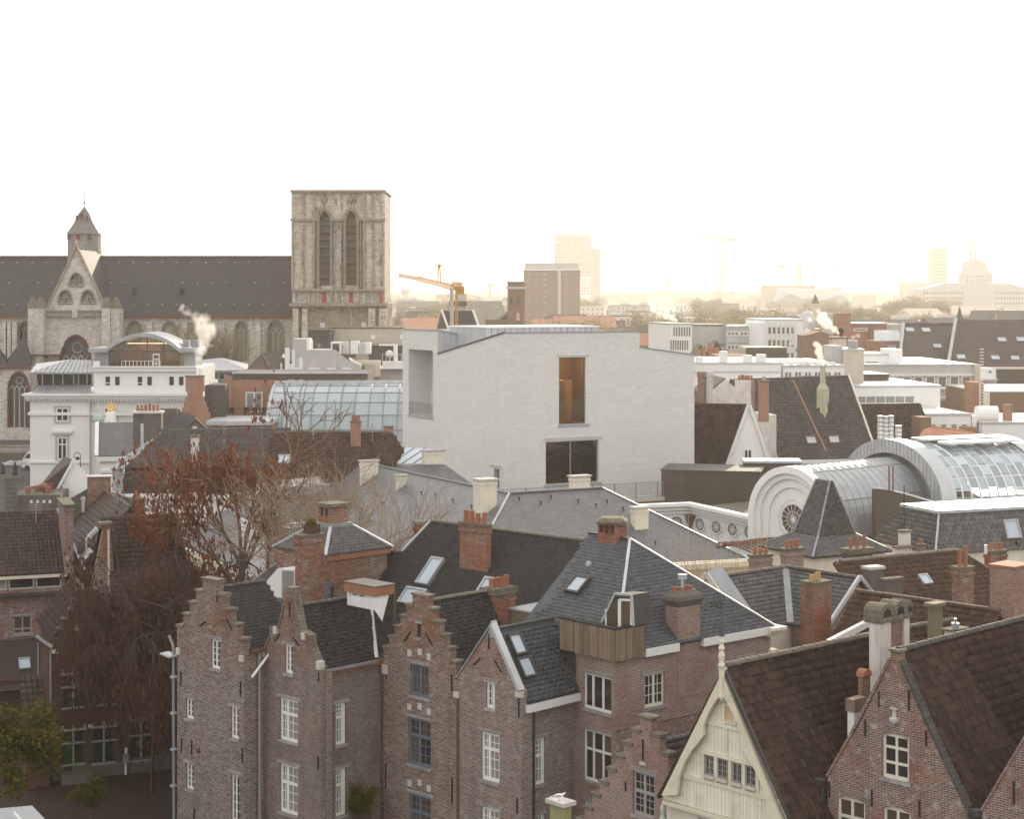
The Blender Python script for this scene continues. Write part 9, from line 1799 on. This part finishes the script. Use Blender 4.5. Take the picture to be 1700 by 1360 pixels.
# towers, masts, cranes
for nm,lb,px,y0,y1_,Y,w in (('church_spire','thin dark church spire at the ridge of the long brown roof',1593,508,535,420,1.0),('distant_needle_spire','tiny needle spire rising left of the faceted hall',1353.5,488,504,700,1.6),('factory_chimney','slim factory chimney standing alone on the horizon',1108.5,459,490,3000,2.6),('water_tower','domed water tower on the left horizon',672.5,477,495,2600,5)):
    B = Bld(nm,lb,'tower' if 'tower' in nm else 'chimney' if 'chim' in nm else 'spire',px,Y,0); R = B.R(); zt,zb = R.z(px,y0),R.z(px,y1_)
    if 'spire' in nm: B.part('spire',MB().cyl((0,0,zb),w,zt-zb,6,.05),MT['slate_far']); B.part('base',MB().box(-w,w,-w,w,0,zb),MT['greywall'])
    elif 'chim' in nm: B.part('shaft',MB().cyl((0,0,0),w*1.2,zt,10,w),MT['greywall'])
    else: B.part('shaft',MB().lathe((0,0,0),[(w*.8,0),(w*.8,zt-9),(w*1.3,zt-7),(w*1.3,zt-3),(w*.6,zt-.8),(.1,zt)],12),MT['greywall'])
def lattice(mb,a,b,w,n_,r=.08):
    a,b = Vector(a),Vector(b); d = (b-a).normalized(); u = d.cross(Vector((0,1,0))).normalized() if abs(d.y) < .9 else Vector((1,0,0)); v = d.cross(u); cs = [u*w/2+v*w/2,u*w/2-v*w/2,-u*w/2-v*w/2,-u*w/2+v*w/2]
    for c_ in cs: mb.bar(a+c_,b+c_,r*1.5)
    for k in range(n_):
        p,q = a.lerp(b,k/n_),a.lerp(b,(k+1)/n_)
        for i in range(4): mb.bar(p+cs[i],q+cs[(i+1) % 4],r); mb.bar(p+cs[i],p+cs[(i+1) % 4],r)
YC_ = Bld('yellow_tower_crane','near yellow tower crane with its jib pointing left above the museum block','crane',758,360,0); R = YC_.R(); P_ = lambda px,py,w=0: R.P(*R.h(px,py),w)
mb = MB(); lattice(mb,P_(758,600),P_(758,482),.45,30,.1); YC_.part('mast',mb,MT['craneyel']); mb = MB(); lattice(mb,P_(752,478),P_(735,473),1.0,4,.12); lattice(mb,P_(735,473),P_(695,463),.8,10,.1); lattice(mb,P_(695,463),P_(661,457),.55,9,.09); YC_.part('jib',mb,MT['craneyel'])
mb = MB(); mb.bar(P_(695,463),P_(728,441),.12).bar(P_(729,439),P_(764,472),.12).bar(P_(726.5,470),P_(728.5,440),.22).bar(P_(732,470),P_(730,440),.22).bar(P_(727,443),P_(731.5,439),.5).bar(P_(663,454),P_(690,462),.06).bar(P_(775,488),P_(795,494),.06); YC_.part('a_frame',mb,MT['craneyel'])
mb = MB(); mb.box(*sorted((R.u(752),R.u(771))),-.6,.6,R.z(760,482),R.z(760,475)).box(R.u(757),R.u(771),-.5,.5,R.z(760,489),R.z(760,482)+.0); lattice(mb,P_(750,474),P_(768,476),1.4,5,.12); YC_.part('counter_jib',mb,MT['craneyel'])
for k in range(10): YC_.part('railing_bar',MB().bar(P_(700+k*6,463+k*1.1),P_(700+k*6,460.5+k*1.1),.1),MT['craneyel'])
CM = Bld('pale_round_chimney','tall smooth pale grey round chimney beside the crane mast','chimney',750,350,0); CM.part('shaft',MB().cyl((0,0,0),CM.R().u(753.3),CM.R().z(750,478),14),MT['conc'])
for nm,lb,px,yt,yb,jx0,jx1,jy0,jy1,Y in (('distant_crane','pale distant tower crane with a tall mast right of centre',1196,397,500,1147,1215,393,398.5,1900),('distant_crane','faint low tower crane above the faceted hall',1327,441,475,1298,1420,442,438.5,2000),('distant_crane','faintest small crane left of the flat-topped tower',1521,462,470,1513,1540,461,461.5,4200),('distant_crane','tiny crane on the horizon between the yellow crane and brick tower',813,472,500,807,818,470,473,3200)):
    B = Bld(nm,lb,'crane',px,Y,0,'tower cranes on the horizon'); R = B.R(); mb = MB(); s_ = Y/1000; lattice(mb,(0,0,0),(0,0,R.z(px,yt)),1.6*s_,24,.25*s_); B.part('mast',mb,MT['greywall']); mb = MB(); lattice(mb,R.P(*R.h(jx0,jy0)),R.P(*R.h(jx1,jy1)),.9*s_,20,.16*s_); B.part('jib',mb,MT['greywall']); e = R.P(*R.h(jx1 if px-jx0 > jx1-px else jx0,(jy0+jy1)/2)); B.part('counterweight',MB().box(e.x-2.2*s_,e.x+2.2*s_,-.8,.8,e.z-1.4*s_,e.z+.3),MT['greywall'])
# ---- generic hazy rooftops and trees filling the plain
def farblock(px,Y,w,h,kind,lab,grp,nm):
    X = (px-CX)/F*Y; B = Bld(nm,lab,'building',0,0,rng.uniform(-25,25),grp,xyz=(X,Y,0)); d = w*rng.uniform(.6,1.1)
    wm = rng.choice(['conc','greywall','render_w','brick_far','render_c','greywall']); B.part('wall',MB().box(-w/2,w/2,0,d,0,h),MT[wm])
    if kind == 'gable': gable_(B,w,d,h,min(4.5,min(w,d)*.4))
    else: B.part('roof_slab',MB().box(-w/2-.3,w/2+.3,-.3,d+.3,h+.003,h+.5),MT[rng.choice(['conc','zinc_l','slate_far'])])
    if kind == 'flat' and rng.random() < .5: B.part('roof_unit',MB().box(-w*.2,w*.1,d*.3,d*.6,h+.51,h+rng.uniform(1.5,3)),MT['conc'])
    nf = max(1,int(h/3.4)); nw = max(2,int(w/3.2)); mb = MB()
    for j in range(nf):
        for i in range(nw): x = -w/2+w*(i+.5)/nw; mb.box(x-.6,x+.6,-.05,-.003,h-2.6-j*3.3,h-1.1-j*3.3)
    B.part('windows',mb,MT['pane_far'],kind='stuff'); return B
def gable_(B,w,d,h,rh):
    m = rng.choice(['tile_far','slate_far','tile_org','greywall']); B.part('roof',MB().prism([(-w/2-.3,-.4,h+.003),(w/2+.3,-.4,h+.003),(0,-.4,h+rh)] if rng.random() < .4 else [(-w/2-.3,-.4,h+.003),(-w/2-.3,d+.4,h+.003),(-w/2-.3,d/2,h+rh)],(0,d+.8,0) if B is None else (0,0,0)) if False else (MB().prism([(-w/2-.3,-.4,h+.003),(-w/2-.3,d+.4,h+.003),(-w/2-.3,d/2,h+rh)],(w+.6,0,0))),MT[m])
labs = {'near': ('hazy tiled town house among the roofs beyond the offices','hazy town houses beyond the offices','town_house'),'mid': ('pale hazy block among the far rooftops','pale blocks among the far rooftops','far_block'),'far': ('faint low block close to the horizon','faint low blocks along the horizon','horizon_block')}
cnt = 0
for Y0,Y1,n_,kk,px0,px1,hm in ((345,520,64,'near',800,1740,(8,13)),(520,900,60,'mid',650,1740,(9,16)),(900,1900,50,'far',640,1740,(10,18)),(1900,4500,50,'far',640,1740,(14,27))):
    for k in range(n_):
        px = px0+(px1-px0)*(k+rng.random())/n_; Y = rng.uniform(Y0,Y1)
        if kk == 'near' and 860 < px < 1000 and Y < 460: continue
        w = rng.uniform(8,19)*(1+Y/2200); h = rng.uniform(*hm); h = min(h,26-(HZ+4-HZ)/F*Y-.5) if kk != 'far' else h
        farblock(px,Y,w,h,'gable' if kk == 'near' and rng.random() < .75 or rng.random() < .3 else 'flat',*labs[kk][:2],labs[kk][2])
for k in range(14):   # roofs between the church and the museum block / behind the front left
    px = rng.uniform(640,850); farblock(px,rng.uniform(400,520),rng.uniform(10,18),rng.uniform(8,12),'gable',*labs['near'][:2],labs['near'][2])
rdg = MB(); xs = [i*120-4200 for i in range(71)]
for Y,h0,seed in ((3600,20,0),(5200,30,3)):
    pr = [(x,h0+8*math.sin(x*.0013+seed)+5*math.sin(x*.004+seed*2)+rng.uniform(-2,2)) for x in xs]
    rdg.prism([(x,Y,0) for x in (xs[0],)]+[(x,Y,h) for x,h in pr]+[(xs[-1],Y,0)],(0,400,0))
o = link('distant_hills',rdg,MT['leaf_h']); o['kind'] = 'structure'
# ================================================================ trees
class Skel:
    def __init__(s,seed): s.r = random.Random(seed); s.segs = []; s.tips = []
    def grow(s,p,d,L,r,lvl,maxl,kids=3,spread=.6,up=.15,ratio=.72,wig=.15,droop=0.0,nseg=3):
        pts = [p]; dd = d.normalized()
        for i in range(nseg):
            dd = (dd+Vector((s.r.gauss(0,wig),s.r.gauss(0,wig),s.r.gauss(0,wig)+up*.3-droop*lvl*.12))).normalized(); pts.append(pts[-1]+dd*L/nseg)
        s.segs.append((pts,r,r*.7,lvl))
        if lvl >= maxl: s.tips.append((pts[-1],dd)); return
        for k in range(kids+(1 if s.r.random() < .4 else 0)):
            t = s.r.uniform(.35,1.0) if k else 1.0; i = min(nseg-1,int(t*nseg)); q = pts[i].lerp(pts[i+1],t*nseg-i) if t < 1 else pts[-1]
            ax = dd.orthogonal().normalized(); ax.rotate(Matrix.Rotation(s.r.uniform(0,6.283),3,dd)); nd = (dd+ax*s.r.uniform(.5,1.2)*spread+Vector((0,0,up))).normalized()
            s.grow(q,nd,L*ratio*s.r.uniform(.75,1.15),r*.68,lvl+1,maxl,kids,spread,up,ratio,wig,droop,nseg)
    def mesh(s,lo,hi,name):
        V = []; Fc = []
        for pts,r0,r1,lvl in s.segs:
            if not lo <= lvl <= hi: continue
            n_ = 6 if lvl < 2 else 3; k0 = len(V); m_ = len(pts)
            for i,p in enumerate(pts):
                d = (pts[min(i+1,m_-1)]-pts[max(0,i-1)]).normalized(); u = d.orthogonal().normalized(); w = d.cross(u); rr = r0+(r1-r0)*i/(m_-1)
                for q in range(n_): a = 6.2832*q/n_; V.append(p+(u*math.cos(a)+w*math.sin(a))*rr)
            for i in range(m_-1):
                for q in range(n_): a,b = k0+i*n_+q,k0+i*n_+(q+1) % n_; Fc.append((a,b,b+n_,a+n_))
        me = bpy.data.meshes.new(name); me.from_pydata([tuple(v) for v in V],[],Fc); me.update(); return me
def leaves(pts,n_per,spread,size,seed,long=1.0,hang=0.0,name='leaves'):
    R_ = np.random.RandomState(seed); P_ = np.repeat(np.array([tuple(p) for p in pts]),n_per,axis=0); m_ = len(P_)
    P_ = P_+R_.normal(0,spread,(m_,3)); P_[:,2] -= np.abs(R_.normal(0,hang,m_)) if hang else 0
    a = R_.normal(0,1,(m_,3)); a /= np.linalg.norm(a,axis=1)[:,None]
    if long > 1.5: a = a*.35+np.array([0,0,-1.0]); a /= np.linalg.norm(a,axis=1)[:,None]
    b = np.cross(a,R_.normal(0,1,(m_,3))); b /= np.linalg.norm(b,axis=1)[:,None]; s_ = size*R_.uniform(.6,1.3,(m_,1))
    q = np.stack([P_-b*s_*.5,P_+a*s_*long*.5-b*s_*.1*0,P_+b*s_*.5+a*s_*long*.1,P_+a*s_*long],1); q = np.stack([P_,P_+a*s_*long*.5+b*s_*.5,P_+a*s_*long,P_+a*s_*long*.5-b*s_*.5],1)
    me = bpy.data.meshes.new(name); me.vertices.add(m_*4); me.vertices.foreach_set('co',q.astype(np.float32).ravel()); me.loops.add(m_*4); me.loops.foreach_set('vertex_index',np.arange(m_*4,dtype=np.int32)); me.polygons.add(m_)
    me.polygons.foreach_set('loop_start',(np.arange(m_)*4).astype(np.int32)); me.polygons.foreach_set('loop_total',np.full(m_,4,np.int32)); me.update(); return me
def tree(name,label,cat,px,Y,z0,seed,trunk_h,first,r,maxl,kids,spread,up,ratio,leaf=None,group=None,twig='twig',wig=.15,droop=0,lean=(0,0,1),thin=None,zmin=-9):
    B = Bld(name,label,cat,px,Y,0,group,z=z0); sk_ = Skel(seed); d = Vector(lean); top = d.normalized()*trunk_h
    sk_.segs.append(([Vector((0,0,0)),top*.5+Vector((.1,0,0)),top],r,r*.8,0))
    for k in range(kids+2):
        a = 6.283*(k+sk_.r.random()*.5)/(kids+2); sk_.grow(top*sk_.r.uniform(.75,1.0),Vector((math.cos(a)*spread,math.sin(a)*spread,1)),first*sk_.r.uniform(.8,1.2),r*.6,1,maxl,kids,spread,up,ratio,wig,droop)
    sk_.segs = [q for q in sk_.segs if q[3] < 2 or min(p.z for p in q[0]) > zmin]; sk_.tips = [q for q in sk_.tips if q[0].z > zmin+.4]
    B.part('trunk',sk_.mesh(0,1,'trunk'),MT[thin if thin == 'twig_d' else 'bark']); B.part('branches',sk_.mesh(2,maxl-2,'branches'),MT['bark'] if thin is None else MT[thin],kind='stuff'); B.part('twigs',sk_.mesh(maxl-1,maxl,'twigs'),MT[twig],kind='stuff')
    if leaf: mat,n_,sp,sz,lg,hg,keep = leaf; tp = [t[0] for t in sk_.tips if keep(t[0])]; B.part('leaves',leaves(tp,n_,sp,sz,seed,lg,hg),MT[mat],kind='stuff')
    return B,sk_
MT['twig_d'] = plain('dark twig',(.075,.045,.035),.8); MT['twig_r'] = plain('reddish twig',(.20,.12,.08),.8)
# red-leaved tree, bare trees beside it, the brown hanging mass
tree('russet_leaved_tree','tree with clinging russet dead leaves in the courtyard centre left','tree',400,101,0,11,11.2,3.5,.2,5,3,.66,.10,.76,leaf=('leaf_r',7,.20,.15,2.4,.3,lambda p: p.x < 2.2),twig='twig_r',thin='twig_r',droop=.2)
tree('bare_courtyard_tree','bare tree with sunlit tawny twigs left of the museum block','tree',508,98,0,5,9.0,3.8,.12,5,3,.72,.14,.76,twig='twig',thin='twig',lean=(.06,0,1))
tree('bare_courtyard_tree','thinner bare tree leaning right, in front of the grey slate mansion','tree',560,99,0,23,9.2,2.8,.09,5,3,.75,.14,.78,twig='twig',thin='twig',lean=(.05,0,1))
tree('brown_weeping_tree','dense brown weeping tree covering the courtyard wall','tree',318,91.5,0,9,9.0,2.9,.11,5,3,1.0,.0,.8,leaf=('leaf_b',30,.38,.11,3.0,1.1,lambda p: True),twig='twig_d',thin='twig_d',droop=.8,wig=.2,zmin=5.6)
tree('brown_weeping_tree','second brown weeping tree against the courtyard house gable','tree',252,92.3,0,37,9.2,2.0,.1,5,3,1.0,.0,.8,leaf=('leaf_b',30,.38,.11,3.0,1.0,lambda p: True),twig='twig_d',thin='twig_d',droop=.7,wig=.2,zmin=7.2)
tree('brown_weeping_tree','brown weeping tree nearest the leftmost stepped gable of the front row','tree',372,93.5,0,43,9.2,2.3,.1,5,3,1.0,.0,.8,leaf=('leaf_b',26,.36,.11,3.0,1.1,lambda p: True),twig='twig_d',thin='twig_d',droop=.8,wig=.2,zmin=5)
tree('russet_leaved_tree','lower russet tree between the roofs and the weeping trees','tree',318,99,0,17,8.6,2.4,.16,5,3,.85,.04,.78,leaf=('leaf_r',9,.24,.15,2.4,.4,lambda p: True),twig='twig_d',thin='twig_d',droop=.3)
# yellowing tree and shrubs at the bottom
tree('yellowing_green_tree','yellow-green leafy tree at the lower left edge','tree',-30,80,0,3,3.4,1.75,.12,5,3,.8,.06,.76,leaf=('leaf_g',12,.22,.19,1.0,.1,lambda p: True),twig='twig_d')
tree('small_green_shrub','small yellow-green shrub in the dark courtyard by the left wall','shrub',150,86.5,0,8,.5,.7,.04,5,3,.5,.2,.74,leaf=('leaf_g',4,.1,.1,1.0,.05,lambda p: True),twig='twig_d',group='low shrubs in the courtyard')
tree('slim_green_shrub','slim yellow-green shrub rising between the front gables','shrub',592,79.5,0,13,2.4,.75,.04,5,3,.45,.25,.74,leaf=('leaf_g',5,.1,.09,1.0,.05,lambda p: True),twig='twig_d')
# shrub of pale upright rods behind the pink house
FS = Bld('upright_twig_shrub','leafless shrub of upright pale golden rods before the white museum wall','shrub',1190,112,0); zb = FS.R().z(1190,958); r2 = random.Random(4)
for nm,m_ in (('rods',24),('twigs',44)):
    mb = MB()
    for k in range(m_): a = Vector((r2.uniform(-2.6,2.9),r2.uniform(-.8,.8),zb-1.2)); h_ = r2.uniform(2.0,4.6)*(1.0 if nm == 'rods' else .75); ln = Vector((a.x*.18+r2.gauss(0,.35),0,h_)); mb.tube([a+(ln*.4 if nm == 'twigs' else Vector()),a+ln*.7+Vector((r2.gauss(0,.08),0,0)),a+ln*1.15+Vector((r2.gauss(0,.2),0,0))],.026 if nm == 'rods' else .017,3,.01)
    FS.part(nm,mb,plain('golden rods',(.55,.38,.2),.6),kind='stuff')
FS.part('trunk',MB().cyl((0,0,0),.12,zb-1,6),MT['bark'])
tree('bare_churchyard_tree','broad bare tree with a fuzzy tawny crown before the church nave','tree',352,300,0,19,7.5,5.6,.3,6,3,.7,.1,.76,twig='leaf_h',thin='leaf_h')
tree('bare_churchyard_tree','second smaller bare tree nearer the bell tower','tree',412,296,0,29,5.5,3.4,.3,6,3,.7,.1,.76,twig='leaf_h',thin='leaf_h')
# hazy far trees: one skeleton, copied
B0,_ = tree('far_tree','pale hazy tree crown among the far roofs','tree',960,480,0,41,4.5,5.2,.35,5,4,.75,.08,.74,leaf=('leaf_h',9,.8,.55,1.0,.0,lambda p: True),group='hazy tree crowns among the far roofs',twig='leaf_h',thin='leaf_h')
for k in range(75):
    px = rng.uniform(640,1720); Y = rng.choice([rng.uniform(420,800),rng.uniform(700,1500),rng.uniform(1200,4000)])
    if k < 8: px,Y = rng.uniform(925,1010),rng.uniform(440,560)
    elif k < 14: px,Y = rng.uniform(1150,1320),rng.uniform(480,620)
    r_ = B0.root.copy(); S.collection.objects.link(r_); r_.location = ((px-CX)/F*Y,Y,0); s_ = rng.uniform(.7,1.1)*(1 if Y < 800 else 1.2); r_.scale = (s_*1.15,s_*1.15,s_); r_.rotation_euler = (0,0,rng.uniform(0,6.28))
    for ch_ in list(B0.root.children): c2 = ch_.copy(); S.collection.objects.link(c2); c2.parent = r_
# ================================================================ air and steam
hz = MB().box(-9200,9200,-300,14200,-1,215); ho = link('haze',hz); ho['kind'] = 'stuff'
m = mkmat('haze air'); n = N(m.node_tree); pv = n('VolumePrincipled',{'Color': (.81,.785,.735,1),'Density': HAZE,'Anisotropy': .5}); o_ = n('OutputMaterial'); m.node_tree.links.new(pv.outputs[0],o_.inputs['Volume']); ho.data.materials.append(m)
def steam_mat(dens,seed):
    m = mkmat('steam'); n = N(m.node_tree); tc = n('TexCoord'); p = tc.outputs['Object']
    ln = n('VectorMath',{0: p},operation='LENGTH').outputs['Value']; wp = n('VectorMath',{0: n('NewGeometry').outputs['Position'],1: (seed*3.7,seed,0)},operation='ADD').outputs[0]
    nz = noise(n,wp,.55,5,.62,.4); e = n.math('ADD',n.math('SUBTRACT',1.0,ln),n.math('MULTIPLY',n.math('SUBTRACT',nz,.56),2.6)); d = n.math('MULTIPLY',n.math('MAXIMUM',e,0.0),dens)
    v = n('VolumePrincipled',{'Color': (1,.98,.95,1),'Density': d,'Anisotropy': .5}); o_ = n('OutputMaterial'); m.node_tree.links.new(v.outputs[0],o_.inputs['Volume']); return m
sph = None
def steam(label,pts,Y,dens,seed):
    """pts = (px, py, radius px) puffs along the plume"""
    global sph
    B = Bld('steam_plume',label,'steam',pts[0][0],Y,0,kind='stuff'); mt = steam_mat(dens,seed)
    me = MB().lathe((0,0,0),[(.01,-1)]+[(math.sin(t*math.pi/8),-math.cos(t*math.pi/8)) for t in range(1,8)]+[(.01,1)],14).data('puff'); me.materials.append(mt)
    for px,py,rp in pts:
        o = bpy.data.objects.new('puff',me); S.collection.objects.link(o); o.parent = B.root; r = rp/F*Y; o.location = B.loc(Wp(px,py,Y)); o.scale = (r,r*.9,r); o['kind'] = 'stuff'
steam('tall white steam plume drifting left from the white hotel roof, before the churchyard tree',[(330,607,5),(331,595,8),(335,581,13),(340,566,18),(344,549,22),(338,535,20),(325,526,15),(312,519,12),(301,511,8)],232,.9,1)
steam('bright steam cloud blowing left near the tall white office',[(1122,532,4),(1115,527,8),(1106,522,10),(1096,519,9),(1086,513,8),(1082,505,5)],330,1.8,2)
steam('bright steam cloud around the small metal dome',[(1392,552,4),(1384,546,8),(1373,537,12),(1363,527,13),(1358,517,8),(1345,530,6)],284,1.9,3)
steam('thin twisting steam above the crooked plastered chimney',[(1366,605,4),(1365,599,6),(1362,592,7),(1359,584,8),(1360,577,7),(1355,571,7)],199,2.2,4)
steam('low steam drifting right of the pale chimney stack',[(1410,565,4),(1417,561,6),(1425,558,6),(1416,570,5)],282,.8,5)
